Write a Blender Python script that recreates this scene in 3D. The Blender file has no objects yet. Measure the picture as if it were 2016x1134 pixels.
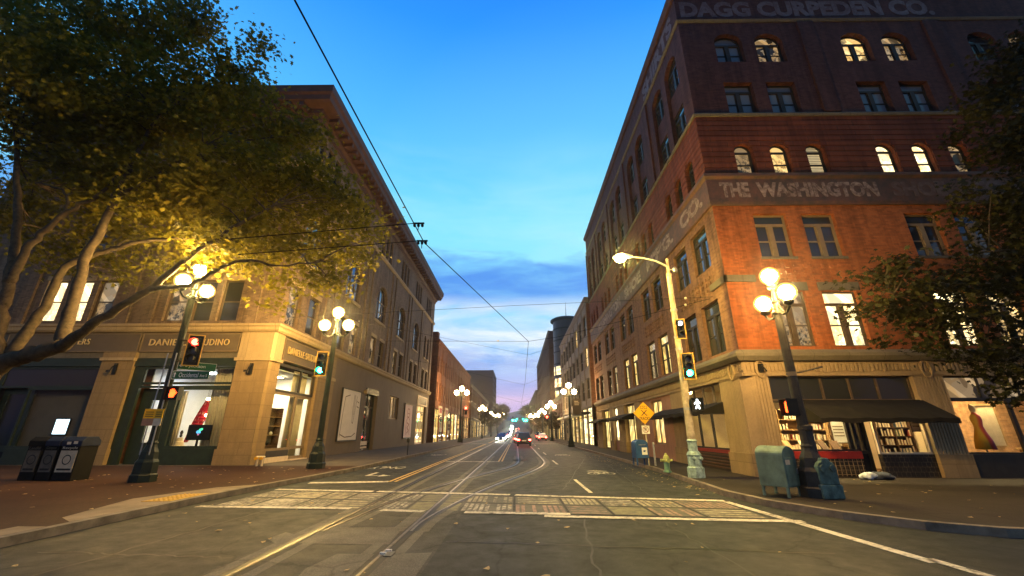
import bpy, math, random
from mathutils import Vector, Matrix
R = math.radians
random.seed(7)
scene = bpy.context.scene
COL = scene.collection

# ------------------------------------------------------------------ tagging
def tag(o, label=None, cat=None, group=None, kind=None):
    if label: o['label'] = label
    if cat: o['category'] = cat
    if group: o['group'] = group
    if kind: o['kind'] = kind
    return o

def empty(name, loc=(0, 0, 0), rz=0.0, label=None, cat=None, group=None):
    o = bpy.data.objects.new(name, None)
    COL.objects.link(o)
    o.location = loc
    o.rotation_euler = (0, 0, rz)
    o.empty_display_size = .2
    return tag(o, label, cat, group)

# ------------------------------------------------------------------ mesh builder
class MB:
    def __init__(s):
        s.v = []; s.f = []; s.m = []; s.mats = []
    def _mi(s, mat):
        if mat not in s.mats: s.mats.append(mat)
        return s.mats.index(mat)
    def face(s, pts, mat):
        b = len(s.v); s.v += [tuple(p) for p in pts]
        s.f.append(tuple(range(b, b + len(pts)))); s.m.append(s._mi(mat))
    def mesh(s, vs, fs, mat):
        b = len(s.v); s.v += [tuple(p) for p in vs]; k = s._mi(mat)
        for f in fs:
            s.f.append(tuple(b + i for i in f)); s.m.append(k)
    def box(s, x0, x1, y0, y1, z0, z1, mat):
        if x0 > x1: x0, x1 = x1, x0
        if y0 > y1: y0, y1 = y1, y0
        if z0 > z1: z0, z1 = z1, z0
        vs = [(x0,y0,z0),(x1,y0,z0),(x1,y1,z0),(x0,y1,z0),(x0,y0,z1),(x1,y0,z1),(x1,y1,z1),(x0,y1,z1)]
        s.mesh(vs, [(0,3,2,1),(4,5,6,7),(0,1,5,4),(1,2,6,5),(2,3,7,6),(3,0,4,7)], mat)
    def prism(s, poly, axis, a0, a1, mat):
        """extrude a 2-D polygon along axis ('x','y','z'); poly is in the other two axes, in order"""
        def P(p, a):
            if axis == 'x': return (a, p[0], p[1])
            if axis == 'y': return (p[0], a, p[1])
            return (p[0], p[1], a)
        n = len(poly)
        vs = [P(p, a0) for p in poly] + [P(p, a1) for p in poly]
        fs = [tuple(range(n - 1, -1, -1)), tuple(range(n, 2 * n))]
        fs += [(i, (i + 1) % n, n + (i + 1) % n, n + i) for i in range(n)]
        s.mesh(vs, fs, mat)
    def tube(s, pts, radii, mat, n=8, caps=True):
        pts = [Vector(p) for p in pts]
        if not isinstance(radii, (list, tuple)): radii = [radii] * len(pts)
        vs = []; fs = []
        prev = None
        for i, p in enumerate(pts):
            d = (pts[min(i + 1, len(pts) - 1)] - pts[max(i - 1, 0)])
            if d.length < 1e-9: d = Vector((0, 0, 1))
            d.normalize()
            if prev is None:
                a = Vector((0, 0, 1)) if abs(d.z) < .9 else Vector((1, 0, 0))
                u = d.cross(a).normalized()
            else:
                u = (prev - d * prev.dot(d))
                u = u.normalized() if u.length > 1e-6 else d.orthogonal().normalized()
            prev = u
            w = d.cross(u)
            for k in range(n):
                t = 2 * math.pi * k / n
                vs.append(p + (u * math.cos(t) + w * math.sin(t)) * radii[i])
        for i in range(len(pts) - 1):
            for k in range(n):
                a = i * n + k; b = i * n + (k + 1) % n
                fs.append((a, b, b + n, a + n))
        if caps:
            fs.append(tuple(range(n - 1, -1, -1)))
            fs.append(tuple(range((len(pts) - 1) * n, len(pts) * n)))
        s.mesh(vs, fs, mat)
    def lathe(s, prof, c, mat, n=16, sq=None):
        """prof: (r, z) pairs bottom to top round c=(x,y,z)"""
        vs = []; fs = []
        for r, z in prof:
            for k in range(n):
                t = 2 * math.pi * (k + .5) / n
                vs.append((c[0] + r * math.cos(t), c[1] + r * math.sin(t), c[2] + z))
        for i in range(len(prof) - 1):
            for k in range(n):
                a = i * n + k; b = i * n + (k + 1) % n
                fs.append((a, b, b + n, a + n))
        fs.append(tuple(range(n - 1, -1, -1)))
        fs.append(tuple(range((len(prof) - 1) * n, len(prof) * n)))
        s.mesh(vs, fs, mat)
    def sphere(s, c, r, mat, n=20, m=12, sz=1.0):
        prof = []
        for i in range(m + 1):
            t = -math.pi / 2 + math.pi * i / m
            prof.append((max(1e-4, r * math.cos(t)), r * sz * math.sin(t)))
        s.lathe(prof, c, mat, n)
    def build(s, name, parent=None, loc=None, rz=None, smooth=False, bevel=0):
        me = bpy.data.meshes.new(name)
        me.from_pydata([tuple(v) for v in s.v], [], s.f)
        for m in s.mats: me.materials.append(m)
        me.polygons.foreach_set('material_index', s.m)
        if smooth: me.polygons.foreach_set('use_smooth', [True] * len(s.f))
        me.update()
        o = bpy.data.objects.new(name, me)
        COL.objects.link(o)
        if parent: o.parent = parent
        if loc is not None: o.location = loc
        if rz is not None: o.rotation_euler = (0, 0, rz)
        if bevel:
            md = o.modifiers.new('bevel', 'BEVEL'); md.width = bevel; md.segments = 2; md.limit_method = 'ANGLE'
        return o

def copy_tree(o, parent=None):
    c = o.copy(); COL.objects.link(c)
    if parent: c.parent = parent
    for ch in list(o.children): copy_tree(ch, c)
    return c

# ------------------------------------------------------------------ materials
def nt(name):
    m = bpy.data.materials.new(name); m.use_nodes = True
    t = m.node_tree; b = t.nodes['Principled BSDF']
    return m, t, b

def N(t, typ, **kw):
    n = t.nodes.new(typ)
    for k, v in kw.items():
        if k in n.inputs: n.inputs[k].default_value = v
        else: setattr(n, k, v)
    return n

def L(t, a, ao, b, bi): t.links.new(a.outputs[ao], b.inputs[bi])

def mixc(t, fac, a, b, blend='MIX'):
    n = t.nodes.new('ShaderNodeMix'); n.data_type = 'RGBA'; n.blend_type = blend
    for sock, v in ((0, fac), (6, a), (7, b)):
        if hasattr(v, 'is_linked'): t.links.new(v, n.inputs[sock])
        elif v is not None: n.inputs[sock].default_value = v if sock == 0 else (*v, 1)[:4]
    return n.outputs[2]

def ramp(t, src, stops):
    n = t.nodes.new('ShaderNodeValToRGB')
    e = n.color_ramp.elements
    while len(e) > 1: e.remove(e[-1])
    e[0].position = stops[0][0]; c = stops[0][1]; e[0].color = (c, c, c, 1) if not hasattr(c, '__len__') else (*c, 1)
    for p, c in stops[1:]:
        k = e.new(p); k.color = (c, c, c, 1) if not hasattr(c, '__len__') else (*c, 1)
    t.links.new(src, n.inputs[0])
    return n.outputs[0]

def noise(t, scale, detail=4, rough=.6, vec=None, dist=0.0):
    n = N(t, 'ShaderNodeTexNoise', Scale=scale, Detail=detail, Roughness=rough, Distortion=dist)
    if vec is None:
        tc = t.nodes.new('ShaderNodeTexCoord'); vec = tc.outputs['Object']
    t.links.new(vec, n.inputs['Vector'])
    return n.outputs[0]

def bump(t, b, h, strength=.3, dist=.02):
    n = N(t, 'ShaderNodeBump', Strength=strength, Distance=dist)
    t.links.new(h, n.inputs['Height']); t.links.new(n.outputs[0], b.inputs['Normal'])

def mat(name, col, rough=.6, var=.25, scale=3.0, metal=0.0, bmp=.15, spec=.22, dirt=None, fine=None):
    m, t, b = nt(name)
    f = noise(t, scale, 5)
    d = dirt or tuple(c * (1 - var * 1.3) for c in col)
    l = tuple(min(1, c * (1 + var)) for c in col)
    c = mixc(t, ramp(t, f, [(.3, 0), (.7, 1)]), d, l)
    t.links.new(c, b.inputs['Base Color'])
    b.inputs['Roughness'].default_value = rough
    b.inputs['Metallic'].default_value = metal
    b.inputs['Specular IOR Level'].default_value = spec
    if bmp: bump(t, b, noise(t, fine or scale * 12, 3), bmp, .01)
    return m

def emit(name, col, strength, sample=True):
    m, t, b = nt(name)
    b.inputs['Base Color'].default_value = (*[min(.8, c) for c in col], 1)
    b.inputs['Emission Color'].default_value = (*col, 1)
    b.inputs['Emission Strength'].default_value = strength
    m.cycles.emission_sampling = 'FRONT_BACK' if sample else 'NONE'
    return m

def wallvec(t):
    """(horizontal run, height) on a wall facing X or Y, in metres"""
    g = t.nodes.new('ShaderNodeNewGeometry'); tc = t.nodes.new('ShaderNodeTexCoord')
    sn = t.nodes.new('ShaderNodeSeparateXYZ'); t.links.new(g.outputs['Normal'], sn.inputs[0])
    sp = t.nodes.new('ShaderNodeSeparateXYZ'); t.links.new(tc.outputs['Object'], sp.inputs[0])
    ab = N(t, 'ShaderNodeMath', operation='ABSOLUTE'); t.links.new(sn.outputs[0], ab.inputs[0])
    gt = N(t, 'ShaderNodeMath', operation='GREATER_THAN'); t.links.new(ab.outputs[0], gt.inputs[0]); gt.inputs[1].default_value = .6
    mx = t.nodes.new('ShaderNodeMix'); mx.data_type = 'FLOAT'
    t.links.new(gt.outputs[0], mx.inputs[0]); t.links.new(sp.outputs[0], mx.inputs[2]); t.links.new(sp.outputs[1], mx.inputs[3])
    cb = t.nodes.new('ShaderNodeCombineXYZ'); t.links.new(mx.outputs[0], cb.inputs[0]); t.links.new(sp.outputs[2], cb.inputs[1])
    return cb.outputs[0], tc.outputs['Object'], sp.outputs[2]

def brick(name, c1, c2, mortar, w=.22, h=.075, stain=.35, rough=.85, msize=.008, stainscale=.35, bs=.35):
    m, t, b = nt(name)
    v, obj, z = wallvec(t)
    br = N(t, 'ShaderNodeTexBrick', Scale=1.0)
    br.inputs['Color1'].default_value = (*c1, 1); br.inputs['Color2'].default_value = (*c2, 1); br.inputs['Mortar'].default_value = (*mortar, 1)
    br.inputs['Mortar Size'].default_value = msize; br.inputs['Brick Width'].default_value = w; br.inputs['Row Height'].default_value = h
    br.inputs['Bias'].default_value = -.2
    t.links.new(v, br.inputs['Vector'])
    n1 = noise(t, stainscale, 6, .65, obj); n2 = noise(t, 2.6, 5, .6, obj)
    c = mixc(t, ramp(t, n1, [(.3, stain), (.68, 0)]), br.outputs[0], (0.02, .018, .016))
    c = mixc(t, ramp(t, n2, [(.35, .45), (.62, 0)]), c, tuple(x * .5 for x in c1))
    mp = N(t, 'ShaderNodeMapping'); mp.inputs['Scale'].default_value = (2.2, 2.2, .16); t.links.new(obj, mp.inputs[0])
    n3 = noise(t, 1.0, 5, .65, mp.outputs[0])
    c = mixc(t, ramp(t, n3, [(.36, .7), (.55, 0)]), c, tuple(x * .36 for x in c1))
    c = mixc(t, ramp(t, n3, [(.62, 0), (.8, .35)]), c, tuple(min(1, x * 1.2 + .06) for x in c1))
    # single bricks fired darker or paler
    b2 = N(t, 'ShaderNodeTexBrick', Scale=1.0); t.links.new(v, b2.inputs['Vector'])
    b2.inputs['Color1'].default_value = (.62, .6, .6, 1); b2.inputs['Color2'].default_value = (1.25, 1.2, 1.15, 1); b2.inputs['Mortar'].default_value = (1, 1, 1, 1)
    b2.inputs['Mortar Size'].default_value = 0; b2.inputs['Brick Width'].default_value = w; b2.inputs['Row Height'].default_value = h
    c = mixc(t, .8, c, b2.outputs[0], 'MULTIPLY')
    t.links.new(c, b.inputs['Base Color'])
    b.inputs['Roughness'].default_value = rough; b.inputs['Specular IOR Level'].default_value = .25
    bump(t, b, br.outputs[1], -bs, .01)
    return m

def stone(name, col, block=(1.1, .55), var=.3, groove=None, rough=.8, msize=.012):
    m, t, b = nt(name)
    v, obj, z = wallvec(t)
    br = N(t, 'ShaderNodeTexBrick', Scale=1.0)
    br.inputs['Color1'].default_value = (*col, 1); br.inputs['Color2'].default_value = (*[c * .86 for c in col], 1); br.inputs['Mortar'].default_value = (*[c * .45 for c in col], 1)
    br.inputs['Mortar Size'].default_value = msize; br.inputs['Brick Width'].default_value = block[0]; br.inputs['Row Height'].default_value = block[1]
    t.links.new(v, br.inputs['Vector'])
    n1 = noise(t, .9, 7, .7, obj); n2 = noise(t, 14, 4, .6, obj)
    c = mixc(t, ramp(t, n1, [(.32, .75), (.66, 0)]), br.outputs[0], tuple(x * (1 - 1.9 * var) for x in col))
    c = mixc(t, ramp(t, n2, [(.35, .35), (.6, 0)]), c, tuple(x * .6 for x in col))
    # rain streaks
    mp = N(t, 'ShaderNodeMapping'); mp.inputs['Scale'].default_value = (5, 5, .25); t.links.new(obj, mp.inputs[0])
    n3 = noise(t, 1.0, 4, .6, mp.outputs[0])
    c = mixc(t, ramp(t, n3, [(.3, .4), (.5, 0)]), c, tuple(x * .45 for x in col))
    t.links.new(c, b.inputs['Base Color']); b.inputs['Roughness'].default_value = rough; b.inputs['Specular IOR Level'].default_value = .25
    bump(t, b, n2, .35, .012)
    return m

def worn(name, col, under, lo=.42, hi=.6, scale=5, rough=.7):
    """paint worn away to what lies below"""
    m, t, b = nt(name)
    n1 = noise(t, scale, 7, .75); n2 = noise(t, scale * .14, 4, .6)
    ad = N(t, 'ShaderNodeMath', operation='MULTIPLY_ADD'); t.links.new(n2, ad.inputs[0]); ad.inputs[1].default_value = .5; t.links.new(n1, ad.inputs[2])
    c = mixc(t, ramp(t, ad.outputs[0], [(lo + .25, 0), (hi + .25, 1)]), under, col)
    t.links.new(c, b.inputs['Base Color']); b.inputs['Roughness'].default_value = rough
    return m

def glass_dark(name, col=(.02, .022, .025), rough=.06):
    m, t, b = nt(name)
    b.inputs['Base Color'].default_value = (*col, 1); b.inputs['Roughness'].default_value = rough
    b.inputs['Specular IOR Level'].default_value = .5; b.inputs['IOR'].default_value = 1.5
    bump(t, b, noise(t, 1.3, 2), .05, .05)
    return m

def lit_pane(name, col, strength, dark=.25, scale=2.2, warm=None):
    """window pane with a lit room behind: ceiling bright, furniture blocks darker"""
    m, t, b = nt(name)
    tc = t.nodes.new('ShaderNodeTexCoord'); oi = t.nodes.new('ShaderNodeObjectInfo')
    ofs = N(t, 'ShaderNodeVectorMath', operation='ADD')
    sc = N(t, 'ShaderNodeVectorMath', operation='SCALE'); sc.inputs[3].default_value = 37.0
    cb = t.nodes.new('ShaderNodeCombineXYZ')
    for i in range(3): t.links.new(oi.outputs['Random'], cb.inputs[i])
    t.links.new(cb.outputs[0], sc.inputs[0]); t.links.new(tc.outputs['Object'], ofs.inputs[0]); t.links.new(sc.outputs[0], ofs.inputs[1])
    mp = N(t, 'ShaderNodeMapping'); mp.inputs['Scale'].default_value = (scale, .01, scale * .8); mp.inputs['Rotation'].default_value = (0, .35, 0)
    t.links.new(ofs.outputs[0], mp.inputs[0])
    vo = N(t, 'ShaderNodeTexVoronoi', Scale=1.0); vo.distance = 'CHEBYCHEV'; t.links.new(mp.outputs[0], vo.inputs['Vector'])
    sx = t.nodes.new('ShaderNodeSeparateColor'); t.links.new(vo.outputs['Color'], sx.inputs[0])
    f = ramp(t, sx.outputs[0], [(.12, dark), (.32, .8), (.75, 1.0)])
    # the ceiling with its strip lights shows in the upper part, furniture and people-high things below
    sxyz = t.nodes.new('ShaderNodeSeparateXYZ'); t.links.new(tc.outputs['Object'], sxyz.inputs[0])
    wv = N(t, 'ShaderNodeTexWave', Scale=.55, Distortion=.0); wv.bands_direction = 'DIAGONAL'; t.links.new(ofs.outputs[0], wv.inputs['Vector'])
    strip_ = ramp(t, wv.outputs[0], [(.78, .72), (.88, 1.5)])
    low = noise(t, 3.2, 5, .7, mp.outputs[0])
    furn = ramp(t, low, [(.42, dark), (.55, 1.0)])
    hh = N(t, 'ShaderNodeMapRange'); t.links.new(sxyz.outputs[2], hh.inputs[0]); hh.inputs[1].default_value = .7; hh.inputs[2].default_value = 1.5
    f = mixc(t, 1.0, f, mixc(t, hh.outputs[0], furn, strip_), 'MULTIPLY')
    c = mixc(t, sx.outputs[1], col, warm or tuple(x * y for x, y in zip(col, (1, .8, .5))))
    c = mixc(t, 1.0, c, f, 'MULTIPLY')
    t.links.new(c, b.inputs['Emission Color']); b.inputs['Emission Strength'].default_value = strength
    b.inputs['Base Color'].default_value = (.03, .03, .03, 1); b.inputs['Roughness'].default_value = .08
    m.cycles.emission_sampling = 'NONE'
    return m

def shop_glass(name='shop_glass'):
    m = bpy.data.materials.new(name); m.use_nodes = True
    t = m.node_tree; t.nodes.clear()
    o = t.nodes.new('ShaderNodeOutputMaterial'); mx = t.nodes.new('ShaderNodeMixShader')
    tr = t.nodes.new('ShaderNodeBsdfTransparent'); gl = N(t, 'ShaderNodeBsdfGlossy', Roughness=.03)
    tr.inputs[0].default_value = (.9, .92, .9, 1)
    fr = N(t, 'ShaderNodeFresnel', IOR=1.45)
    fm_ = N(t, 'ShaderNodeMath', operation='MULTIPLY'); fm_.inputs[1].default_value = .55; t.links.new(fr.outputs[0], fm_.inputs[0]); ge = t.nodes.new('ShaderNodeNewGeometry'); fb_ = N(t, 'ShaderNodeMath', operation='SUBTRACT'); fb_.inputs[0].default_value = 1.0; t.links.new(ge.outputs['Backfacing'], fb_.inputs[1])
    fc_ = N(t, 'ShaderNodeMath', operation='MULTIPLY'); t.links.new(fm_.outputs[0], fc_.inputs[0]); t.links.new(fb_.outputs[0], fc_.inputs[1]); t.links.new(fc_.outputs[0], mx.inputs[0]); t.links.new(tr.outputs[0], mx.inputs[1]); t.links.new(gl.outputs[0], mx.inputs[2])
    t.links.new(mx.outputs[0], o.inputs[0])
    return m

M = {}
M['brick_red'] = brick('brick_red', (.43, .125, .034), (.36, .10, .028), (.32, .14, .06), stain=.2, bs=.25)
M['brick_dull'] = brick('brick_dull', (.24, .12, .068), (.20, .10, .058), (.25, .16, .11), stain=.4)  # browner, less saturated brick for the side wall of the corner building
M['brick_rust'] = brick('brick_rust', (.21, .056, .026), (.175, .047, .022), (.09, .035, .022), w=1.6, h=.31, msize=.02, bs=.9)
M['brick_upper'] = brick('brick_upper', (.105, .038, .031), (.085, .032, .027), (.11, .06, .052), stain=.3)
M['brick_brown'] = brick('brick_brown', (.215, .15, .10), (.18, .125, .085), (.22, .17, .125), stain=.3)
M['brick_orange'] = brick('brick_orange', (.30, .115, .045), (.24, .085, .035), (.26, .15, .09), stain=.3)
M['brick_warm'] = brick('brick_warm', (.52, .29, .14), (.45, .24, .11), (.5, .36, .22), stain=.1)
M['brick_far'] = brick('brick_far', (.09, .042, .03), (.075, .036, .026), (.10, .06, .045), stain=.3)
M['brick_side'] = brick('brick_side', (.21, .085, .045), (.17, .07, .04), (.2, .12, .08), stain=.45)
M['stone_tan'] = stone('stone_tan', (.36, .26, .145), (50, 50), .25, msize=.0)
M['stone_base'] = stone('stone_base', (.29, .20, .10), (1.3, .62), .2)
M['stone_trim'] = stone('stone_trim', (.42, .315, .18), (1.5, 5), .18)
M['stone_grey'] = stone('stone_grey', (.23, .19, .155), (1.2, .6), .2)
M['stone_dark'] = stone('stone_dark', (.17, .145, .105), (1.4, 5), .25)
M['stucco'] = stone('stucco', (.155, .115, .078), (60, 60), .12, msize=0)
M['stucco_pink'] = stone('stucco_pink', (.36, .19, .12), (60, 60), .12, msize=0)
M['cornice'] = mat('cornice_paint', (.075, .038, .028), .6, .2, 2)
M['band_dark'] = worn('band_paint', (.05, .033, .024), (.13, .055, .033), .3, .6, 2)
M['ghost'] = worn('ghost_letter_paint', (.38, .29, .23), (.085, .047, .033), .38, .72, 6)
M['ghost_faint'] = worn('faint_letter_paint', (.15, .115, .10), (.09, .05, .038), .44, .78, 4)
M['ghost_roof'] = worn('parapet_letter_paint', (.17, .135, .14), (.105, .05, .043), .40, .76, 4)
M['sign_grey'] = mat('sign_board_paint', (.11, .085, .058), .6, .1, 2)
M['gold'] = mat('gilt_letter', (.75, .55, .22), .35, .1, 5, metal=.6)
M['frame_green'] = mat('dark_green_paint', (.018, .028, .02), .45, .2, 3)
M['frame_dark'] = mat('dark_window_paint', (.028, .024, .02), .5, .2, 3)
M['frame_brown'] = mat('brown_window_paint', (.085, .06, .038), .5, .2, 3)
M['frame_tan'] = mat('tan_window_paint', (.20, .145, .08), .5, .15, 3)
M['glass_dark'] = glass_dark('dark_glass')
M['glass_sky'] = glass_dark('sky_glass', (.03, .035, .04), .04); M['glass_sky'].node_tree.nodes['Principled BSDF'].inputs['IOR'].default_value = 2.5
M['glass_rough'] = glass_dark('old_rough_glass', (.02, .02, .022), .4)
M['blind'] = glass_dark('glass_over_blind', (.13, .15, .19), .12)
M['shop_glass'] = shop_glass()
M['lit_white'] = lit_pane('lit_pane_white', (1, .86, .52), 2.4, .5)
M['lit_warm'] = lit_pane('lit_pane_warm', (1, .72, .32), 1.2, .25)
M['lit_dim'] = lit_pane('lit_pane_dim', (.9, .66, .38), .38, .05)
M['lit_blue'] = lit_pane('lit_pane_blue', (.55, .72, 1), .55, .2)
def lit_blind(name, col, strength, pitch):
    m, t, b = nt(name); tc = t.nodes.new('ShaderNodeTexCoord')
    wv = N(t, 'ShaderNodeTexWave', Scale=pitch); wv.bands_direction = 'Z'; t.links.new(tc.outputs['Object'], wv.inputs['Vector'])
    sp = t.nodes.new('ShaderNodeSeparateXYZ'); t.links.new(tc.outputs['Object'], sp.inputs[0])
    f = mixc(t, 1.0, ramp(t, wv.outputs[0], [(.2, .25), (.6, 1)]), ramp(t, noise(t, .9, 3), [(.35, .45), (.65, 1)]), 'MULTIPLY')
    t.links.new(mixc(t, 1.0, col, f, 'MULTIPLY'), b.inputs['Emission Color']); b.inputs['Emission Strength'].default_value = strength
    b.inputs['Base Color'].default_value = (.03, .03, .03, 1); b.inputs['Roughness'].default_value = .1; m.cycles.emission_sampling = 'NONE'
    return m
M['lit_blind'] = lit_blind('lit_blind', (1, .74, .36), .75, 3.2)
M['lit_yellow'] = lit_pane('lit_pane_yellow', (1, .78, .30), 1.15, .6, 1.0)
M['iron_green'] = mat('dark_green_iron', (.010, .016, .011), .5, .3, 4)
M['iron_teal'] = mat('weathered_teal_iron', (.10, .15, .12), .6, .5, 5, dirt=(.04, .06, .048))
M['iron_teal_light'] = mat('pale_teal_iron', (.30, .42, .38), .65, .4, 6, dirt=(.13, .18, .155))
M['iron_black'] = mat('black_iron', (.012, .012, .012), .4, .2, 5)
M['pole_cream'] = mat('cream_pole_paint', (.42, .36, .24), .6, .4, 3, dirt=(.2, .16, .1))
M['pole_dark'] = mat('dark_pole_paint', (.045, .038, .03), .6, .3, 4)
M['galv'] = mat('galvanised_steel', (.36, .36, .34), .4, .2, 6, metal=.7)
M['rail'] = mat('rail_steel', (.21, .185, .15), .38, .35, 9, metal=.8)
M['rubber'] = mat('tyre_rubber', (.012, .012, .012), .85, .2, 8)
M['sig_black'] = mat('signal_black', (.01, .011, .01), .5, .2, 5)
M['sig_yellow'] = mat('signal_yellow_edge', (.65, .36, .05), .5, .1, 5)
M['white'] = mat('white_paint', (.72, .70, .64), .6, .08, 4)
M['cream'] = mat('cream_paint', (.62, .50, .34), .6, .1, 4)
M['yellow'] = mat('sign_yellow', (.78, .40, .012), .45, .06, 3)
M['black'] = mat('black_paint', (.012, .012, .012), .5, .1, 5)
M['green_sign'] = mat('street_sign_green', (.02, .105, .045), .4, .1, 4)
M['awning'] = mat('awning_canvas', (.011, .0095, .0085), .85, .3, 3)
M['red_sign'] = mat('red_sign_board', (.27, .02, .014), .5, .15, 3)
M['tile_black'] = brick('black_tile', (.02, .018, .016), (.015, .014, .013), (.16, .12, .075), w=.17, h=.17, msize=.007, stain=0, rough=.35)
M['mail_blue'] = mat('mailbox_blue', (.025, .075, .20), .4, .2, 4)
M['mail_green'] = mat('relay_box_green', (.13, .20, .155), .6, .25, 2.5, dirt=(.075, .11, .088))
M['hydrant'] = mat('hydrant_yellow', (.50, .50, .16), .5, .2, 5)
M['hydrant_green'] = mat('hydrant_green', (.21, .36, .22), .5, .2, 5)
M['wood'] = mat('shelf_wood', (.40, .25, .11), .6, .2, 4)
M['wood_dark'] = mat('dark_wood', (.085, .045, .022), .5, .25, 4)
M['plaster_warm'] = mat('warm_plaster', (.62, .48, .30), .8, .08, 2)
M['plaster_cool'] = mat('cool_plaster', (.58, .63, .74), .8, .05, 2)
M['plaster_grey'] = mat('grey_blind_cloth', (.13, .11, .09), .8, .08, 2)
M['floor_wood'] = mat('wood_floor', (.2, .12, .06), .4, .2, 3)
M['curtain'] = mat('curtain_cloth', (.62, .54, .40), .85, .1, 3)
M['roofing'] = mat('roof_felt', (.05, .05, .05), .9, .2, 1)
M['wire'] = mat('wire_black', (.012, .013, .016), .95, .1, 5, bmp=0, spec=0)
M['insul'] = mat('insulator_pale', (.6, .55, .45), .4, .1, 5)

SOD = (1.0, .52, .13)
M['globe'] = emit('globe_glow', (1.0, .62, .19), 1000)
def glow_glass(name, col, strength, clear):
    m = bpy.data.materials.new(name); m.use_nodes = True; t = m.node_tree; t.nodes.clear()
    o = t.nodes.new('ShaderNodeOutputMaterial'); mx = t.nodes.new('ShaderNodeMixShader'); mx.inputs[0].default_value = 1 - clear
    tr = t.nodes.new('ShaderNodeBsdfTransparent'); em = N(t, 'ShaderNodeEmission', Strength=strength); em.inputs[0].default_value = (*col, 1)
    t.links.new(tr.outputs[0], mx.inputs[1]); t.links.new(em.outputs[0], mx.inputs[2]); t.links.new(mx.outputs[0], o.inputs[0])
    m.cycles.emission_sampling = 'NONE'
    return m
M['globe_halo'] = glow_glass('globe_halo_shell', (1.0, .58, .14), 3.2, .78)  # amber halo ring put into the shells as their own emission
M['globe_far'] = emit('far_globe_glow', (1.0, .64, .25), 190)
M['sodium'] = emit('sodium_glow', (1.0, .74, .14), 1500)
M['em_red'] = emit('red_light', (1, .02, .01), 60)
M['em_green'] = emit('green_light', (.01, 1, .33), 110)
M['em_white'] = emit('white_light', (.85, .95, 1), 6, False)
M['em_hand'] = emit('orange_light', (1, .07, .01), 6, False)
M['em_tail'] = emit('tail_light', (1, .03, .02), 60)
M['em_head'] = emit('head_light', (1, .93, .75), 900, True)
M['em_bulb'] = emit('lamp_bulb', (1, .75, .35), 14, False)
M['em_cool'] = emit('cool_ceiling_light', (.80, .90, 1), 24)
M['em_warm'] = emit('warm_ceiling_light', (1, .72, .34), 260)
M['em_screen'] = emit('screen_glow', (.65, .85, 1), 3.0, False)
# ------------------------------------------------------------------ camera
cam = bpy.data.cameras.new('camera'); camo = bpy.data.objects.new('camera', cam); COL.objects.link(camo)
camo.location = (0, 0, 1.75)
camo.rotation_euler = (math.pi / 2 + math.atan(283 / 800), 0, math.atan(9 / 848))
cam.sensor_width = 36; cam.lens = 36 * 800 / 2016; cam.clip_end = 6000; cam.clip_start = .05
scene.camera = camo
scene.view_settings.view_transform = 'Standard'; scene.view_settings.look = 'None'
scene.view_settings.exposure = .28; scene.view_settings.gamma = 1
cy = scene.cycles
cy.use_denoising = True
cy.max_bounces = 5; cy.diffuse_bounces = 2; cy.glossy_bounces = 3; cy.transmission_bounces = 3; cy.transparent_max_bounces = 8
cy.sample_clamp_indirect = 3.0; cy.sample_clamp_direct = 0
cy.caustics_reflective = False; cy.caustics_refractive = False
cy.use_light_tree = True

# ------------------------------------------------------------------ dusk sky
w = bpy.data.worlds.new('World'); scene.world = w; w.use_nodes = True
t = w.node_tree; bg = t.nodes['Background']; wo = t.nodes['World Output']
tc = t.nodes.new('ShaderNodeTexCoord'); sp = t.nodes.new('ShaderNodeSeparateXYZ'); t.links.new(tc.outputs['Generated'], sp.inputs[0])
asn = N(t, 'ShaderNodeMath', operation='ARCSINE'); t.links.new(sp.outputs[2], asn.inputs[0])
el = N(t, 'ShaderNodeMath', operation='DIVIDE'); t.links.new(asn.outputs[0], el.inputs[0]); el.inputs[1].default_value = math.pi / 2
def lin(r, g, b):
    f = lambda c: (c / 255 / 12.92) if c <= 10 else ((c / 255 + .055) / 1.055) ** 2.4
    return (f(r), f(g), f(b))
D = 90.0
base = ramp(t, el.outputs[0], [(0, lin(132, 148, 222)), (2.2/D, lin(188, 172, 228)), (4.2/D, lin(226, 192, 234)), (6.3/D, lin(186, 190, 242)), (9/D, lin(138, 182, 246)),
    (15/D, lin(160, 214, 252)), (22/D, lin(140, 226, 255)), (28/D, lin(126, 222, 255)), (34/D, lin(100, 202, 255)), (42/D, lin(80, 180, 255)), (52/D, lin(46, 148, 254)), (64/D, lin(28, 112, 235)), (90/D, lin(20, 82, 190))])
# the glow lies to the east, down the street; the sky overhead behind the viewer is darker
east = N(t, 'ShaderNodeMapRange'); t.links.new(sp.outputs[1], east.inputs[0])
east.inputs[1].default_value = -.6; east.inputs[2].default_value = .5; east.inputs[3].default_value = .22; east.inputs[4].default_value = 1.0
base = mixc(t, 1.0, base, east.outputs[0], 'MULTIPLY')
glow = N(t, 'ShaderNodeVectorMath', operation='DOT_PRODUCT'); t.links.new(tc.outputs['Generated'], glow.inputs[0]); glow.inputs[1].default_value = (math.sin(R(8)) * math.cos(R(27)), math.cos(R(8)) * math.cos(R(27)), math.sin(R(27)))
base = mixc(t, ramp(t, glow.outputs['Value'], [(.88, 0), (.97, .12), (1.0, .35)]), base, lin(165, 238, 255))
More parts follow.
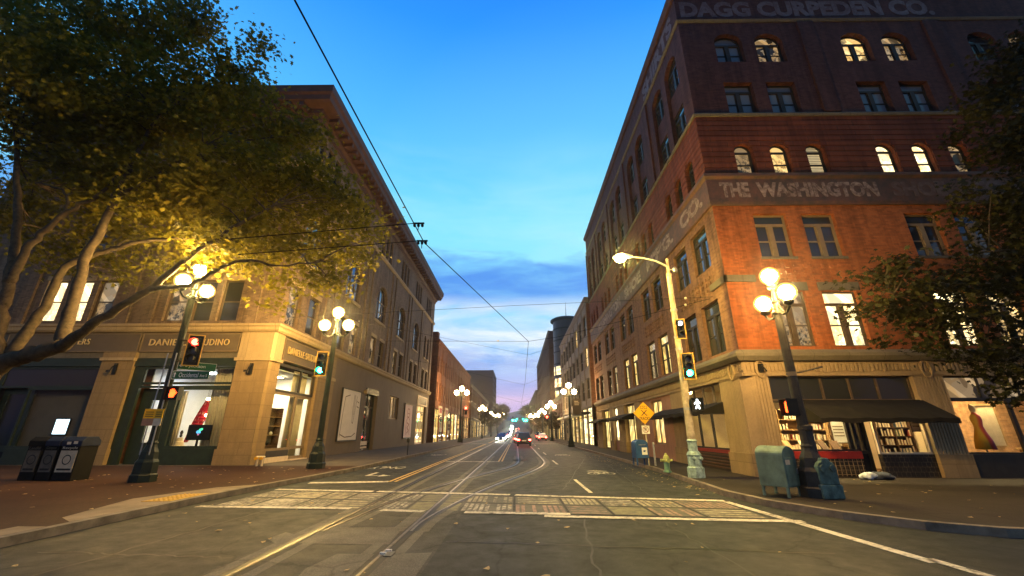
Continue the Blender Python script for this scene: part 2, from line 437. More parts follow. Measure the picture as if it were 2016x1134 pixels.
# cloud layers: coordinates on a flat cloud deck
mxz = N(t, 'ShaderNodeMath', operation='MAXIMUM'); t.links.new(sp.outputs[2], mxz.inputs[0]); mxz.inputs[1].default_value = .02
dx = N(t, 'ShaderNodeMath', operation='DIVIDE'); t.links.new(sp.outputs[0], dx.inputs[0]); t.links.new(mxz.outputs[0], dx.inputs[1])
dy = N(t, 'ShaderNodeMath', operation='DIVIDE'); t.links.new(sp.outputs[1], dy.inputs[0]); t.links.new(mxz.outputs[0], dy.inputs[1])
cb = t.nodes.new('ShaderNodeCombineXYZ'); t.links.new(dx.outputs[0], cb.inputs[0]); t.links.new(dy.outputs[0], cb.inputs[1])
mp = N(t, 'ShaderNodeMapping'); mp.inputs['Scale'].default_value = (4.5, 4.5, 22); mp.inputs['Location'].default_value = (1.3, .4, 0); t.links.new(tc.outputs['Generated'], mp.inputs[0])
n1 = noise(t, 1.0, 8, .6, mp.outputs[0], .4)
mp2 = N(t, 'ShaderNodeMapping'); mp2.inputs['Scale'].default_value = (3.2, 3.2, 13); mp2.inputs['Location'].default_value = (7.7, 2.1, 0); t.links.new(tc.outputs['Generated'], mp2.inputs[0])
n2 = noise(t, 1.0, 8, .62, mp2.outputs[0], .5)
def mul(a, b):
    n = N(t, 'ShaderNodeMath', operation='MULTIPLY'); t.links.new(a, n.inputs[0])
    if hasattr(b, 'is_linked'): t.links.new(b, n.inputs[1])
    else: n.inputs[1].default_value = b
    return n.outputs[0]
# the edge of the dark bank wanders, so add noise to the elevation first
we = N(t, 'ShaderNodeMath', operation='MULTIPLY_ADD'); t.links.new(n2, we.inputs[0]); we.inputs[1].default_value = .11; t.links.new(el.outputs[0], we.inputs[2])
bank = ramp(t, we.outputs[0], [(14.5/D+.055, 0), (18.0/D+.055, .8), (21/D+.055, .95), (22.6/D+.055, .8), (24/D+.055, .0)])
dark = mul(bank, ramp(t, n1, [(.3, .45), (.55, 1)]))
c = mixc(t, dark, base, lin(78, 142, 234))
low = ramp(t, el.outputs[0], [(7/D, 0), (9.5/D, .8), (13/D, 1), (16.5/D, .7), (18.5/D, 0)])
whit = mul(low, ramp(t, n2, [(.36, 0), (.53, 1)]))
c = mixc(t, whit, c, lin(232, 244, 255))
thin = mul(ramp(t, el.outputs[0], [(22/D, 0), (25/D, .5), (30/D, .35), (40/D, 0)]), ramp(t, n1, [(.4, 0), (.7, 1)]))
c = mixc(t, thin, c, lin(188, 238, 255))
dlow = mul(ramp(t, el.outputs[0], [(3/D, 0), (6/D, .6), (10/D, .6), (13/D, 0)]), ramp(t, n1, [(.45, 0), (.62, 1)]))
c = mixc(t, dlow, c, lin(128, 152, 226))
sky = t.nodes.new('ShaderNodeTexSky'); sky.sky_type = 'NISHITA'; sky.sun_disc = False; sky.sun_elevation = R(-3); sky.sun_rotation = R(0)
bg2 = N(t, 'ShaderNodeBackground', Strength=.05); t.links.new(sky.outputs[0], bg2.inputs[0])
t.links.new(c, bg.inputs[0]); bg.inputs[1].default_value = .90
ad = t.nodes.new('ShaderNodeAddShader'); t.links.new(bg.outputs[0], ad.inputs[0]); t.links.new(bg2.outputs[0], ad.inputs[1]); t.links.new(ad.outputs[0], wo.inputs[0])

# ------------------------------------------------------------------ ground, road, pavements
def asphalt(name, col, warm=0):
    m, tt, b = nt(name)
    a = noise(tt, .35, 6, .65); f = noise(tt, 75, 3, .8); g = noise(tt, 2.2, 6, .7)
    c0 = mixc(tt, ramp(tt, a, [(.3, 0), (.7, 1)]), tuple(x * .55 for x in col), tuple(x * 1.35 for x in col))
    c0 = mixc(tt, ramp(tt, g, [(.5, 0), (.72, .5)]), c0, tuple(x * .6 for x in col))
    c0 = mixc(tt, ramp(tt, f, [(.48, 0), (.68, .8)]), c0, tuple(x * 2.6 for x in col))
    # cracks
    vo = N(tt, 'ShaderNodeTexVoronoi', Scale=.55); vo.feature = 'DISTANCE_TO_EDGE'
    tcc = tt.nodes.new('ShaderNodeTexCoord'); wv = N(tt, 'ShaderNodeTexNoise', Scale=1.7, Detail=6.0)
    tt.links.new(tcc.outputs['Object'], wv.inputs['Vector'])
    mxv = tt.nodes.new('ShaderNodeMix'); mxv.data_type = 'RGBA'; mxv.inputs[0].default_value = .35
    tt.links.new(tcc.outputs['Object'], mxv.inputs[6]); tt.links.new(wv.outputs['Color'], mxv.inputs[7]); tt.links.new(mxv.outputs[2], vo.inputs['Vector'])
    c0 = mixc(tt, ramp(tt, vo.outputs[0], [(0, .75), (.012, 0)]), c0, tuple(x * .55 for x in col))
    tt.links.new(c0, b.inputs['Base Color'])
    rr = ramp(tt, g, [(.3, .55), (.7, .8)]); tt.links.new(rr, b.inputs['Roughness']); b.inputs['Specular IOR Level'].default_value = .12
    bump(tt, b, f, .5, .006)
    return m
M['asphalt'] = asphalt('asphalt', (.031, .033, .029))
M['asphalt_dark'] = asphalt('dark_asphalt', (.04, .039, .033))
M['tar'] = mat('tar', (.008, .008, .008), .5, .3, 8)
M['slab'] = asphalt('track_slab_concrete', (.046, .046, .037))
M['slab_pale'] = asphalt('pale_concrete_patch', (.10, .092, .072))
M['kerb'] = mat('kerb_granite', (.17, .14, .105), .75, .35, 3, bmp=.4)
M['paver'] = brick('brick_paver', (.16, .068, .032), (.13, .055, .027), (.08, .05, .03), stain=.35)
def pav_floor(name, c1, c2, mo, w, h, ms):
    m, tt, b = nt(name)
    tcc = tt.nodes.new('ShaderNodeTexCoord'); br = N(tt, 'ShaderNodeTexBrick', Scale=1.0); tt.links.new(tcc.outputs['Object'], br.inputs['Vector'])
    br.inputs['Color1'].default_value = (*c1, 1); br.inputs['Color2'].default_value = (*c2, 1); br.inputs['Mortar'].default_value = (*mo, 1)
    br.inputs['Brick Width'].default_value = w; br.inputs['Row Height'].default_value = h; br.inputs['Mortar Size'].default_value = ms
    a = noise(tt, .6, 7, .7); f = noise(tt, 30, 4, .7)
    c0 = mixc(tt, ramp(tt, a, [(.35, .6), (.65, 0)]), br.outputs[0], tuple(x * .5 for x in c1))
    c0 = mixc(tt, ramp(tt, f, [(.5, 0), (.75, .5)]), c0, tuple(x * 1.6 for x in c1))
    tt.links.new(c0, b.inputs['Base Color']); b.inputs['Roughness'].default_value = .8; b.inputs['Specular IOR Level'].default_value = .12
    bump(tt, b, br.outputs[1], -.3, .008)
    return m
M['paver'] = pav_floor('brick_paver', (.055, .025, .012), (.045, .021, .010), (.028, .018, .012), .21, .105, .008)
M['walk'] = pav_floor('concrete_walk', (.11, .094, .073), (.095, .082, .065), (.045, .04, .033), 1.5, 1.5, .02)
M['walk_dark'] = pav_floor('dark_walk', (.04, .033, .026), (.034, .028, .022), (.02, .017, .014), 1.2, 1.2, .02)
M['ramp'] = mat('ramp_concrete', (.20, .155, .10), .8, .25, 1.5, bmp=.3)
M['tactile'] = mat('tactile_yellow', (.50, .30, .04), .7, .25, 6)
M['mark_white'] = worn('road_white', (.62, .57, .44), (.045, .043, .035), .33, .56, 8)
M['mark_yellow'] = worn('road_yellow', (.55, .36, .09), (.07, .06, .045), .25, .5, 7)
M['mark_cream'] = worn('crossing_cream', (.46, .41, .25), (.05, .046, .036), .36, .68, 5)
M['mark_pink'] = worn('crossing_salmon', (.36, .22, .155), (.05, .046, .036), .36, .68, 5)
M['mark_olive'] = worn('crossing_olive', (.22, .21, .09), (.07, .06, .045), .3, .62, 4)
M['mark_under'] = worn('crossing_underlay', (.10, .092, .062), (.035, .034, .028), .3, .6, 3)
M['mark_worn'] = worn('crossing_worn_white', (.56, .52, .40), (.05, .046, .036), .42, .70, 6)

m = MB(); m.box(-3000, 3000, -3000, 3000, -.4, -.03, M['asphalt_dark']); tag(m.build('ground'), kind='structure')
m = MB(); m.box(-70, 80, -50, 150, -.03, 0, M['asphalt']); tag(m.build('road'), kind='structure')
def hillz(y): 
    u = max(0, min(1, (y - 150) / 420)); return 15 * u * u * (3 - 2 * u)
m = MB()
ys = [150 + i * 20 for i in range(32)]
for a, b in zip(ys, ys[1:]):
    m.face([(-70, a, hillz(a)), (80, a, hillz(a)), (80, b, hillz(b)), (-70, b, hillz(b))], M['asphalt'])
tag(m.build('hill_road'), kind='structure')

KL = [(-8.25, -30), (-8.25, 9), (-8.28, 12.5), (-8.1, 15), (-7.8, 18), (-7.62, 22), (-7.6, 40), (-7.6, 150)]
KR = [(70, 8.05), (9.6, 8.05), (8.6, 8.25), (7.7, 8.8), (6.9, 9.8), (6.2, 11.4), (5.98, 13.2), (6.2, 16), (6.5, 20.4), (6.65, 35), (6.7, 150)]
def offset(path, d):
    out = []
    for i, p in enumerate(path):
        a = path[max(i - 1, 0)]; b = path[min(i + 1, len(path) - 1)]
        tx, ty = b[0] - a[0], b[1] - a[1]; l = math.hypot(tx, ty)
        out.append((p[0] - ty / l * d, p[1] + tx / l * d))
    return out
def strip(m, pa, pb, z, mt):
    for i in range(len(pa) - 1):
        m.face([(*pa[i], z), (*pb[i], z), (*pb[i + 1], z), (*pa[i + 1], z)], mt)
def kerb(name, path, d):
    m = MB(); o = offset(path, d)
    for i in range(len(path) - 1):
        a, b, c, e = path[i], path[i + 1], o[i + 1], o[i]
        m.face([(*a, 0), (*b, 0), (*b, .15), (*a, .15)], M['kerb'])
        m.face([(*a, .15), (*b, .15), (*c, .15), (*e, .15)], M['kerb'])
        m.face([(*e, 0), (*c, 0), (*c, .15), (*e, .15)], M['kerb'])
    tag(m.build(name), kind='structure')
    return o
oL = kerb('kerb_left', KL, .17); oR = kerb('kerb_right', KR, -.17)
m = MB()
for i in range(len(oL) - 1):
    a, b = oL[i], oL[i + 1]
    brick_part = a[1] < 22
    m.face([(*a, .146), (*b, .146), (-70, b[1], .146), (-70, a[1], .146)], M['paver'] if brick_part else M['walk'])
tag(m.build('pavement_left'), kind='structure')
m = MB()
pts = [(*p, .146) for p in oR]
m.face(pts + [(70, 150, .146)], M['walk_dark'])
tag(m.build('pavement_right'), kind='structure')
# pale concrete ramp let into the brick, with its yellow tactile plate
m = MB(); m.face([(-8.43, 8.6, .1505), (-8.45, 12.5, .1505), (-8.3, 14.4, .1505), (-9.15, 13.6, .1505), (-9.75, 11.4, .1505), (-9.0, 9.0, .1505)], M['ramp'])
m.face([(-8.43, -6, .1505), (-8.43, 8.2, .1505), (-8.95, 8.2, .1505), (-8.95, -6, .1505)], M['ramp'])
tag(m.build('pavement_ramp'), kind='structure')
m = MB()
m.prism([(-8.1 - .35, 11.0), (-8.1 - .35, 12.35), (-9.1, 12.1), (-9.1, 10.9)], 'z', .1545, .160, M['tactile'])
for i in range(5):
    for j in range(9): m.lathe([(.03, 0), (.022, .008)], (-8.53 - i * .12, 11.05 + j * .14, .160), M['tactile'], 6)
tag(m.build('tactile_plate'), 'worn yellow tactile plate set in the concrete ramp at the kerb', 'tactile paving')

# track slab and patches
m = MB()
m.face([(-4.05, -30, .004), (-1.27, -30, .004), (-1.25, 10.6, .004), (.2, 15.6, .004), (2.35, 24.5, .004), (2.4, 150, .004), (-4.45, 150, .004), (-4.3, 27, .004), (-4.1, 11, .004)], M['slab'])
m.face([(-3.62, 7.72, .008), (-2.1, 7.66, .008), (-2.2, 8.95, .008), (-3.65, 8.87, .008)], M['slab_pale'])
m.face([(-4.3, 8.0, .008), (-3.78, 7.5, .008), (-3.80, 8.2, .008), (-4.25, 8.5, .008)], M['slab_pale'])
m.face([(-2.7, 5.6, .008), (-2.15, 5.6, .008), (-2.15, 7.1, .008), (-2.72, 7.12, .008), (-2.86, 6.4, .008)], M['slab_pale'])
m.face([(-1.95, 5.0, .008), (-1.3, 5.0, .008), (-1.3, 7.2, .008), (-1.95, 7.1, .008)], M['slab_pale'])
m.face([(-4.05, 12.0, .006), (-1.25, 12, .006), (-1.25, 12.03, .006), (-4.05, 12.03, .006)], M['asphalt_dark'])
for y in (4.0, 6.0, 9.0, 10.9, 15.5, 19, 23, 27.5, 33):
    m.face([(-3.62, y, .0095), (-2.1, y, .0095), (-2.1, y + .025, .0095), (-3.62, y + .025, .0095)], M['asphalt_dark'])
tag(m.build('track_slab'), kind='structure')

# rails: head and dark flangeway, swept along smooth paths
def smooth(pts, n=8):
    out = []
    P = [Vector((*p, 0)) for p in pts]
    for i in range(len(P) - 1):
        p0 = P[max(i - 1, 0)]; p1 = P[i]; p2 = P[i + 1]; p3 = P[min(i + 2, len(P) - 1)]
        for k in range(n):
            s = k / n
            q = .5 * ((2 * p1) + (-p0 + p2) * s + (2 * p0 - 5 * p1 + 4 * p2 - p3) * s * s + (-p0 + 3 * p1 - 3 * p2 + p3) * s ** 3)
            out.append((q.x, q.y))
    out.append((P[-1].x, P[-1].y))
    return out
def railstrip(m, path, side, h=.017):
    a = offset(path, .024); b = offset(path, -.024)
    strip(m, a, b, h, M['rail'])
    for i in range(len(a) - 1):
        m.face([(*a[i], 0), (*a[i+1], 0), (*a[i+1], h), (*a[i], h)], M['rail'])
        m.face([(*b[i], 0), (*b[i+1], 0), (*b[i+1], h), (*b[i], h)], M['rail'])
    c = offset(path, -.027 if side > 0 else .027); d = offset(path, -.135 if side > 0 else .135)
    strip(m, c, d, h - .005, M['black'])
    c = offset(path, -.025 if side < 0 else .025); d = offset(path, -.055 if side < 0 else .055)
    strip(m, c, d, h - .0065, M['black'])
rA = [(-3.7, -30), (-3.7, 6), (-3.7, 13), (-3.7, 21), (-3.68, 40), (-3.7, 150)]
rB = [(-2.04, -30), (-2.04, 6), (-2.03, 13), (-2.0, 21), (-1.95, 40), (-1.9, 150)]
bA = [(-3.62, 8.6), (-3.52, 9.6), (-3.37, 11.3), (-2.95, 13.6), (-2.15, 17), (-1.2, 20.2), (-.45, 22.8), (.0, 25.4), (.12, 29), (.12, 40), (.12, 150)]
bB = [(-1.97, 8.6), (-1.92, 9.8), (-1.52, 12.2), (-.80, 15.4), (.2, 18.9), (.9, 21.6), (1.4, 24.2), (1.68, 27), (1.74, 31), (1.74, 45), (1.74, 150)]
def track(name, pa, pb, label):
    tr = empty(name, (0, 0, 0), label=label, cat='tram track')
    for p, s in ((pa, 1), (pb, -1)):
        mm = MB(); sp_ = [q for q in smooth(p) if q[1] < 34]
        for d0, d1 in ((.15, .33), (-.15, -.33)): strip(mm, offset(sp_, d0), offset(sp_, d1), .0065 if p[0][1] < 0 else .0055, M['slab_pale'])
        mm.build('track_edging', tr)
        mm = MB(); railstrip(mm, smooth(p), -s, .017 if p[0][1] < 0 else .0155); mm.build('rail', tr)
    return tr
track('tram_track', rA, rB, 'straight pair of steel tram rails running up the street beside the yellow line')
track('tram_track', bA, bB, 'pair of tram rails curving right off the straight track towards the dark car')
m = MB()
for (x, y) in ((-2.04, 7.05), (-2.0, 7.2)):
    m.box(x - .02, x + .07, y, y + .05, .004, .04, M['white'])
m.box(-1.98, -1.86, 6.95, 7.2, .003, .022, M['rail'])
tag(m.build('track_switch'), 'small bright metal switch box at the right rail near the bottom edge', 'track switch')

# tar seams
m = MB(); rn_ = random.Random(12)
def seam(p, q, wd, n=24, amp=.05):
    pts = []
    for i in range(n + 1):
        u = i / n; pts.append((p[0] + (q[0] - p[0]) * u + rn_.uniform(-amp, amp), p[1] + (q[1] - p[1]) * u + rn_.uniform(-amp, amp)))
    strip(m, offset(pts, wd / 2), offset(pts, -wd / 2), .006, M['tar'])
for p, q, wd in (((.6, 1.5), (1.4, 9.8), .035), ((3.2, 2), (3.0, 9.4), .03), ((-1.2, 7.9), (4.8, 7.2), .035), ((-6.4, 3), (-5.9, 10.6), .035), ((1.5, 14.5), (4.6, 30), .03), ((.9, 5.4), (4.6, 5.1), .03), ((-7.4, 7.2), (-4.2, 6.9), .035), ((3.9, 13.4), (5.2, 26), .03), ((-5.9, 17.5), (-5.6, 30), .03)):
    seam(p, q, wd)
tag(m.build('road_seams'), kind='structure')
# painted markings
def rect(m, x0, x1, y0, y1, mt, z=.010):
    m.face([(x0, y0, z), (x1, y0, z), (x1, y1, z), (x0, y1, z)], mt)
def quadline(m, p, q, w, mt, z=.010):
    dx, dy = q[0] - p[0], q[1] - p[1]; l = math.hypot(dx, dy); nx, ny = -dy / l * w / 2, dx / l * w / 2
    m.face([(p[0] + nx, p[1] + ny, z), (q[0] + nx, q[1] + ny, z), (q[0] - nx, q[1] - ny, z), (p[0] - nx, p[1] - ny, z)], mt)
m = MB()
# crossing: far and near white lines, skewed
quadline(m, (-7.7, 14.35), (-4.45, 13.9), .26, M['mark_white'], .012); quadline(m, (-4.3, 13.9), (-.2, 13.25), .26, M['mark_white'], .0125); quadline(m, (-.05, 13.2), (5.55, 12.2), .26, M['mark_white'], .012)
quadline(m, (-7.9, 11.2), (-4.0, 10.95), .24, M['mark_white'], .012); quadline(m, (-3.2, 10.75), (-2.15, 10.6), .24, M['mark_white'], .012); quadline(m, (-1.2, 10.5), (1.2, 10.3), .24, M['mark_white'], .012); quadline(m, (.6, 10.05), (5.9, 9.55), .24, M['mark_white'], .0125)
# stamped, patchwork infill between them
rnd = random.Random(3)
def CY(x, s):    # s from 0 (near line) to 1 (far line)
    n = 11.2 + (x + 7.9) / 13.8 * (9.6 - 11.2); f = 14.35 + (x + 7.9) / 13.8 * (12.1 - 14.35)
    return n + .2 + (f - n - .4) * s
x = -7.6; k = 0
cols = ['mark_cream', 'mark_worn', 'mark_pink', 'mark_cream', 'mark_worn', 'mark_olive']
while x < 5.3:
    wd = rnd.uniform(.75, 1.25)
    for s0, s1 in ((0, .48), (.52, 1)):
        mt = M[cols[rnd.randrange(6)]]; kind = rnd.random()
        if x < -3.5: kind = kind * .5 + .5
        for q0, q1 in ((.0, 1.0),):
            m.face([(x + u_ * wd, CY(x + u_ * wd, s0 + (s1 - s0) * s_), .0085) for u_, s_ in ((0, 0), (1, 0), (1, 1), (0, 1))], M['mark_under'])
        def P(u, s): return (x + u * wd, CY(x + u * wd, s0 + (s1 - s0) * s), .009)
        if kind < .68:      # row of upright bars
            nb = int(wd / .13)
            for i in range(nb):
                if rnd.random() < .08: continue
                u0 = (i + .1) / nb; u1 = (i + .74) / nb
                m.face([P(u0, .08), P(u1, .08), P(u1, .92), P(u0, .92)], mt)
        elif kind < .86:    # plain block
            m.face([P(.03, .05), P(.97, .05), P(.97, .95), P(.03, .95)], mt)
        else:               # rows lying across
            for i in range(4):
                m.face([P(.05, i / 4 + .05), P(.95, i / 4 + .05), P(.95, i / 4 + .17), P(.05, i / 4 + .17)], mt)
    x += wd + .06
# stop lines, edge line, lanes
quadline(m, (-7.5, 16.1), (-4.75, 16.55), .42, M['mark_white']); quadline(m, (-4.35, 27.2), (-1.1, 27.2), .28, M['mark_white'])
quadline(m, (5.52, 12.05), (5.9, 6.75), .2, M['mark_white']); quadline(m, (5.98, 6.95), (6.3, 3.0), .17, M['mark_white'])
for y0, y1 in ((13.7, 17.3), (25, 28.4), (35.5, 39), (46.5, 50), (57.5, 61), (68.5, 72), (80, 83.5), (91, 94.5), (102, 106), (114, 118), (126, 130)):
    rect(m, 2.18 + (y0 - 13) * .006, 2.3 + (y0 - 13) * .006, y0, y1, M['mark_white'])
quadline(m, (-7.2, 66), (6.3, 66), .35, M['mark_white']); quadline(m, (-7.2, 70), (6.3, 70), .35, M['mark_white'])
for xx in (-4.72, -4.5):
    quadline(m, (xx, 16.5), (xx, 64), .1, M['mark_yellow'], .011); quadline(m, (xx, 72), (xx, 150), .1, M['mark_yellow'], .011)
for xx in (-1.12, -.92):
    quadline(m, (xx, 27.35), (xx, 64), .1, M['mark_yellow'], .011); quadline(m, (xx, 72), (xx, 150), .1, M['mark_yellow'], .011)
# shared-lane cycle mark: two chevrons and a bicycle
def sharrow(cx, cy, f=1, sc=1.0):
    def T(u, v): return (cx + f * u * sc, cy + f * v * sc)
    for v in (1.5, 2.05):
        quadline(m, T(-.45, v - .42), T(0, v), .13, M['mark_white']); quadline(m, T(.45, v - .42), T(0, v), .13, M['mark_white'], .0104)
    for u in (-.34, .34):
        for i in range(14):
            a, b = 2 * math.pi * i / 14, 2 * math.pi * (i + 1) / 14
            quadline(m, T(u + .24 * math.cos(a), .55 + .4 * math.sin(a)), T(u + .24 * math.cos(b), .55 + .4 * math.sin(b)), .07, M['mark_white'], .0103)
    for p, q in (((-.34, .55), (-.1, 1.05)), ((-.1, 1.05), (.25, 1.0)), ((.25, 1.0), (.34, .55)), ((-.34, .55), (.02, .5)), ((.02, .5), (.25, 1.0)), ((-.1, 1.05), (.02, .5)), ((.25, 1.0), (.2, 1.25)), ((-.2, 1.12), (0, 1.12))):
        quadline(m, T(*p), T(*q), .06, M['mark_white'], .0107)
sharrow(3.75, 19.2); sharrow(3.6, 34); sharrow(-6.3, 36, -1)
# turn arrow for the traffic coming the other way
quadline(m, (-6.3, 18.6), (-6.3, 20.1), .16, M['mark_white']); quadline(m, (-6.3, 18.7), (-5.75, 18.7), .18, M['mark_white'], .0104)
m.face([(-5.75, 18.3, .0108), (-5.3, 18.7, .0108), (-5.75, 19.1, .0108)], M['mark_white'])
roadmarks = m
# writing helper: text as a mesh, fitted to a width or height
def text_mesh(txt, size=1.0, bold=0.0, extrude=0.0, spacing=1.0):
    cu = bpy.data.curves.new('lettering', 'FONT'); cu.body = txt; cu.size = size; cu.offset = bold; cu.extrude = extrude; cu.space_character = spacing
    cu.align_x = 'LEFT'; cu.resolution_u = 3
    o = bpy.data.objects.new('lettering', cu); COL.objects.link(o)
    dg = bpy.context.evaluated_depsgraph_get(); dg.update()
    me = bpy.data.meshes.new_from_object(o.evaluated_get(dg))
    bpy.data.objects.remove(o); bpy.data.curves.remove(cu)
    return me
def lettering(name, txt, mt, origin, ux, uz, width=None, height=None, bold=0.0, extrude=.012, parent=None, spacing=1.0):
    """lettering on a plane: origin = lower-left corner, ux / uz = unit run and up directions"""
    me = text_mesh(txt, 1.0, bold, 0, spacing)
    xs = [v.co.x for v in me.vertices]; ys = [v.co.y for v in me.vertices]
    x0, x1, y0, y1 = min(xs), max(xs), min(ys), max(ys)
    sx = width / (x1 - x0) if width else None; sy = height / (y1 - y0) if height else None
    sx = sx or sy; sy = sy or sx
    o_ = Vector(origin); U = Vector(ux); W = Vector(uz); nrm = U.cross(W)
    front = [o_ + U * ((v.co.x - x0) * sx) + W * ((v.co.y - y0) * sy) + nrm * extrude for v in me.vertices]
    mb = MB(); polys = [tuple(p.vertices) for p in me.polygons]
    nv = len(front)
    back = [p - nrm * extrude for p in front]
    fs = list(polys)
    cnt = {}
    for p in polys:
        for i in range(len(p)):
            a, b = p[i], p[(i + 1) % len(p)]
            if (b, a) in cnt: cnt.pop((b, a))
            else: cnt[(a, b)] = 1
    fs += [(b, a, a + nv, b + nv) for a, b in cnt]
    mb.mesh(front + back, fs, mt)
    bpy.data.meshes.remove(me)
    return mb.build(name, parent)
tag(roadmarks.build('road_markings'), kind='structure')
tag(lettering('road_lettering', 'ONLY', M['mark_white'], (-5.75, 23.4, .008), (-1, 0, 0), (0, -1, 0), width=1.75, height=1.25, extrude=.003), kind='structure')
# ------------------------------------------------------------------ facade kit
def arc_pts(ua, ub, zb, rise, n=12):
    """arch from the left springing over the crown to the right"""
    c = (ua + ub) / 2; a = (ub - ua) / 2
    return [(c - a * math.cos(math.pi * i / n), zb - rise + rise * math.sin(math.pi * i / n)) for i in range(n + 1)]
def facade(mb, mt, F, u0, u1, z0, z1, holes=(), depth=.35, rev=None):
    us = sorted(set([u0, u1] + [h[0] for h in holes] + [h[1] for h in holes])); us = [u for u in us if u0 - 1e-6 <= u <= u1 + 1e-6]
    zs = sorted(set([z0, z1] + [h[2] for h in holes] + [h[3] for h in holes])); zs = [z for z in zs if z0 - 1e-6 <= z <= z1 + 1e-6]
    for i in range(len(us) - 1):
        for j in range(len(zs) - 1):
            cu, cz = (us[i] + us[i + 1]) / 2, (zs[j] + zs[j + 1]) / 2
            if any(h[0] < cu < h[1] and h[2] < cz < h[3] for h in holes): continue
            mb.face([F(us[i], 0, zs[j]), F(us[i + 1], 0, zs[j]), F(us[i + 1], 0, zs[j + 1]), F(us[i], 0, zs[j + 1])], mt)
    rv = rev or mt
    for h in holes:
        ua, ub, za, zb = h[:4]; rise = h[4] if len(h) > 4 else 0
        if rise:
            A = arc_pts(ua, ub, zb, rise); mid = len(A) // 2
            for i in range(len(A) - 1):
                cor = (ua, zb) if i < mid else (ub, zb)
                mb.face([F(cor[0], 0, cor[1]), F(A[i][0], 0, A[i][1]), F(A[i + 1][0], 0, A[i + 1][1])], mt)
            out = [(ua, za)] + A + [(ub, za)]
        else: out = [(ua, za), (ua, zb), (ub, zb), (ub, za)]
        for i in range(len(out)):
            a, b = out[i], out[(i + 1) % len(out)]
            mb.face([F(a[0], 0, a[1]), F(b[0], 0, b[1]), F(b[0], depth, b[1]), F(a[0], depth, a[1])], rv)
def sweep(mb, mt, prof, path, sgn):
    """belt or cornice: prof = (out, z); path = facade line; last argument +1/-1 = which side is outward at the corner"""
    def off(i, o):
        p = path[i]
        nx = ny = 0
        for a, b in ((i - 1, i), (i, i + 1)):
            if a < 0 or b >= len(path): continue
            dx, dy = path[b][0] - path[a][0], path[b][1] - path[a][1]; l = math.hypot(dx, dy)
            nx += -dy / l * sgn; ny += dx / l * sgn
        return (p[0] + max(-1, min(1, nx)) * o, p[1] + max(-1, min(1, ny)) * o)
    for i in range(len(path) - 1):
        for j in range(len(prof) - 1):
            a, b = prof[j], prof[j + 1]
            mb.face([(*off(i, a[0]), a[1]), (*off(i + 1, a[0]), a[1]), (*off(i + 1, b[0]), b[1]), (*off(i, b[0]), b[1])], mt)
    for i in (0, len(path) - 1):
        mb.face([(*off(i, o), z) for o, z in prof], mt)

WCACHE = {}
def win_mesh(kind, w, h, rise, fm):
    key = (kind, round(w, 2), round(h, 2), round(rise, 2), fm)
    if key in WCACHE: return WCACHE[key]
    mb = MB(); f = .075; d0, d1 = -.05, .05; mt = M[fm]; a = w / 2
    if rise:
        o = arc_pts(-a, a, h, rise); i_ = arc_pts(-a + f, a - f, h - f, max(.01, rise - f * .3))
        n = len(o)
        for k in range(n - 1):
            q = [(o[k], d0), (o[k+1], d0), (i_[k+1], d0), (i_[k], d0)]
            mb.face([(p[0], y, p[1]) for p, y in q], mt)
            mb.face([(i_[k][0], d0, i_[k][1]), (i_[k+1][0], d0, i_[k+1][1]), (i_[k+1][0], d1, i_[k+1][1]), (i_[k][0], d1, i_[k][1])], mt)
        zs = h - rise
    else:
        mb.box(-a + f, a - f, d0, d1, h - f, h, mt); zs = h
    mb.box(-a, -a + f, d0, d1, 0, zs, mt); mb.box(a - f, a, d0, d1, 0, zs, mt); mb.box(-a + f, a - f, d0, d1, 0, f, mt)
    ia = a - f
    if kind == 'double':       # two sashes under a transom, wide mullion
        zt = h * .76 if not rise else h - rise
        mb.box(-ia, ia, d0 - .02, d1 - .01, zt - .06, zt + .06, mt)
        mb.box(-.11, .11, d0 - .03, d1 - .01, f, zt - .06, mt)
        for s in (-1, 1):
            x0, x1 = (.11, ia) if s > 0 else (-ia, -.11)
            mb.box(x0, x1, d0 + .02, d1, zt * .5 - .03, zt * .5 + .03, mt)
            for q in ((x0, x0 + .045), (x1 - .045, x1)): mb.box(*q, d0 + .025, d1 - .005, f, zt - .06, mt)
    elif kind == 'sash':
        zt = (h - rise) if rise else h
        if rise: mb.box(-ia, ia, d0 - .01, d1 - .01, zt - .05, zt + .05, mt)
        mb.box(-ia, ia, d0 + .01, d1 - .01, zt * .48 - .035, zt * .48 + .035, mt)
        for q in ((-ia, -ia + .04), (ia - .04, ia)): mb.box(*q, d0 + .02, d1 - .005, f, zt - .01, mt)
    elif kind == 'pair':       # two narrow lights
        mb.box(-.06, .06, d0 - .01, d1 - .01, f, h - f, mt)
        for s in (-1, 1): mb.box(min(s * .06, s * ia), max(s * .06, s * ia), d0 + .01, d1 - .01, h * .5 - .03, h * .5 + .03, mt)
    elif kind == 'arch3':      # large arch: mullions and transom
        zt = h - rise
        mb.box(-ia, ia, d0 - .01, d1 - .01, zt * .95 - .05, zt * .95 + .05, mt)
        for x in (-w / 6, w / 6): mb.box(x - .06, x + .06, d0 - .02, d1 - .012, f, zt + rise * .75, mt)
        mb.box(-ia, ia, d0, d1 - .014, zt * .48 - .035, zt * .48 + .035, mt)
    me = mb.build('window'); data = me.data; bpy.data.objects.remove(me)
    pb = MB()
    if rise: out = [(-a + .02, .02)] + [(p[0] * .98, p[1] - .02) for p in arc_pts(-a, a, h, rise)] + [(a - .02, .02)]
    else: out = [(-a + .02, .02), (-a + .02, h - .02), (a - .02, h - .02), (a - .02, .02)]
    pb.prism([(p[0], p[1]) for p in out], 'y', .0, .03, M['glass_dark'])
    po = pb.build('pane'); pd = po.data; bpy.data.objects.remove(po)
    WCACHE[key] = (data, pd); return WCACHE[key]
PANES = {}
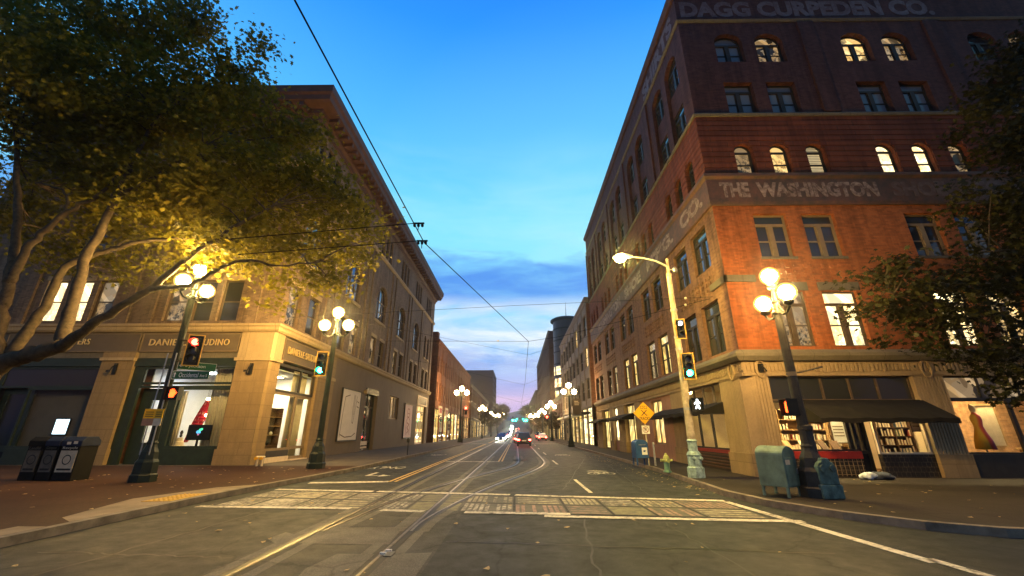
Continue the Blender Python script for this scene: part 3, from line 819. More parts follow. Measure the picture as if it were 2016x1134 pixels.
def window(parent, F, rz, u, z, w, h, rise, kind, fm, pane, depth=.22):
    data, pd = win_mesh(kind, w, h, rise, fm)
    k = (pd.name, pane)
    if k not in PANES:
        c = pd.copy(); c.materials[0] = M[pane]; PANES[k] = c
    o = bpy.data.objects.new('window', data); COL.objects.link(o); o.parent = parent
    o.location = F(u, depth, z); o.rotation_euler = (0, 0, rz)
    p = bpy.data.objects.new('pane', PANES[k]); COL.objects.link(p); p.parent = o
    return o

# ================================================================== the corner building on the right (six storeys)
X0, Y0 = 9.1, 16.6
XE, YE = 32.5, 48.2
FF = lambda u, d, z: (u, Y0 + d, z)
FS = lambda u, d, z: (X0 + d, u, z)
rb = empty('brick_building', (X0, Y0, 0), label='six storey red brick corner building with faded painted lettering and fluted stone base', cat='building')
def part(mb, name, parent, base, **k):
    o = mb.build(name, parent, **k); o.location = (-base[0], -base[1], -base[2]) if len(base) == 3 else o.location
    return o
RBB = (X0, Y0, 0)
def FFl(u, d, z): return (u - X0, d, z)
def FSl(u, d, z): return (d, u - Y0, z)
fb = [13.0 - .27, 19.6, 26.45]          # front bay centres
sb = [19.65, 26.2, 32.75, 39.2, 45.4]   # side bay centres
H23, H4, H56 = [], [], []
SW = []                                 # side holes
fh2 = [(c + s * 1.1, 1.5) for c in fb for s in (-1, 1)]
sh2 = [(c + s * 1.2, 1.75) for c in sb for s in (-1, 1)]
fh4 = [(c + s * 1.74 + .12, .88) for c in fb for s in (-1, 0, 1)]
sh4 = [(c + s * 1.55, .85) for c in sb for s in (-1, 0, 1)]
# second and third floors
w = MB()
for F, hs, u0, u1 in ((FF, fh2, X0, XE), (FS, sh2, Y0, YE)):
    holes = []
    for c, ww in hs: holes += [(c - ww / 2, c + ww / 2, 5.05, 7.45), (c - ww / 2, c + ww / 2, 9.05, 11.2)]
    facade(w, M['brick_red' if F is FF else 'brick_dull'], F, u0, u1, 4.9, 11.65, holes)
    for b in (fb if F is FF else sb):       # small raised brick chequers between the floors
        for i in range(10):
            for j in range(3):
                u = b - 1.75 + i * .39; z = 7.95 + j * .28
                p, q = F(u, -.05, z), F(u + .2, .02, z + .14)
                w.box(p[0], q[0], p[1], q[1], z, z + .14, M['brick_red' if F is FF else 'brick_dull'])
part(w, 'wall', rb, RBB)
w = MB()
for F, hs, u0, u1 in ((FF, fh4, X0, XE), (FS, sh4, Y0, YE)):
    facade(w, M['brick_rust'], F, u0, u1, 13.3, 16.75, [(c - ww / 2, c + ww / 2, 13.32, 15.1, ww / 2) for c, ww in hs])
z = 13.62                              # rusticated courses stand proud, with dark joints between
path = [(XE, Y0), (X0, Y0), (X0, YE)]
def courses(F, hs, u0, u1, z0, z1):
    zz = z0
    while zz < z1 - .1:
        # cut round the arches
        cuts = []
        for c, ww in hs:
            if zz > 15.1 or zz + .26 < 13.32: continue
            if zz + .26 <= 15.1 - ww / 2: hw = ww / 2
            else:
                dz = max(0, (zz) - (15.1 - ww / 2)); hw = math.sqrt(max(0, (ww / 2) ** 2 - dz * dz))
            if hw > .02: cuts.append((c - hw - .03, c + hw + .03))
        a = u0
        for p, q in sorted(cuts) + [(u1, u1)]:
            if p > a + .02:
                A, B = F(a, -.045, zz), F(p, .03, zz)
                w.box(A[0], B[0], A[1], B[1], zz, zz + .27, M['brick_rust'])
            a = max(a, q)
        zz += .31
courses(FF, fh4, X0 - .045, XE, 13.42, 16.7); courses(FS, sh4, Y0 + .005, YE, 13.42, 16.7)
part(w, 'rusticated_wall', rb, RBB)
w = MB()
for F, hs, u0, u1 in ((FF, fh2, X0, XE), (FS, sh2, Y0, YE)):
    holes = []
    for c, ww in hs:
        if F is FF: holes += [(c - ww / 2, c + ww / 2, 17.0, 19.0), (c - ww / 2, c + ww / 2, 20.42, 22.45, .62)]
        else:      # along the side street both storeys share one tall arched recess, with a brick spandrel set back
            holes += [(c - ww / 2, c + ww / 2, 17.0, 22.45, .62)]
            A, B = F(c - ww / 2 + .003, .2, 0), F(c + ww / 2 - .003, .42, 0); w.box(A[0], B[0], A[1], B[1], 19.0, 20.42, M['brick_upper'])
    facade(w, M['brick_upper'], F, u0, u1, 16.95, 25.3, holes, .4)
    bs = fb if F is FF else sb
    for b in bs:                            # pilasters at the bay edges
        u = b + 3.3
        A, B = F(u - .42, -.12, 17), F(min(u1 - .02, u + .42), .02, 17)
        w.box(A[0], B[0], A[1], B[1], 17.0, 23.2, M['brick_upper'])
part(w, 'upper_wall', rb, RBB)
w = MB()
sweep(w, M['stone_dark'], [(-.05, 4.45), (.16, 4.45), (.30, 4.62), (.30, 4.74), (.12, 4.9), (-.05, 4.92)], path, 1)
sweep(w, M['stone_dark'], [(-.05, 16.72), (.12, 16.72), (.16, 16.84), (.05, 16.98), (-.05, 16.98)], path, 1)
sweep(w, M['stone_dark'], [(-.05, 23.3), (.05, 23.3), (.13, 23.42), (.08, 23.5), (-.05, 23.5)], path, 1)
sweep(w, M['cornice'], [(-.05, 25.2), (.12, 25.2), (.26, 25.45), (.26, 25.6), (-.45, 25.6), (-.45, 25.2)], path, 1)
# short stone strings with the broken corner at the second-floor heads
for F, (a, b) in ((FF, (X0 - .1, 10.35)), (FS, (Y0 - .1, 17.9))):
    A, B = F(a, -.1, 7.85), F(b, .02, 8.15); w.box(A[0], B[0], A[1], B[1], 7.86, 8.16, M['stone_dark'])
for c, ww in fh2:
    w.box(c - ww / 2 - .12, c + ww / 2 + .12, Y0 - .07, Y0 + .04, 7.46, 7.82, M['stone_dark'])
    w.box(c - ww / 2 - .04, c + ww / 2 + .04, Y0 - .06, Y0 + .1, 8.93, 9.04, M['stone_dark'])
part(w, 'stone_trim', rb, RBB)
w = MB()
sweep(w, M['band_dark'], [(-.05, 11.62), (.10, 11.62), (.13, 11.78), (.13, 12.98), (.24, 13.1), (.24, 13.26), (-.05, 13.32)], path, 1)
part(w, 'painted_band', rb, RBB)
def letters_rb(txt, mt, o, front, **k):
    ux = (1, 0, 0) if front else (0, -1, 0)
    ob = lettering('lettering', txt, M[mt], o, ux, (0, 0, 1), parent=rb, **k)
    ob.location = (-X0, -Y0, 0); return ob
letters_rb('THE', 'ghost', (9.55, Y0 - .131, 12.0), True, width=1.35, height=.8, bold=.05)
letters_rb('WASHINGTON', 'ghost', (11.25, Y0 - .131, 12.0), True, width=5.6, height=.8, bold=.05)
letters_rb('SHOE', 'ghost_faint', (17.5, Y0 - .131, 12.0), True, width=2.5, height=.8, bold=.05)
letters_rb('MFG. CO.', 'ghost_faint', (20.6, Y0 - .131, 12.0), True, width=4.2, height=.8, bold=.05)
for txt, ya, yb in (('WASHINGTON', 43.6, 33.4), ('SHOE', 32.0, 27.4), ("M'F'G.", 25.9, 21.0), ('CO.', 19.9, 17.1)):
    letters_rb(txt, 'ghost', (X0 - .131, ya, 11.98), False, width=ya - yb, height=.85, bold=.055)
letters_rb('DAGG CURPEDEN CO.', 'ghost_roof', (9.35, Y0 - .001, 23.75), True, width=14.2, height=1.2, bold=.05)
letters_rb('SHIRTS', 'ghost_roof', (X0 - .001, 22.9, 23.75), False, width=5.6, height=1.2, bold=.05)
# windows
def put(parent, F, rz, base, *a, **k):
    o = window(parent, F, rz, *a, **k)
    o.location = Vector(o.location) - Vector(base); return o
rr = random.Random(5)
front_pane = {  # (floor, index): pane
 2: ['lit_dim', 'lit_white', 'lit_white', 'lit_warm', 'glass_dark', 'lit_warm'], 3: ['glass_dark'] * 6,
 4: ['lit_dim', 'lit_warm', 'lit_blind', 'lit_white', 'lit_white', 'lit_dim', 'lit_warm', 'lit_dim', 'lit_dim'],
 5: ['blind', 'blind', 'blind', 'blind', 'blind', 'blind'], 6: ['blind', 'lit_dim', 'lit_warm', 'lit_dim', 'glass_dark', 'lit_dim']}
for i, (c, ww) in enumerate(fh2):
    put(rb, FF, 0, RBB, c, 5.05, ww, 2.4, 0, 'double', 'frame_brown', front_pane[2][i])
    put(rb, FF, 0, RBB, c, 9.05, ww, 2.15, 0, 'double', 'frame_tan', front_pane[3][i])
    put(rb, FF, 0, RBB, c, 17.0, ww, 2.0, 0, 'double', 'frame_dark', front_pane[5][i], depth=.3)
    put(rb, FF, 0, RBB, c, 20.42, ww, 2.03, .62, 'double', 'frame_dark', front_pane[6][i], depth=.3)
for i, (c, ww) in enumerate(fh4): put(rb, FF, 0, RBB, c, 13.32, ww, 1.78, ww / 2, 'sash', 'frame_dark', front_pane[4][i])
rzS = -math.pi / 2
s2 = ['glass_sky', 'glass_dark', 'lit_yellow', 'lit_blind', 'lit_yellow', 'lit_yellow', 'lit_blind', 'glass_dark', 'glass_dark', 'glass_dark']
for i, (c, ww) in enumerate(sh2):
    put(rb, FS, rzS, RBB, c, 5.05, ww, 2.4, 0, 'double', 'frame_dark', s2[i])
    put(rb, FS, rzS, RBB, c, 9.05, ww, 2.15, 0, 'double', 'frame_dark', 'glass_sky' if i < 2 else 'glass_dark')
    put(rb, FS, rzS, RBB, c, 17.0, ww, 2.0, 0, 'double', 'frame_dark', 'glass_sky', depth=.3)
    put(rb, FS, rzS, RBB, c, 20.42, ww, 2.03, .62, 'double', 'frame_dark', 'glass_sky', depth=.3)
for i, (c, ww) in enumerate(sh4): put(rb, FS, rzS, RBB, c, 13.32, ww, 1.78, ww / 2, 'sash', 'frame_dark', 'glass_dark')
# ---- stone base
ops = [(10.05, 15.75), (16.95, 22.65), (23.85, 29.6)]
sops = [(18.7, 23.2), (26.75, 28.9), (32.7, 35.9), (38.1, 40.2), (41.6, 45.2)]
w = MB()
def fluted(F, a, b, z0, z1, n=None):
    """pier face with vertical flutes over a plain plinth"""
    n = n or max(3, int((b - a) / .115))
    for i in range(n):
        p = a + (b - a) * i / n; q = a + (b - a) * (i + 1) / n; g = (q - p) * .22
        for u0, u1, d in ((p, q - g, -.035), (q - g, q, 0.0)):
            A, B = F(u0, d, 0), F(u1, .35, 0); w.box(A[0], B[0], A[1], B[1], z0, z1, M['stone_tan'])
    A, B = F(a - .03, -.09, 0), F(b + .03, .36, 0); w.box(A[0], B[0], A[1], B[1], .13, z0, M['stone_base'])
    A, B = F(a - .02, -.06, 0), F(b + .02, .355, 0); w.box(A[0], B[0], A[1], B[1], z1, z1 + .07, M['stone_tan'])
CH = .32
piers = [(15.75, 16.95), (22.65, 23.85), (29.6, XE)]
for a, b in piers: fluted(FF, a, b, .95, 3.83)
fluted(FF, X0 + CH, 10.05, .95, 3.83); fluted(FS, Y0 + CH, 18.7, .95, 3.83)
for a, b in ((23.2, 24.9), (31.2, 32.7), (35.9, 38.1), (40.2, 41.6), (45.2, 48.2)): fluted(FS, a, b, .95, 3.83)
w.prism([(X0, Y0 + CH), (X0 + CH, Y0), (X0 + .6, Y0 + .3), (X0 + .3, Y0 + .6)], 'z', .13, 3.9, M['stone_tan'])
w.prism([(X0 - .07, Y0 + CH), (X0 + CH, Y0 - .07), (X0 + .62, Y0 + .25), (X0 + .25, Y0 + .62)], 'z', .125, .95, M['stone_base'])
# frieze with its worn carved fluting
for F, a, b in ((FF, X0, XE), (FS, Y0, YE)):
    A, B = F(a, .02, 0), F(b, .4, 0); w.box(A[0], B[0], A[1], B[1], 3.9, 4.47, M['stone_tan'])
    n = int((b - a) / .16); rf = random.Random(2)
    for i in range(n):
        u = a + i * .16; k = rf.uniform(.0, .09)
        A, B = F(u, -.035, 0), F(u + .095, .03, 0); w.box(A[0], B[0], A[1], B[1], 4.0 + k, 4.38 - k * .6, M['stone_tan'])
    A, B = F(a, -.06, 0), F(b, .03, 0); w.box(A[0], B[0], A[1], B[1], 3.86, 3.97, M['stone_tan'])
# pier caps with the oval cartouche
def ring(F, u, z, rx, rz_, t):
    n = 20
    for i in range(n):
        a, b = 2 * math.pi * i / n, 2 * math.pi * (i + 1) / n
        q = [(u + (rx + s) * math.cos(x), z + (rz_ + s) * math.sin(x)) for x, s in ((a, 0), (b, 0), (b, t), (a, t))]
        w.face([F(p[0], -.1, p[1]) for p in q], M['stone_tan'])
        w.face([F(q[2][0], -.1, q[2][1]), F(q[3][0], -.1, q[3][1]), F(q[3][0], 0, q[3][1]), F(q[2][0], 0, q[2][1])], M['stone_tan'])
        w.face([F(q[0][0], -.1, q[0][1]), F(q[1][0], -.1, q[1][1]), F(q[1][0], 0, q[1][1]), F(q[0][0], 0, q[0][1])], M['stone_tan'])
ring(FF, 9.78, 4.12, .17, .30, .06); ring(FS, 17.4, 4.12, .17, .30, .06); ring(FF, 16.35, 4.12, .17, .30, .06)
part(w, 'stone_base', rb, RBB)
w = MB()
w.box(9.70, 9.86, Y0 - .16, Y0 - .05, 4.0, 4.32, M['iron_black']); w.tube([(9.78, Y0 - .14, 4.25), (9.78, Y0 - .34, 4.12), (9.84, Y0 - .36, 3.98)], .03, M['iron_black'], 6)
part(w, 'wall_bracket', rb, RBB)
# ---- front shop
def framed(mb, F, a, b, z0, z1, mt, t=.07, d0=.1, d1=.2, mull=(), trans=()):
    for u0, u1, q0, q1 in ((a, a + t, z0, z1), (b - t, b, z0, z1), (a + t, b - t, z0, z0 + t), (a + t, b - t, z1 - t, z1)):
        A, B = F(u0, d0, 0), F(u1, d1, 0); mb.box(A[0], B[0], A[1], B[1], q0, q1, mt)
    for u in mull:
        A, B = F(u - t / 2, d0 - .008, 0), F(u + t / 2, d1 - .012, 0); mb.box(A[0], B[0], A[1], B[1], z0 + t, z1 - t, mt)
    for zz in trans:
        A, B = F(a + t, d0 - .016, 0), F(b - t, d1 - .024, 0); mb.box(A[0], B[0], A[1], B[1], zz - t / 2, zz + t / 2, mt)
def pane(parent, base, F, a, b, z0, z1, mt, d=.15, name='pane'):
    mb = MB(); A, B = F(a, d, 0), F(b, d + .012, 0); mb.box(A[0], B[0], A[1], B[1], z0, z1, mt)
    return part(mb, name, parent, base)
def front_unit(nm, parent, base, F, a, b, z0, z1, fm, pm, mull=(), trans=(), d=.1, t=.07, label=None):
    mb = MB(); framed(mb, F, a, b, z0, z1, M[fm], t, d, d + .1, mull, trans)
    o = part(mb, nm, parent, base); tag(o, label)
    p = pane(o, base, F, a + .02, b - .02, z0 + .02, z1 - .02, M[pm], d + .05)
    p.location = (0, 0, 0)
    return o
front_unit('transom_window', rb, RBB, FF, 10.06, 15.74, 2.9, 3.86, 'frame_brown', 'glass_dark', mull=(11.1, 12.2, 13.3, 14.4), d=.15)
front_unit('shop_window', rb, RBB, FF, 10.06, 13.0, 1.05, 2.9, 'frame_dark', 'shop_glass', d=.12)
front_unit('shop_window', rb, RBB, FF, 13.75, 15.74, .95, 2.9, 'cream', 'shop_glass', d=.12)
front_unit('shop_door', rb, RBB, FF, 13.0, 13.75, .16, 2.9, 'frame_dark', 'glass_dark', d=.5, t=.12, trans=(1.0,))
mb = MB(); mb.box(10.06, 13.0, Y0 + .02, Y0 + .2, .80, 1.05, M['red_sign']); part(mb, 'sign_board', rb, RBB)
mb = MB(); mb.box(10.06, 13.0, Y0 + .06, Y0 + .25, .13, .80, M['tile_black']); mb.box(13.75, 15.74, Y0 + .06, Y0 + .25, .13, .95, M['tile_black'])
for i in range(18): mb.box(10.1 + i * .165, 10.115 + i * .165, Y0 + .035, Y0 + .05, .2, .78, M['frame_tan'])
for i in range(4): mb.box(10.08, 12.98, Y0 + .03, Y0 + .045, .25 + i * .15, .262 + i * .15, M['frame_tan'])
part(mb, 'stallriser', rb, RBB)
def awning(nm, parent, base, F, a, b, zt, out, zb, val, mt, label=None):
    mb = MB(); n = max(8, int((b - a) * 3))
    for i in range(n):
        p, q = a + (b - a) * i / n, a + (b - a) * (i + 1) / n; s0 = .02 * math.sin(p * 5.1); s1 = .02 * math.sin(q * 5.1)
        mb.face([F(p, 0, zt), F(q, 0, zt), F(q, -out, zb + val + s1), F(p, -out, zb + val + s0)], M[mt])
        mb.face([F(p, -out, zb + val + s0), F(q, -out, zb + val + s1), F(q, -out + .02, zb + s1 * 2), F(p, -out + .02, zb + s0 * 2)], M[mt])
        mb.face([F(p, 0, zt - .03), F(q, 0, zt - .03), F(q, -out + .03, zb + val - .03), F(p, -out + .03, zb + val - .03)], M[mt])
    for u in (a, b):
        mb.face([F(u, 0, zt), F(u, -out, zb + val), F(u, -out, zb), F(u, 0, zb + .05)], M[mt])
        A, B = F(u - .02, 0, 0), F(u + .02, -out, 0)
        mb.tube([F(u, 0, zb + .03), F(u, -out, zb + .03)], .015, M['iron_black'], 5)
    o = part(mb, nm, parent, base); return tag(o, label)
awning('awning', rb, RBB, FF, 10.9, 15.85, 2.93, 1.2, 2.06, .16, 'awning')
awning('awning', rb, RBB, FS, 18.6, 26.7, 3.0, 1.0, 2.45, .17, 'awning')
awning('awning', rb, RBB, FS, 33.0, 38.6, 3.15, 1.0, 2.62, .17, 'awning')
awning('awning', rb, RBB, FS, 42.0, 48.1, 3.05, 1.0, 2.62, .17, 'awning')
# second shop
front_unit('transom_window', rb, RBB, FF, 16.96, 22.64, 2.95, 3.86, 'frame_dark', 'lit_dim', mull=(18.4, 19.9, 21.3), d=.15)
front_unit('shop_window', rb, RBB, FF, 16.96, 19.3, .95, 2.95, 'frame_dark', 'shop_glass', d=.12)
front_unit('shop_window', rb, RBB, FF, 19.3, 22.64, .95, 2.95, 'frame_dark', 'shop_glass', d=.12)
mb = MB(); mb.box(16.96, 22.64, Y0 + .05, Y0 + .25, .13, .95, M['frame_dark']); mb.box(23.86, 29.59, Y0 + .05, Y0 + .25, .13, .95, M['frame_dark']); part(mb, 'stallriser', rb, RBB)
front_unit('shop_window', rb, RBB, FF, 23.86, 29.59, .95, 3.86, 'frame_dark', 'lit_dim', mull=(25.7, 27.6), trans=(2.95,), d=.12)
# side ground floor
front_unit('transom_window', rb, RBB, FS, 18.71, 23.19, 2.95, 3.86, 'frame_brown', 'shop_glass', mull=(19.8, 20.9, 22.0), d=.15)
front_unit('shop_window', rb, RBB, FS, 18.71, 23.19, 1.0, 2.95, 'frame_dark', 'shop_glass', mull=(20.3, 21.7), d=.12)
mb = MB(); mb.box(X0 + .03, X0 + .2, 18.71, 23.19, .86, 1.0, M['red_sign']); mb.box(X0 + .08, X0 + .2, 18.71, 23.19, .13, .86, M['frame_dark'])
for i in range(5): mb.box(X0 + .02, X0 + .08, 18.75, 23.15, .24 + i * .13, .29 + i * .13, M['wood_dark'])
part(mb, 'stallriser', rb, RBB)
w = MB()
holes = [(26.75, 28.9, 1.0, 3.7), (32.7, 35.9, .15, 3.85), (38.1, 40.2, .95, 3.85), (41.6, 45.2, .15, 3.85)]
facade(w, M['stucco_pink'], lambda u, d, z: FS(u, d + .06, z), 24.9, 31.2, .13, 3.88, holes[:1], .3)
part(w, 'rendered_wall', rb, RBB)
front_unit('shop_window', rb, RBB, FS, 26.75, 28.9, 1.0, 3.7, 'frame_tan', 'lit_yellow', mull=(27.9,), d=.2, t=.1)
front_unit('doorway', rb, RBB, FS, 32.7, 35.9, .15, 3.85, 'frame_tan', 'lit_yellow', mull=(34.2,), trans=(3.0,), d=.25, t=.12)
front_unit('shop_window', rb, RBB, FS, 38.1, 40.2, .95, 3.85, 'frame_brown', 'lit_white', mull=(39.1,), trans=(3.0,), d=.2)
mb = MB(); mb.box(X0 + .1, X0 + .3, 38.1, 40.2, .13, .95, M['stucco_pink']); part(mb, 'stallriser', rb, RBB)
front_unit('doorway', rb, RBB, FS, 41.6, 45.2, .15, 3.85, 'frame_dark', 'lit_yellow', mull=(43.4,), trans=(3.0,), d=.25, t=.12)
mb = MB()   # core, roof and back walls
mb.box(X0 + .5, XE, Y0 + 7.2, YE, .1, 4.5, M['brick_side']); mb.box(X0 + .5, XE, Y0 + .5, YE, 4.5, 25.0, M['brick_side'])
part(mb, 'core_wall', rb, RBB)
mb = MB(); mb.box(X0 + .46, XE - .01, Y0 + .46, YE - .01, 25.0, 25.2, M['roofing']); mb.box(16, 20, 28, 33, 25.2, 27.6, M['brick_side']); part(mb, 'roof', rb, RBB)

# ---- shop interiors: rooms are part of the building; the furniture stands in them
def room(parent, base, x0, x1, y0, y1, z0, z1, wall, floor, openside=('-y',), name='shop_room'):
    mb = MB(); q = .06
    mb.box(x0, x1, y0, y1, z0 - q, z0, M[floor]); mb.box(x0, x1, y0, y1, z1, z1 + q, M[wall])
    if '+y' not in openside: mb.box(x0, x1, y1, y1 + q, z0, z1, M[wall])
    if '-y' not in openside: mb.box(x0, x1, y0 - q, y0, z0, z1, M[wall])
    if '-x' not in openside: mb.box(x0 - q, x0, y0, y1, z0, z1, M[wall])
    if '+x' not in openside: mb.box(x1, x1 + q, y0, y1, z0, z1, M[wall])
    return part(mb, name, parent, base)
room(rb, RBB, X0 + .36, 16.2, Y0 + .36, 23.7, .2, 3.85, 'plaster_warm', 'floor_wood', ('-y', '-x'))
room(rb, RBB, 16.6, 23.2, Y0 + .36, 19.2, .2, 3.85, 'brick_warm', 'floor_wood')
def ceiling_lamp(x, y, z, mt, lx, ly, label):
    o = empty('ceiling_light', (x, y, z), label=label, cat='ceiling light')
    mb = MB(); mb.box(-lx - .03, lx + .03, -ly - .03, ly + .03, -.02, .045, M['white']); mb.build('housing', o)
    mb = MB(); mb.box(-lx, lx, -ly, ly, -.05, -.021, M[mt]); mb.build('diffuser', o)
ceiling_lamp(11.9, 17.45, 3.78, 'em_warm', .9, .14, 'long ceiling light over the pale bookcase in the corner bookshop')
ceiling_lamp(15.0, 17.15, 3.78, 'em_warm', .5, .08, 'ceiling light over the dark bookcases right of the bookshop door')
ceiling_lamp(19.6, 17.6, 3.78, 'em_warm', .8, .12, 'ceiling light inside the shop with the rainbow dress')
# bookcases
BK = []
rb_ = random.Random(9)
for i in range(7):
    mb = MB(); c = [(.45, .30, .16), (.30, .05, .03), (.10, .16, .22), (.50, .45, .36), (.16, .20, .10), (.35, .17, .05), (.09, .07, .06)][i]
    hh = .2 + .012 * i; mb.box(-.022, .022, -.08, .08, 0, hh, mat('book_cover_%s' % ['tan', 'red', 'blue', 'cream', 'green', 'rust', 'black'][i], c, .6, .1, 9, bmp=0)); mb.box(-.018, .018, -.081, .06, .006, hh - .006, M['cream'])
    o = mb.build('book'); BK.append(o)
used = set()
def bookcase(x, y, w_, h_, n, wood, label, grp, rz=0, every=1):
    o = empty('bookcase', (x, y, .2), rz, label, 'bookcase')
    mb = MB()
    for s in (0, w_ / 2, w_): mb.box(s - .02, s + .02, 0, .26, 0, h_, M[wood])
    mb.build('upright', o)
    mb = MB(); mb.box(0, w_, .255, .27, 0, h_, M[wood]); mb.build('back_panel', o)
    for k in range(n + 1):
        zz = k * (h_ - .03) / n
        mb = MB(); mb.box(.021, w_ - .021, .005, .25, zz, zz + .025, M[wood]); mb.build('shelf', o)
        if k == n: continue
        u = .06
        while u < w_ - .08:
            if abs(u - w_ / 2) < .05: u += .1; continue
            if rb_.random() < .86:
                i = rb_.randrange(7); b = BK[i]
                if i in used: b = b.copy(); COL.objects.link(b)
                used.add(i)
                p = Matrix.Rotation(rz, 4, 'Z') @ Vector((u, .10, 0))
                b.location = (x + p.x, y + p.y, .2 + zz + .026); b.rotation_euler = (0, 0, rz)
                b.scale = (rb_.uniform(1.5, 2.4), 1, rb_.uniform(.85, 1.15))
                tag(b, 'book standing upright on a shelf of the ' + grp, 'book', 'books on the ' + grp)
            u += rb_.uniform(.10, .14)
bookcase(10.95, 18.0, 1.9, 2.45, 6, 'wood', 'low pale wooden bookcase seen through the bookshop window behind the lamp post', 'pale wooden bookcase in the shop window')
bookcase(14.7, 17.72, 1.4, 2.75, 8, 'wood_dark', 'tall dark bookcase right of the bookshop door', 'tall dark bookcase right of the shop door')
bookcase(13.1, 19.2, 1.4, 2.4, 5, 'wood', 'bookcase at the back of the bookshop', 'bookcase at the back of the bookshop')
for x_, y_, zz, ww, hh, mt, lb in ((15.42, 17.0, 1.75, .5, .75, 'cream', 'framed print hanging in the right bookshop window'), (12.95, 17.9, 1.3, .62, 1.1, 'white', 'pale poster hanging inside the bookshop between bookcase and door')):
    o = empty('framed_print', (x_, y_, zz), label=lb, cat='picture')
    mb = MB(); framed(mb, lambda u, d, z: (u, d, z), 0, ww, 0, hh, M['wood_dark'], .04, -.03, .02); mb.build('frame', o)
    mb = MB(); mb.box(.02, ww - .02, -.01, .01, .02, hh - .02, M[mt])
    for i in range(4): mb.box(.1, ww - .1, -.014, -.010, hh * .25 + i * .12, hh * .25 + i * .12 + .04, M['frame_tan'])
    mb.build('print', o)
o = empty('display_table', (10.5, 17.25, .2), label='low dark display table behind the left bookshop window', cat='table')
mb = MB(); mb.box(0, 2.3, 0, .6, .78, .83, M['wood_dark']); mb.build('table_top', o)
for lx in (.05, 2.2):
    for ly in (.05, .5):
        mb = MB(); mb.box(lx, lx + .06, ly, ly + .06, 0, .78, M['wood_dark']); mb.build('leg', o)
for i, (dx, rz) in enumerate(((.15, .3), (.7, -.1), (1.5, .15), (1.9, -.2))):
    mb = MB(); mb.prism([(0, 0), (.3, .36), (.28, .38), (-.03, .02)], 'x', 0, .3, M[['wood', 'cream', 'wood_dark', 'wood_dark'][i]])
    tag(mb.build('display_book', loc=(10.6 + dx, 17.35, 1.031), rz=rz), ['tan', 'cream', 'dark brown left', 'dark brown right'][i] + ' large book leaning on the display table in the bookshop window', 'book')
# globe pendant behind the side transom
o = empty('pendant_lamp', (10.3, 20.0, 3.35), label='round white pendant lamp behind the transom over the side awning', cat='lamp')
mb = MB(); mb.sphere((0, 0, 0), .17, M['em_bulb'], 16, 10); mb.build('globe', o, smooth=True)
mb = MB(); mb.tube([(0, 0, .16), (0, 0, .5)], .012, M['iron_black'], 6); mb.build('rod', o)
# dress form with striped dress, and flowers, in the second shop
o = empty('mannequin', (18.4, 17.3, .55), label='mannequin in a red yellow and purple dress in the window of the second shop', cat='mannequin')
mb = MB(); mb.lathe([(.2, 0), (.2, .03), (.03, .06), (.03, .75)], (0, 0, .0), M['iron_black'], 12); mb.build('stand', o)
mb = MB(); mb.lathe([(.05, 1.95), (.09, 2.0), (.10, 2.1), (.07, 2.2), (.01, 2.23)], (0, 0, 0), M['cream'], 12); mb.build('head', o, smooth=True)
dress = mat('rainbow_dress', (.5, .1, .06), .8, .1, 3)
tt = dress.node_tree; bb = tt.nodes['Principled BSDF']; tcx = tt.nodes.new('ShaderNodeTexCoord'); sxx = tt.nodes.new('ShaderNodeSeparateXYZ'); tt.links.new(tcx.outputs['Generated'], sxx.inputs[0])
tt.links.new(ramp(tt, sxx.outputs[0], [(0, (.62, .40, .03)), (.3, (.55, .36, .04)), (.4, (.5, .08, .04)), (.6, (.32, .05, .12)), (.75, (.20, .07, .16)), (1, (.12, .08, .20))]), bb.inputs['Base Color'])
mb = MB(); mb.lathe([(.30, .55), (.26, .9), (.17, 1.2), (.13, 1.4), (.17, 1.65), (.15, 1.8), (.05, 1.93)], (0, 0, 0), dress, 18); mb.build('dress', o, smooth=True)
o = empty('painting', (19.35, 17.8, 1.15), label='tall pale framed canvas beside the mannequin in the second shop window', cat='painting')
mb = MB(); framed(mb, lambda u, d, z: (u, d, z), -.5, .5, 0, 1.7, M['wood'], .07, -.03, .03); mb.build('frame', o)
mb = MB(); mb.box(-.46, .46, -.012, .012, .04, 1.66, M['cream']); mb.build('canvas', o)
o = empty('side_table', (20.6, 17.4, .35), label='low wooden table with yellow flowers on it in the second shop window', cat='table')
mb = MB(); mb.box(-.7, .7, -.22, .22, .74, .8, M['wood']); mb.build('table_top', o)
for sx in (-.62, .56):
    mb = MB(); mb.box(sx, sx + .06, -.18, .18, 0, .74, M['wood']); mb.build('leg', o)
yel = mat('yellow_petal', (.75, .45, .02), .6, .2, 9)
mb = MB(); rf = random.Random(4)
for i in range(60):
    c = Vector((rf.uniform(-.5, .5), rf.uniform(-.15, .15), .84 + rf.uniform(0, .18)))
    for k in range(5):
        a = k * 1.26 + rf.random(); mb.face([c, c + Vector((.06 * math.cos(a), .06 * math.sin(a), .02)), c + Vector((.06 * math.cos(a + .7), .06 * math.sin(a + .7), .03))], yel)
tag(mb.build('flower_bunch', loc=(20.6, 17.4, .35)), 'heap of yellow flowers on the low table in the second shop window', 'flowers')
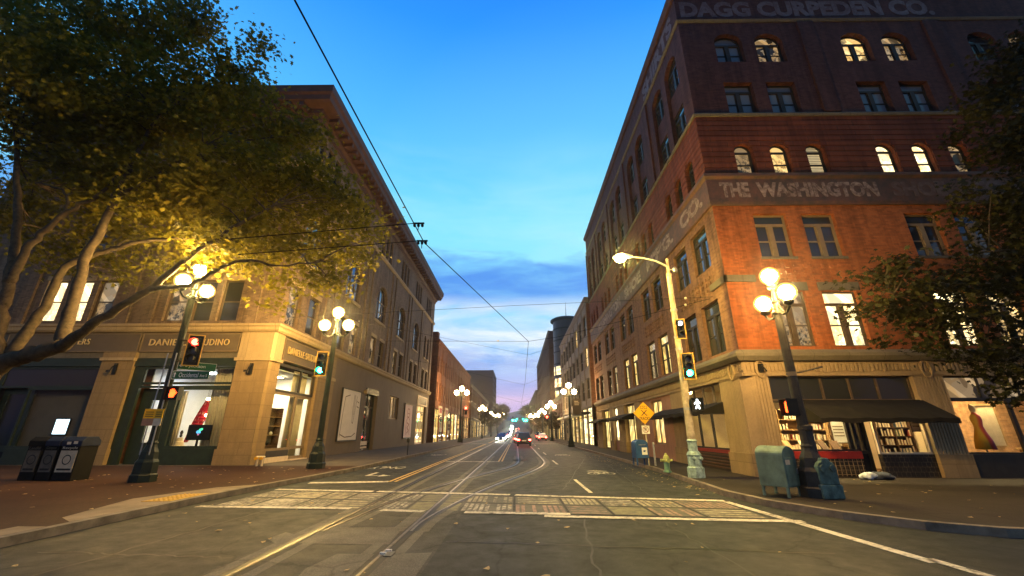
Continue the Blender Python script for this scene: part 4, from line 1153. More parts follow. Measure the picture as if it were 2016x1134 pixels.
# ================================================================== the stone-and-brick building on the left (four storeys)
XL, YL = -13.5, 22.3
XW, YB = -33.0, 64.6
GF = lambda u, d, z: (u, YL + d, z)
GS = lambda u, d, z: (XL - d, u, z)
LBB = (XL, YL, 0)
lb = empty('stone_building', LBB, label='four storey brown brick building with arched windows, deep cornice and tan stone shopfront', cat='building')
lpath = [(XW, YL), (XL, YL), (XL, YB)]
sbL = [24.75, 31.8, 38.95, 46.2, 53.4, 60.3]
fbL = [-18.2, -25.6]
w = MB()
hf = []
for b in fbL: hf += [(b + s * 1.55 + .05, 1.2) for s in (-1, 0, 1)]
hs = []
for b in sbL: hs += [(b + s * 1.2, 1.4) for s in (-1, 1)]
hsA = [(b, 2.9) for b in sbL[:-1]] + [(sbL[-1] - 1.0, 1.15), (sbL[-1] + 1.0, 1.15)]
hfA = [(b, 2.6) for b in fbL]
hs4 = []
for b in sbL: hs4 += [(b + s * 1.25, .85) for s in (-1, 0, 1)]
hf4 = []
for b in fbL: hf4 += [(b + s * 1.4, .95) for s in (-1, 0, 1)]
for F, u0, u1, h2, hA, h4 in ((GF, XW, XL, hf, hfA, hf4), (GS, YL, YB, hs, hsA, hs4)):
    holes = [(c - q / 2, c + q / 2, 7.72, 10.2) for c, q in h2] + [(c - q / 2, c + q / 2, 12.0, 15.55 if q > 2 else 15.2, q / 2) for c, q in hA] + [(c - q / 2, c + q / 2, 18.75, 21.2) for c, q in h4]
    facade(w, M['brick_brown'], F, u0, u1, 7.5, 22.4, holes, .38)
    # pilasters between the bays, and arch rings of two brick orders
    for c, q in hA:
        if q < 2: continue
        for k, (r0, pr) in enumerate(((.05, -.07), (.32, -.035))):
            zc = 15.55 - q / 2
            n = 18; r1 = q / 2 + r0; r2 = r1 + .26
            for i in range(n):
                a, b = math.pi * i / n, math.pi * (i + 1) / n
                P = lambda r, x, d: F(c - r * math.cos(x), d, zc + r * math.sin(x))
                w.face([P(r1, a, pr), P(r1, b, pr), P(r2, b, pr), P(r2, a, pr)], M['brick_brown'])
                w.face([P(r2, a, pr), P(r2, b, pr), P(r2, b, .01), P(r2, a, .01)], M['brick_brown'])
                w.face([P(r1, a, pr), P(r1, b, pr), P(r1, b, .01), P(r1, a, .01)], M['brick_brown'])
    bs = sbL if F is GS else fbL
    for b in bs:
        for s in (-1, 1):
            u = b + s * 3.0
            A, B = F(max(u0 + .13, min(u1 - .13, u - .38)), -.12, 0), F(min(u1 - .13, max(u0 + .13, u + .38)), .02, 0)
            if abs(A[0] - B[0]) + abs(A[1] - B[1]) > .3: w.box(A[0], B[0], A[1], B[1], 7.5, 18.15, M['brick_brown'])
        for s in (-1, 1):               # slim mullion shafts beside the second-floor lights
            A, B = F(b + s * .36 - .1, -.05, 0), F(b + s * .36 + .1, .02, 0)
part(w, 'wall', lb, LBB)
w = MB()
sweep(w, M['stone_trim'], [(-.05, 7.05), (.12, 7.05), (.22, 7.16), (.22, 7.32), (.30, 7.37), (.30, 7.50), (-.05, 7.55)], lpath, -1)
sweep(w, M['stone_trim'], [(-.05, 18.15), (.10, 18.18), (.2, 18.34), (.2, 18.5), (-.05, 18.56)], lpath, -1)
for F, h2, hA, h4 in ((GF, hf, hfA, hf4), (GS, hs, hsA, hs4)):
    for c, q in hA:
        A, B = F(c - q / 2 - .15, -.1, 0), F(c + q / 2 + .15, .1, 0); w.box(A[0], B[0], A[1], B[1], 11.78, 11.995, M['stone_trim'])
    for c, q in h2:
        A, B = F(c - q / 2 - .08, -.05, 0), F(c + q / 2 + .08, .04, 0); w.box(A[0], B[0], A[1], B[1], 10.21, 10.5, M['stone_trim'])
part(w, 'stone_course', lb, LBB)
w = MB()
sweep(w, M['cornice'], [(-.05, 21.75), (.10, 21.8), (.14, 22.05), (.35, 22.2), (.42, 22.5), (1.15, 22.62), (1.2, 22.95), (1.34, 23.1), (1.38, 23.6), (1.3, 23.66), (-.4, 23.7), (-.4, 22.3)], lpath, -1)
for F, a, b in ((GF, XW, XL - .3), (GS, YL + .3, YB)):
    n = int((b - a) / .85)
    for i in range(n):                   # brackets under the soffit
        u = a + (b - a) * (i + .5) / n
        A, B = F(u - .13, -.4, 0), F(u + .13, -1.05, 0); w.box(A[0], B[0], A[1], B[1], 22.28, 22.58, M['cornice'])
    n = int((b - a) / .22)
part(w, 'cornice', lb, LBB)
rzL = math.pi / 2
rr = random.Random(11)
for i, (c, q) in enumerate(hs): put(lb, GS, rzL, LBB, c, 7.72, q, 2.48, 0, 'sash', 'frame_brown', ['lit_dim', 'glass_dark', 'glass_sky', 'lit_dim', 'lit_dim', 'glass_dark', 'lit_dim', 'glass_dark', 'glass_dark', 'glass_dark', 'glass_dark', 'glass_dark'][i])
for i, (c, q) in enumerate(hsA): put(lb, GS, rzL, LBB, c, 12.0, q, 3.55 if q > 2 else 3.2, q / 2, 'arch3' if q > 2 else 'sash', 'frame_brown', 'glass_sky')
for i, (c, q) in enumerate(hs4): put(lb, GS, rzL, LBB, c, 18.75, q, 2.45, 0, 'sash', 'frame_dark', 'glass_dark')
for i, (c, q) in enumerate(hf): put(lb, GF, 0, LBB, c, 7.72, q, 2.48, 0, 'sash', 'frame_brown', ['lit_dim', 'glass_dark', 'glass_dark', 'lit_white', 'lit_white', 'lit_dim'][i])
for i, (c, q) in enumerate(hfA): put(lb, GF, 0, LBB, c, 12.0, q, 3.55, q / 2, 'arch3', 'frame_dark', 'glass_dark')
for i, (c, q) in enumerate(hf4): put(lb, GF, 0, LBB, c, 18.75, q, 2.45, 0, 'sash', 'frame_dark', 'glass_dark')
# ---- ground floor: stone piers with caps, sign boards, shopfronts
w = MB()
def pier(F, a, b, zt=5.45, proj=.0):
    A, B = F(a, -.02 - proj, 0), F(b, .5, 0); w.box(A[0], B[0], A[1], B[1], .9, zt, M['stone_base'])
    A, B = F(a - .05, -.08 - proj, 0), F(b + .05, .5, 0); w.box(A[0], B[0], A[1], B[1], .13, .9, M['stone_base'])
    A, B = F(a - .06, -.14 - proj, 0), F(b + .06, .45, 0); w.box(A[0], B[0], A[1], B[1], zt, zt + .16, M['stone_trim'])
    A, B = F(a - .02, -.06 - proj, 0), F(b + .02, .45, 0); w.box(A[0], B[0], A[1], B[1], zt + .16, 5.92, M['stone_base'])
pier(GF, -22.9, -21.1); pier(GF, -30.6, -28.8)
# corner pier with a broad splay
cp = [(-15.42, YL), (-14.35, YL - .03), (XL + .02, YL + .75), (XL + .02, YL + .95), (XL - .6, YL + .95), (-15.42, YL + .6)]
cp = [(-15.42, YL), (-13.62, YL), (XL, YL + .12), (XL, YL + .92), (XL - .6, YL + .92), (-15.42, YL + .6)]
grow = lambda k: [(p[0] + (p[0] + 14.4) * k, p[1] + (p[1] - YL - .45) * k) for p in cp]
w.prism(cp, 'z', .9, 5.45, M['stone_base']); w.prism(grow(.09), 'z', .13, .9, M['stone_base'])
w.prism(grow(.13), 'z', 5.45, 5.62, M['stone_trim']); w.prism(grow(.02), 'z', 5.62, 7.06, M['stone_trim'])
A = GS(27.9, -.03, 0); B = GS(30.5, .4, 0); w.box(A[0], B[0], A[1], B[1], .13, 7.04, M['stone_base'])
w.box(A[0] + .08, B[0], A[1] - .05, B[1] + .05, 5.25, 5.45, M['stone_trim'])
for F, a, b in ((GF, XW, -15.42), (GS, YL + .92, 27.9)):
    A, B = F(a, .12, 0), F(b, .5, 0); w.box(A[0], B[0], A[1], B[1], 5.62, 7.05, M['stone_dark'])
part(w, 'stone_base', lb, LBB)
w = MB()
facade(w, M['stucco'], GS, 30.5, YB, .13, 7.06, [(37.45, 40.7, .15, 5.45), (44.6, 48.2, 3.05, 5.4), (57.2, 62.9, .15, 6.5)], .45)
part(w, 'rendered_wall', lb, LBB)
def sign(parent, base, F, a, b, z0, z1, mt, d=-.03, t=.1, nm='sign_board'):
    mb = MB(); A, B = F(a, d, 0), F(b, d + t, 0); mb.box(A[0], B[0], A[1], B[1], z0, z1, M[mt])
    framed(mb, F, a, b, z0, z1, M['frame_tan'], .05, d - .02, d + .01)
    return part(mb, nm, parent, base)
sign(lb, LBB, GF, -21.05, -15.5, 5.95, 7.0, 'sign_grey', .02); sign(lb, LBB, GF, -28.75, -21.15, 5.95, 7.0, 'sign_grey', .02)
sign(lb, LBB, GS, 23.35, 27.85, 5.65, 6.95, 'sign_grey', .02)
def letters_lb(txt, mt, o, front, **k):
    ob = lettering('lettering', txt, M[mt], o, (1, 0, 0) if front else (0, 1, 0), (0, 0, 1), parent=lb, **k)
    ob.location = (-XL, -YL, 0)
letters_lb('DANIELLE', 'gold', (-20.55, YL - .002, 6.3), True, width=2.35, height=.36, bold=.0, extrude=.05, spacing=1.1)
letters_lb('SAUDINO', 'gold', (-18.0, YL - .002, 6.3), True, width=1.95, height=.36, bold=.0, extrude=.05, spacing=1.1)
letters_lb('DANIELLE SAUDINO', 'gold', (XL + .002, 23.75, 6.1), False, width=3.9, height=.42, bold=.005, extrude=.05, spacing=1.1)
letters_lb('WATERS', 'gold', (-25.7, YL - .002, 6.36), True, width=1.75, height=.33, extrude=.04, spacing=1.1)
# front shop (lit) and its dark green joinery
w = MB(); A, B = GF(-21.1, .06, 0), GF(-15.42, .3, 0); w.box(A[0], B[0], A[1], B[1], 5.16, 5.6, M['frame_green'])
A, B = GF(-28.8, .06, 0), GF(-22.9, .3, 0); w.box(A[0], B[0], A[1], B[1], 5.16, 5.6, M['frame_green'])
w.box(-18.4, -15.42, YL + .1, YL + .32, .13, .95, M['frame_green']); w.box(-26.6, -22.9, YL + .1, YL + .32, .13, .95, M['frame_green'])
w.box(-21.1, -20.55, YL + .15, YL + .3, .13, 5.15, M['frame_green']); w.box(-28.8, -28.3, YL + .15, YL + .3, .13, 5.15, M['frame_green'])
part(w, 'shopfront_joinery', lb, LBB)
front_unit('transom_window', lb, LBB, GF, -20.55, -15.44, 4.0, 5.15, 'frame_green', 'shop_glass', d=.16, t=.12, trans=(4.25,))
front_unit('shop_window', lb, LBB, GF, -18.4, -15.44, .95, 4.0, 'frame_green', 'shop_glass', d=.14, t=.1)
front_unit('shop_door', lb, LBB, GF, -20.55, -18.4, .15, 4.0, 'frame_green', 'shop_glass', d=.5, t=.62, trans=(.9,))
front_unit('transom_window', lb, LBB, GF, -28.3, -22.92, 4.0, 5.15, 'frame_green', 'glass_dark', d=.16, t=.12)
front_unit('shop_window', lb, LBB, GF, -26.6, -22.92, .95, 4.0, 'frame_green', 'shop_glass', d=.14, t=.1)
front_unit('shop_door', lb, LBB, GF, -28.3, -26.6, .15, 4.0, 'frame_green', 'glass_dark', d=.5, t=.3, trans=(.9,))
room(lb, LBB, -20.6, -13.9, YL + .95, 28.6, .2, 5.15, 'plaster_cool', 'floor_wood', ('-y', '+x'))
mb = MB(); mb.box(-27.2, -23.0, YL + .75, YL + .79, .95, 4.0, M['plaster_grey']); part(mb, 'blind', lb, LBB)
ceiling_lamp(-18.2, 24.6, 5.1, 'em_cool', 1.5, .35, 'long cool ceiling light in the jewellery shop behind the transom window')
ceiling_lamp(-15.9, 26.6, 5.1, 'em_warm', .6, .3, 'warm ceiling light at the back of the jewellery shop')
# side shopfront
front_unit('transom_window', lb, LBB, GS, 23.3, 27.85, 3.9, 5.5, 'frame_dark', 'shop_glass', mull=(26.0,), d=.12, t=.14)
front_unit('shop_window', lb, LBB, GS, 23.3, 25.9, .75, 3.9, 'frame_tan', 'shop_glass', d=.12, t=.13)
front_unit('shop_door', lb, LBB, GS, 25.9, 27.85, .2, 3.9, 'frame_tan', 'shop_glass', d=.16, t=.16, trans=(.85,))
mb = MB(); mb.box(XL - .3, XL - .05, 23.3, 25.9, .13, .42, M['cream']); mb.box(XL - .3, XL - .1, 23.3, 25.9, .42, .75, M['frame_dark']); mb.box(XL - .25, XL + .15, 25.9, 27.85, .13, .2, M['cream'])
part(mb, 'stallriser', lb, LBB)
# plain wall: door, window, far entrance
front_unit('entrance_door', lb, LBB, GS, 37.45, 40.7, .15, 5.45, 'frame_green', 'glass_sky', mull=(39.0,), trans=(3.9, .9), d=.32, t=.16)
mb = MB(); A, B = GS(37.4, -.06, 0), GS(40.75, .1, 0); mb.box(A[0], B[0], A[1], B[1], 5.0, 5.5, M['frame_green']); mb.box(XL - .36, XL - .30, 37.7, 39.9, .35, .5, M['cream']); mb.box(XL - .36, XL - .30, 37.7, 39.9, .6, .95, M['cream']); part(mb, 'shutter_box', lb, LBB)
front_unit('window', lb, LBB, GS, 44.6, 48.2, 3.05, 5.4, 'frame_tan', 'glass_rough', mull=(45.8, 47.0), d=.2, t=.12)
front_unit('entrance_door', lb, LBB, GS, 57.2, 62.9, .15, 6.5, 'cream', 'lit_warm', mull=(59.0, 61.0), trans=(4.4,), d=.3, t=.2)
mb = MB(); A, B = GS(57.0, -.1, 0), GS(63.1, .2, 0); mb.box(A[0], B[0], A[1], B[1], 5.2, 6.5, M['cream']); A, B = GS(57.6, -.115, 0), GS(62.5, -.1, 0); mb.box(A[0], B[0], A[1], B[1], 5.4, 6.3, M['black']); part(mb, 'entrance_sign', lb, LBB)
mb = MB(); mb.box(XW, XL - .6, YL + 6.6, YB, .1, 5.6, M['brick_side']); mb.box(XW, XL - .6, YL + .6, YB, 5.6, 22.6, M['brick_side']); mb.box(XW, -20.7, YL + 1.1, YL + 6.6, .1, 5.6, M['brick_side']); part(mb, 'core_wall', lb, LBB)
mb = MB(); mb.box(XW, XL - .41, YL + .41, YB, 22.65, 23.3, M['roofing']); part(mb, 'roof', lb, LBB)
mb = MB()   # wall hooks on the pier caps
for x in (-14.5, -22.0):
    mb.tube([(x, YL - .05, 5.25), (x + .02, YL - .28, 5.05), (x - .05, YL - .30, 4.72)], .035, M['iron_black'], 6); mb.box(x - .09, x + .09, YL - .09, YL - .03, 4.7, 5.3, M['iron_black']); mb.box(x - .22, x - .02, YL - .32, YL - .28, 4.8, 4.9, M['iron_black'])
part(mb, 'wall_bracket', lb, LBB)
# lantern on the wall by the first poster
o = empty('wall_lantern', (XL + .14, 36.9, 5.1), label='small brass wall lamp beside the green doorway', cat='wall lamp')
mb = MB(); mb.box(-.14, -.02, -.08, .08, -.15, .15, M['frame_tan']); mb.build('bracket', o)
mb = MB(); mb.lathe([(.04, -.25), (.1, -.2), (.12, .1), (.03, .2)], (0.05, 0, 0), M['frame_tan'], 10); mb.build('shade', o)
# ---- posters hung on the plain wall
o = empty('poster', (XL + .09, 34.1, 1.05), label='large pale poster in a black frame on the plain wall beside the green doorway', cat='poster')
mb = MB(); framed(mb, lambda u, d, z: (d, u, z), -1.95, 1.95, 0, 3.95, M['black'], .08, -.09, .03); mb.build('frame', o)
mb = MB(); mb.box(-.03, .005, -1.88, 1.88, .07, 3.88, mat('poster_white', (.62, .55, .46), .7, .06, 2, bmp=0))
def stroke(mb, pts, mt, w_=.02, x=.012):
    for p, q in zip(pts, pts[1:]):
        d = Vector((q[0] - p[0], q[1] - p[1])); n_ = Vector((-d.y, d.x)).normalized() * w_ * 1.9
        mb.face([(x, p[0] + n_.x, p[1] + n_.y), (x, q[0] + n_.x, q[1] + n_.y), (x, q[0] - n_.x, q[1] - n_.y), (x, p[0] - n_.x, p[1] - n_.y)], mt)
for pts in ([(-1.6, .3), (-1.45, 2.2), (-1.3, 3.3), (-.4, 3.5)], [(.5, 3.6), (.45, 2.2), (.55, 1.4), (.75, 1.35), (.9, 2.2), (1.1, 3.5)], [(.7, 3.6), (.7, 2.0)], [(1.2, 3.1), (1.65, 3.0)], [(1.2, 2.7), (1.7, 2.6)], [(-1.5, .5), (-.6, .3), (.8, .35), (1.5, .6)]):
    stroke(mb, pts, M['wood_dark'])
mb.build('print', o)
o = empty('poster', (XL + .09, 52.7, 1.0), label='smaller poster with a reddish figure drawing near the far end of the left building', cat='poster')
mb = MB(); framed(mb, lambda u, d, z: (d, u, z), -1.9, 1.9, 0, 4.0, M['black'], .1, -.09, .03); mb.build('frame', o)
mb = MB(); mb.box(-.03, .005, -1.82, 1.82, .08, 3.92, mat('poster_pink', (.66, .46, .38), .7, .06, 2, bmp=0))
for pts in ([(-.5, 3.3), (-.7, 2.9), (-.5, 2.5), (.3, 2.4), (.6, 2.8), (.4, 3.3), (-.1, 3.5), (-.5, 3.3)], [(-.3, 2.4), (-.8, 2.0), (-.9, 1.0), (-.6, .4)], [(.3, 2.4), (.9, 2.0), (.9, 1.0), (.7, .4)], [(-.4, 2.9), (-.1, 2.85)], [(.1, 2.9), (.4, 2.85)], [(-.5, 1.8), (.5, 1.6), (-.4, 1.2), (.5, .9), (-.3, .6)]):
    stroke(mb, pts, M['red_sign'], .035)
mb.build('print', o)
# ---- things in the lit shop
o = empty('display_screen', (-17.0, YL + .62, .98), label='black screen with a small green and blue emblem in the jewellery shop window', cat='screen')
mb = MB(); mb.box(-.62, .62, -.03, .03, .35, 1.12, M['black']); mb.build('panel', o)
mb = MB()
for i, (x, z, r, m_) in enumerate(((.02, .82, .09, 'em_green'), (.12, .88, .07, 'em_green'), (-.08, .72, .1, 'em_screen'), (.04, .70, .08, 'em_screen'), (.0, .58, .07, 'em_hand'))):
    pass
emb_g = emit('emblem_green', (.1, .8, .45), 1.2, False); emb_b = emit('emblem_blue', (.1, .45, .9), 1.2, False); emb_p = emit('emblem_pink', (.8, .3, .5), .5, False)
for x, z, r, m_ in ((.05, .86, .075, emb_g), (.13, .90, .06, emb_g), (-.06, .76, .085, emb_b), (.05, .74, .06, emb_b), (-.01, .63, .05, emb_p)):
    mb.prism([(x + r * math.cos(i * .698), z + r * math.sin(i * .698)) for i in range(9)], 'y', -.037, -.031, m_)
mb.build('emblem', o)
mb = MB(); mb.box(-.25, .25, -.12, .12, 0, .03, M['black']); mb.box(-.05, .05, -.02, .02, .03, .36, M['black']); mb.build('stand', o)
curt = MB()
def curtain(x0, x1, y, z0, z1, lab):
    mb = MB(); n = int((x1 - x0) / .045)
    for i in range(n):
        a, b = x0 + (x1 - x0) * i / n, x0 + (x1 - x0) * (i + 1) / n
        ya, yb = y + .05 * math.sin(a * 38) + .02 * math.sin(a * 13), y + .05 * math.sin(b * 38) + .02 * math.sin(b * 13)
        mb.face([(a, ya, z0), (b, yb, z0), (b, yb, z1), (a, ya, z1)], M['curtain'])
    o = mb.build('curtain', smooth=True); sd = o.modifiers.new('thick', 'SOLIDIFY'); sd.thickness = .012
    tag(o, lab, 'curtain')
curtain(-16.95, -15.95, YL + .8, .96, 5.1, 'pale pleated curtain at the right side of the jewellery shop window')
curtain(-18.95, -18.3, YL + .8, .96, 3.9, 'narrow pale pleated curtain beside the shop door behind the notice')
mb = MB()
for i in range(24):
    a, b = 25.95 + i * .075, 25.95 + (i + 1) * .075
    mb.face([(XL - .62 + .04 * math.sin(a * 40), a, .25), (XL - .62 + .04 * math.sin(b * 40), b, .25), (XL - .62 + .04 * math.sin(b * 40), b, 5.4), (XL - .62 + .04 * math.sin(a * 40), a, 5.4)], M['curtain'])
o = mb.build('curtain', smooth=True); o.modifiers.new('thick', 'SOLIDIFY').thickness = .012
tag(o, 'pale pleated curtain behind the side door of the corner shop', 'curtain')
for i, (x, y, z) in enumerate(((-17.5, 23.7, 3.5), (-17.25, 24.2, 3.25), (-17.72, 23.9, 2.95), (-17.3, 23.6, 2.62), (-17.45, 24.4, 2.35), (-17.0, 24.0, 3.05))):
    o = empty('pendant_lamp', (x, y, z), label='small glass pendant lamp hanging in the cluster inside the jewellery shop', cat='lamp', group='pendant lamps in the jewellery shop')
    mb = MB(); mb.sphere((0, 0, 0), .12, M['em_bulb'], 12, 8, .8); mb.build('globe', o, smooth=True)
    mb = MB(); mb.tube([(0, 0, .09), (0, 0, 5.13 - z)], .006, M['iron_black'], 5); mb.build('cord', o)
pat = mat('red_pattern_cloth', (.42, .02, .05), .7, .1, 3, bmp=0)
tt = pat.node_tree; vo = N(tt, 'ShaderNodeTexVoronoi', Scale=7.0); tt.links.new(mixc(tt, ramp(tt, vo.outputs[0], [(.25, 0), (.32, 1)]), (.6, .28, .25), (.42, .015, .04)), tt.nodes['Principled BSDF'].inputs['Base Color'])
mb = MB()
for i in range(14):
    a, b = i / 14, (i + 1) / 14
    f = lambda s: (-18.2 + .75 * s + .12 * math.sin(s * 3), 1.2 + s * 2.4)
    wd = lambda s: .05 + .22 * math.sin(s * 3.1)
    (xa, za), (xb, zb_) = f(a), f(b)
    mb.face([(xa - wd(a), 23.6, za), (xa + wd(a), 23.75, za), (xb + wd(b), 23.75, zb_), (xb - wd(b), 23.6, zb_)], pat)
o = mb.build('drape', smooth=True); o.modifiers.new('thick', 'SOLIDIFY').thickness = .02
tag(o, 'red patterned drape hanging in the jewellery shop behind the curtain', 'drape')
o = empty('jewellery_stand', (-18.0, 23.0, .95), label='tiered pale jewellery stand with a dark figurine, left of the screen in the shop window', cat='display stand')
mb = MB(); mb.lathe([(.3, 0), (.3, .1), (.22, .12), (.2, .3), (.16, .32), (.12, .5), (.02, .52)], (0, 0, 0), M['cream'], 14); mb.build('tier', o)
mb = MB(); mb.lathe([(.03, .52), (.07, .58), (.05, .68), (.08, .75), (.05, .85), (.01, .88)], (0, 0, 0), M['iron_black'], 10); mb.build('figurine', o)
o = empty('darkening_cabinet', (-14.75, 23.6, .2), label='dark wooden cabinet added to dim the side window of the corner shop', cat='cabinet')  # cabinet added to darken the bright room behind the side window
mb = MB(); mb.box(0, .45, 0, 2.3, 0, .8, M['wood_dark']); mb.box(0, .04, 0, 2.3, .8, 2.9, M['wood_dark']); mb.build('carcass', o)
for k_ in range(3):
    mb = MB(); mb.box(.05, .42, .03, 2.27, 1.35 + k_ * .5, 1.38 + k_ * .5, M['wood']); mb.build('shelf', o)
mb = MB(); mb.box(0, .45, 0, .04, .8, 2.9, M['wood_dark']); mb.box(0, .45, 2.26, 2.3, .8, 2.9, M['wood_dark']); mb.build('side_panel', o)
for k_, (yy, zz, rr_, hh, mt_) in enumerate(((23.9, 1.0, .1, .3, 'red_sign'), (24.5, 1.0, .14, .22, 'cream'), (25.1, 1.0, .09, .33, 'iron_black'), (24.2, 1.58, .08, .25, 'wood'), (25.3, 1.58, .1, .2, 'white'), (24.8, 2.08, .09, .26, 'cream'))):
    mb = MB(); mb.lathe([(rr_ * .5, 0), (rr_, hh * .3), (rr_ * .9, hh * .6), (rr_ * .4, hh * .85), (rr_ * .5, hh)], (0, 0, 0), M[mt_], 12)
    tag(mb.build('vase', loc=(-14.5, yy, zz + .001), smooth=True), ['squat red', 'broad cream', 'tall black', 'brown', 'white', 'upper cream'][k_] + ' vase in the added cabinet behind the side window', 'vase')
o = empty('display_plinth', (-17.2, YL + .72, .2), label='white plinth carrying the screen and stand in the jewellery shop window', cat='plinth')
mb = MB(); mb.box(-1.1, 1.6, -.25, .6, 0, .76, M['white']); mb.build('body', o, bevel=.02)
o = empty('display_screen', (-24.6, YL + .62, 1.55), label='small bright bluish screen in the dark shop window above the recycling bins', cat='screen')
mb = MB(); mb.prism([(-.42, .05), (-.36, 0), (.36, 0), (.42, .05), (.42, .85), (.36, .92), (-.36, .92), (-.42, .85)], 'y', 0, .05, M['black']); mb.build('housing', o)
mb = MB(); mb.prism([(-.36, .08), (.36, .08), (.36, .84), (-.36, .84)], 'y', -.006, -.001, M['em_screen']); mb.build('panel', o)
mb = MB(); mb.box(-.1, .1, 0, .1, -.6, 0, M['black']); mb.build('stand', o)
# ================================================================== further buildings
def street_building(name, label, side, xf, y0, y1, h, wallm, floors, ground, fm='frame_dark', lit=.2, depth=14, trimm='stone_dark', seed=1, arch=False, front=True):
    """side -1: stands on the left of the street facing +X; +1: on the right facing -X.  floors: (z0, z1, number of windows, width)"""
    base = (xf, y0, 0); o = empty(name, base, label=label, cat='building')
    F = (lambda u, d, z: (xf - d, u, z)) if side < 0 else (lambda u, d, z: (xf + d, u, z))
    rz = math.pi / 2 if side < 0 else -math.pi / 2
    rn = random.Random(seed); holes = []; wins = []
    n_ = lambda k: [(y0 + (y1 - y0) * (i + .5) / k) for i in range(k)]
    for z0, z1, n, ww in floors:
        for c in n_(n):
            r = ww / 2 if arch else 0
            holes.append((c - ww / 2, c + ww / 2, z0, z1, r)); wins.append((c, z0, ww, z1 - z0, r))
    w = MB(); facade(w, M[wallm], F, y0, y1, ground, h, holes, .3)
    # the end wall that faces up the street
    xb = xf + depth * (-1 if side < 0 else 1)
    w.face([(xf, y0, .1), (xb, y0, .1), (xb, y0, h), (xf, y0, h)], M[wallm] if front else M['brick_side'])
    w.face([(xf, y1, .1), (xb, y1, .1), (xb, y1, h), (xf, y1, h)], M['brick_side'])
    part(w, 'wall', o, base)
    for c, z0, ww, hh, r in wins:
        p = 'lit_warm' if rn.random() < lit * .6 else ('lit_white' if rn.random() < lit * .5 else 'glass_dark')
        put(o, F, rz, base, c, z0, ww, hh, r, 'sash', fm, p, depth=.2)
    w = MB()
    for i in range(int((y1 - y0) / 4.2) + 1):
        u = y0 + min(y1 - y0 - .5, i * (y1 - y0 - .5) / max(1, int((y1 - y0) / 4.2)))
        A, B = F(u, -.04, 0), F(u + .5, .35, 0); w.box(A[0], B[0], A[1], B[1], .1, ground - .05, M[trimm])
        A, B = F(u + .05, -.1, 0), F(u + .45, .02, 0); w.box(A[0], B[0], A[1], B[1], ground + .2, h - 1.0, M[wallm])
    A, B = F(y0, -.15, 0), F(y1, .35, 0); w.box(A[0], B[0], A[1], B[1], ground - .05, ground + .2, M[trimm])
    w.box(*sorted((F(y0, -.25, 0)[0], F(y0, .3, 0)[0])), y0 - .1, y1, h - .35, h + .05, M[trimm]); w.box(*sorted((F(y0, -.12, 0)[0], F(y0, .3, 0)[0])), y0 - .05, y1, h - .8, h - .35, M[trimm])
    part(w, 'trim', o, base)
    k = max(1, int((y1 - y0) / 4.2))
    for i in range(k):
        a = y0 + .5 + i * (y1 - y0 - .5) / k; b = y0 + (i + 1) * (y1 - y0 - .5) / k
        pn = ['lit_warm', 'lit_white', 'lit_dim', 'glass_dark', 'lit_yellow'][rn.randrange(5)]
        front_unit('shopfront', o, base, F, a + .02, b - .02, .14, ground - .1, fm, pn, mull=((a + b) / 2,), trans=(ground - 1.2,), d=.12)
    w = MB(); A, B = F(y0, .5, 0), F(y1, depth, 0); w.box(A[0], B[0], y0 + .05, y1 - .05, .1, h - .6, M['brick_side']); part(w, 'core_wall', o, base)
    w = MB(); A, B = F(y0, .3, 0), F(y1, depth - .05, 0); w.box(A[0], B[0], y0 + .06, y1 - .06, h - .6, h - .2, M['roofing']); part(w, 'roof', o, base)
    return o, F, base
b1, F1, base1 = street_building('brick_building', 'orange brick three storey building just past the deep-corniced one on the left', -1, -13.2, 68.0, 117.5, 16.6, 'brick_orange', [(6.6, 9.7, 20, 1.15), (11.3, 14.0, 20, 1.1)], 5.4, lit=.1, arch=True, trimm='brick_orange', seed=3, front=False)
mb = MB(); mb.box(-14.2, -13.3, 67.9, 69.2, 16.3, 17.9, M['brick_side']); part(mb, 'chimney', b1, base1)
for i, yy in enumerate((72.5, 79.0)):
    o = empty('shop_sign', (-13.05, yy, 4.4), label=['red and white shop sign nearest on the orange brick building', 'second pink and white shop sign along the orange brick building'][i], cat='sign')
    mb = MB(); mb.box(-.1, .06, -1.5, 1.5, 0, 1.5, M['cream']); mb.build('board', o)
    mb = MB(); mb.box(.065, .07, -1.2, 1.2, .35, 1.15, M['red_sign']); mb.build('emblem', o)
b2, F2, base2 = street_building('brick_building', 'dark red brick building beyond the orange one on the left', -1, -13.0, 120.5, 196, 14.8, 'brick_far', [(6.2, 8.8, 26, 1.2), (10.2, 12.6, 26, 1.2)], 5.0, lit=.15, seed=4)
mb = MB()
mb.face([(-12.9, 124, 5.6), (-12.9, 140, 5.6), (-10.6, 140, 4.6), (-10.6, 124, 4.6)], M['cream']); mb.face([(-10.6, 124, 4.6), (-10.6, 140, 4.6), (-10.6, 140, 3.6), (-10.6, 124, 3.6)], M['cream'])
part(mb, 'awning', b2, base2)
street_building('tower_block', 'dark office block with lit top windows above the brick roofs on the left', -1, -13.4, 235, 275, 35, 'cornice', [(8 + 3.4 * i, 10.2 + 3.4 * i, 9, 3.4) for i in range(8)], 5, lit=.5, depth=26, seed=6)
street_building('brick_building', 'distant brown building past the office block on the left', -1, -13.2, 290, 380, 20, 'brick_far', [(8, 10.5, 14, 2.2), (12, 14.5, 14, 2.2)], 6, lit=.4, seed=7)
b3, F3, base3 = street_building('grey_building', 'grey four storey building with big windows just past the red corner building', 1, 9.4, 52.4, 86.0, 18.9, 'stone_grey', [(5.8, 8.4, 8, 2.8), (9.9, 12.5, 8, 2.8), (14.0, 16.9, 8, 2.8)], 4.8, lit=.12, seed=8, trimm='stone_grey', front=False)
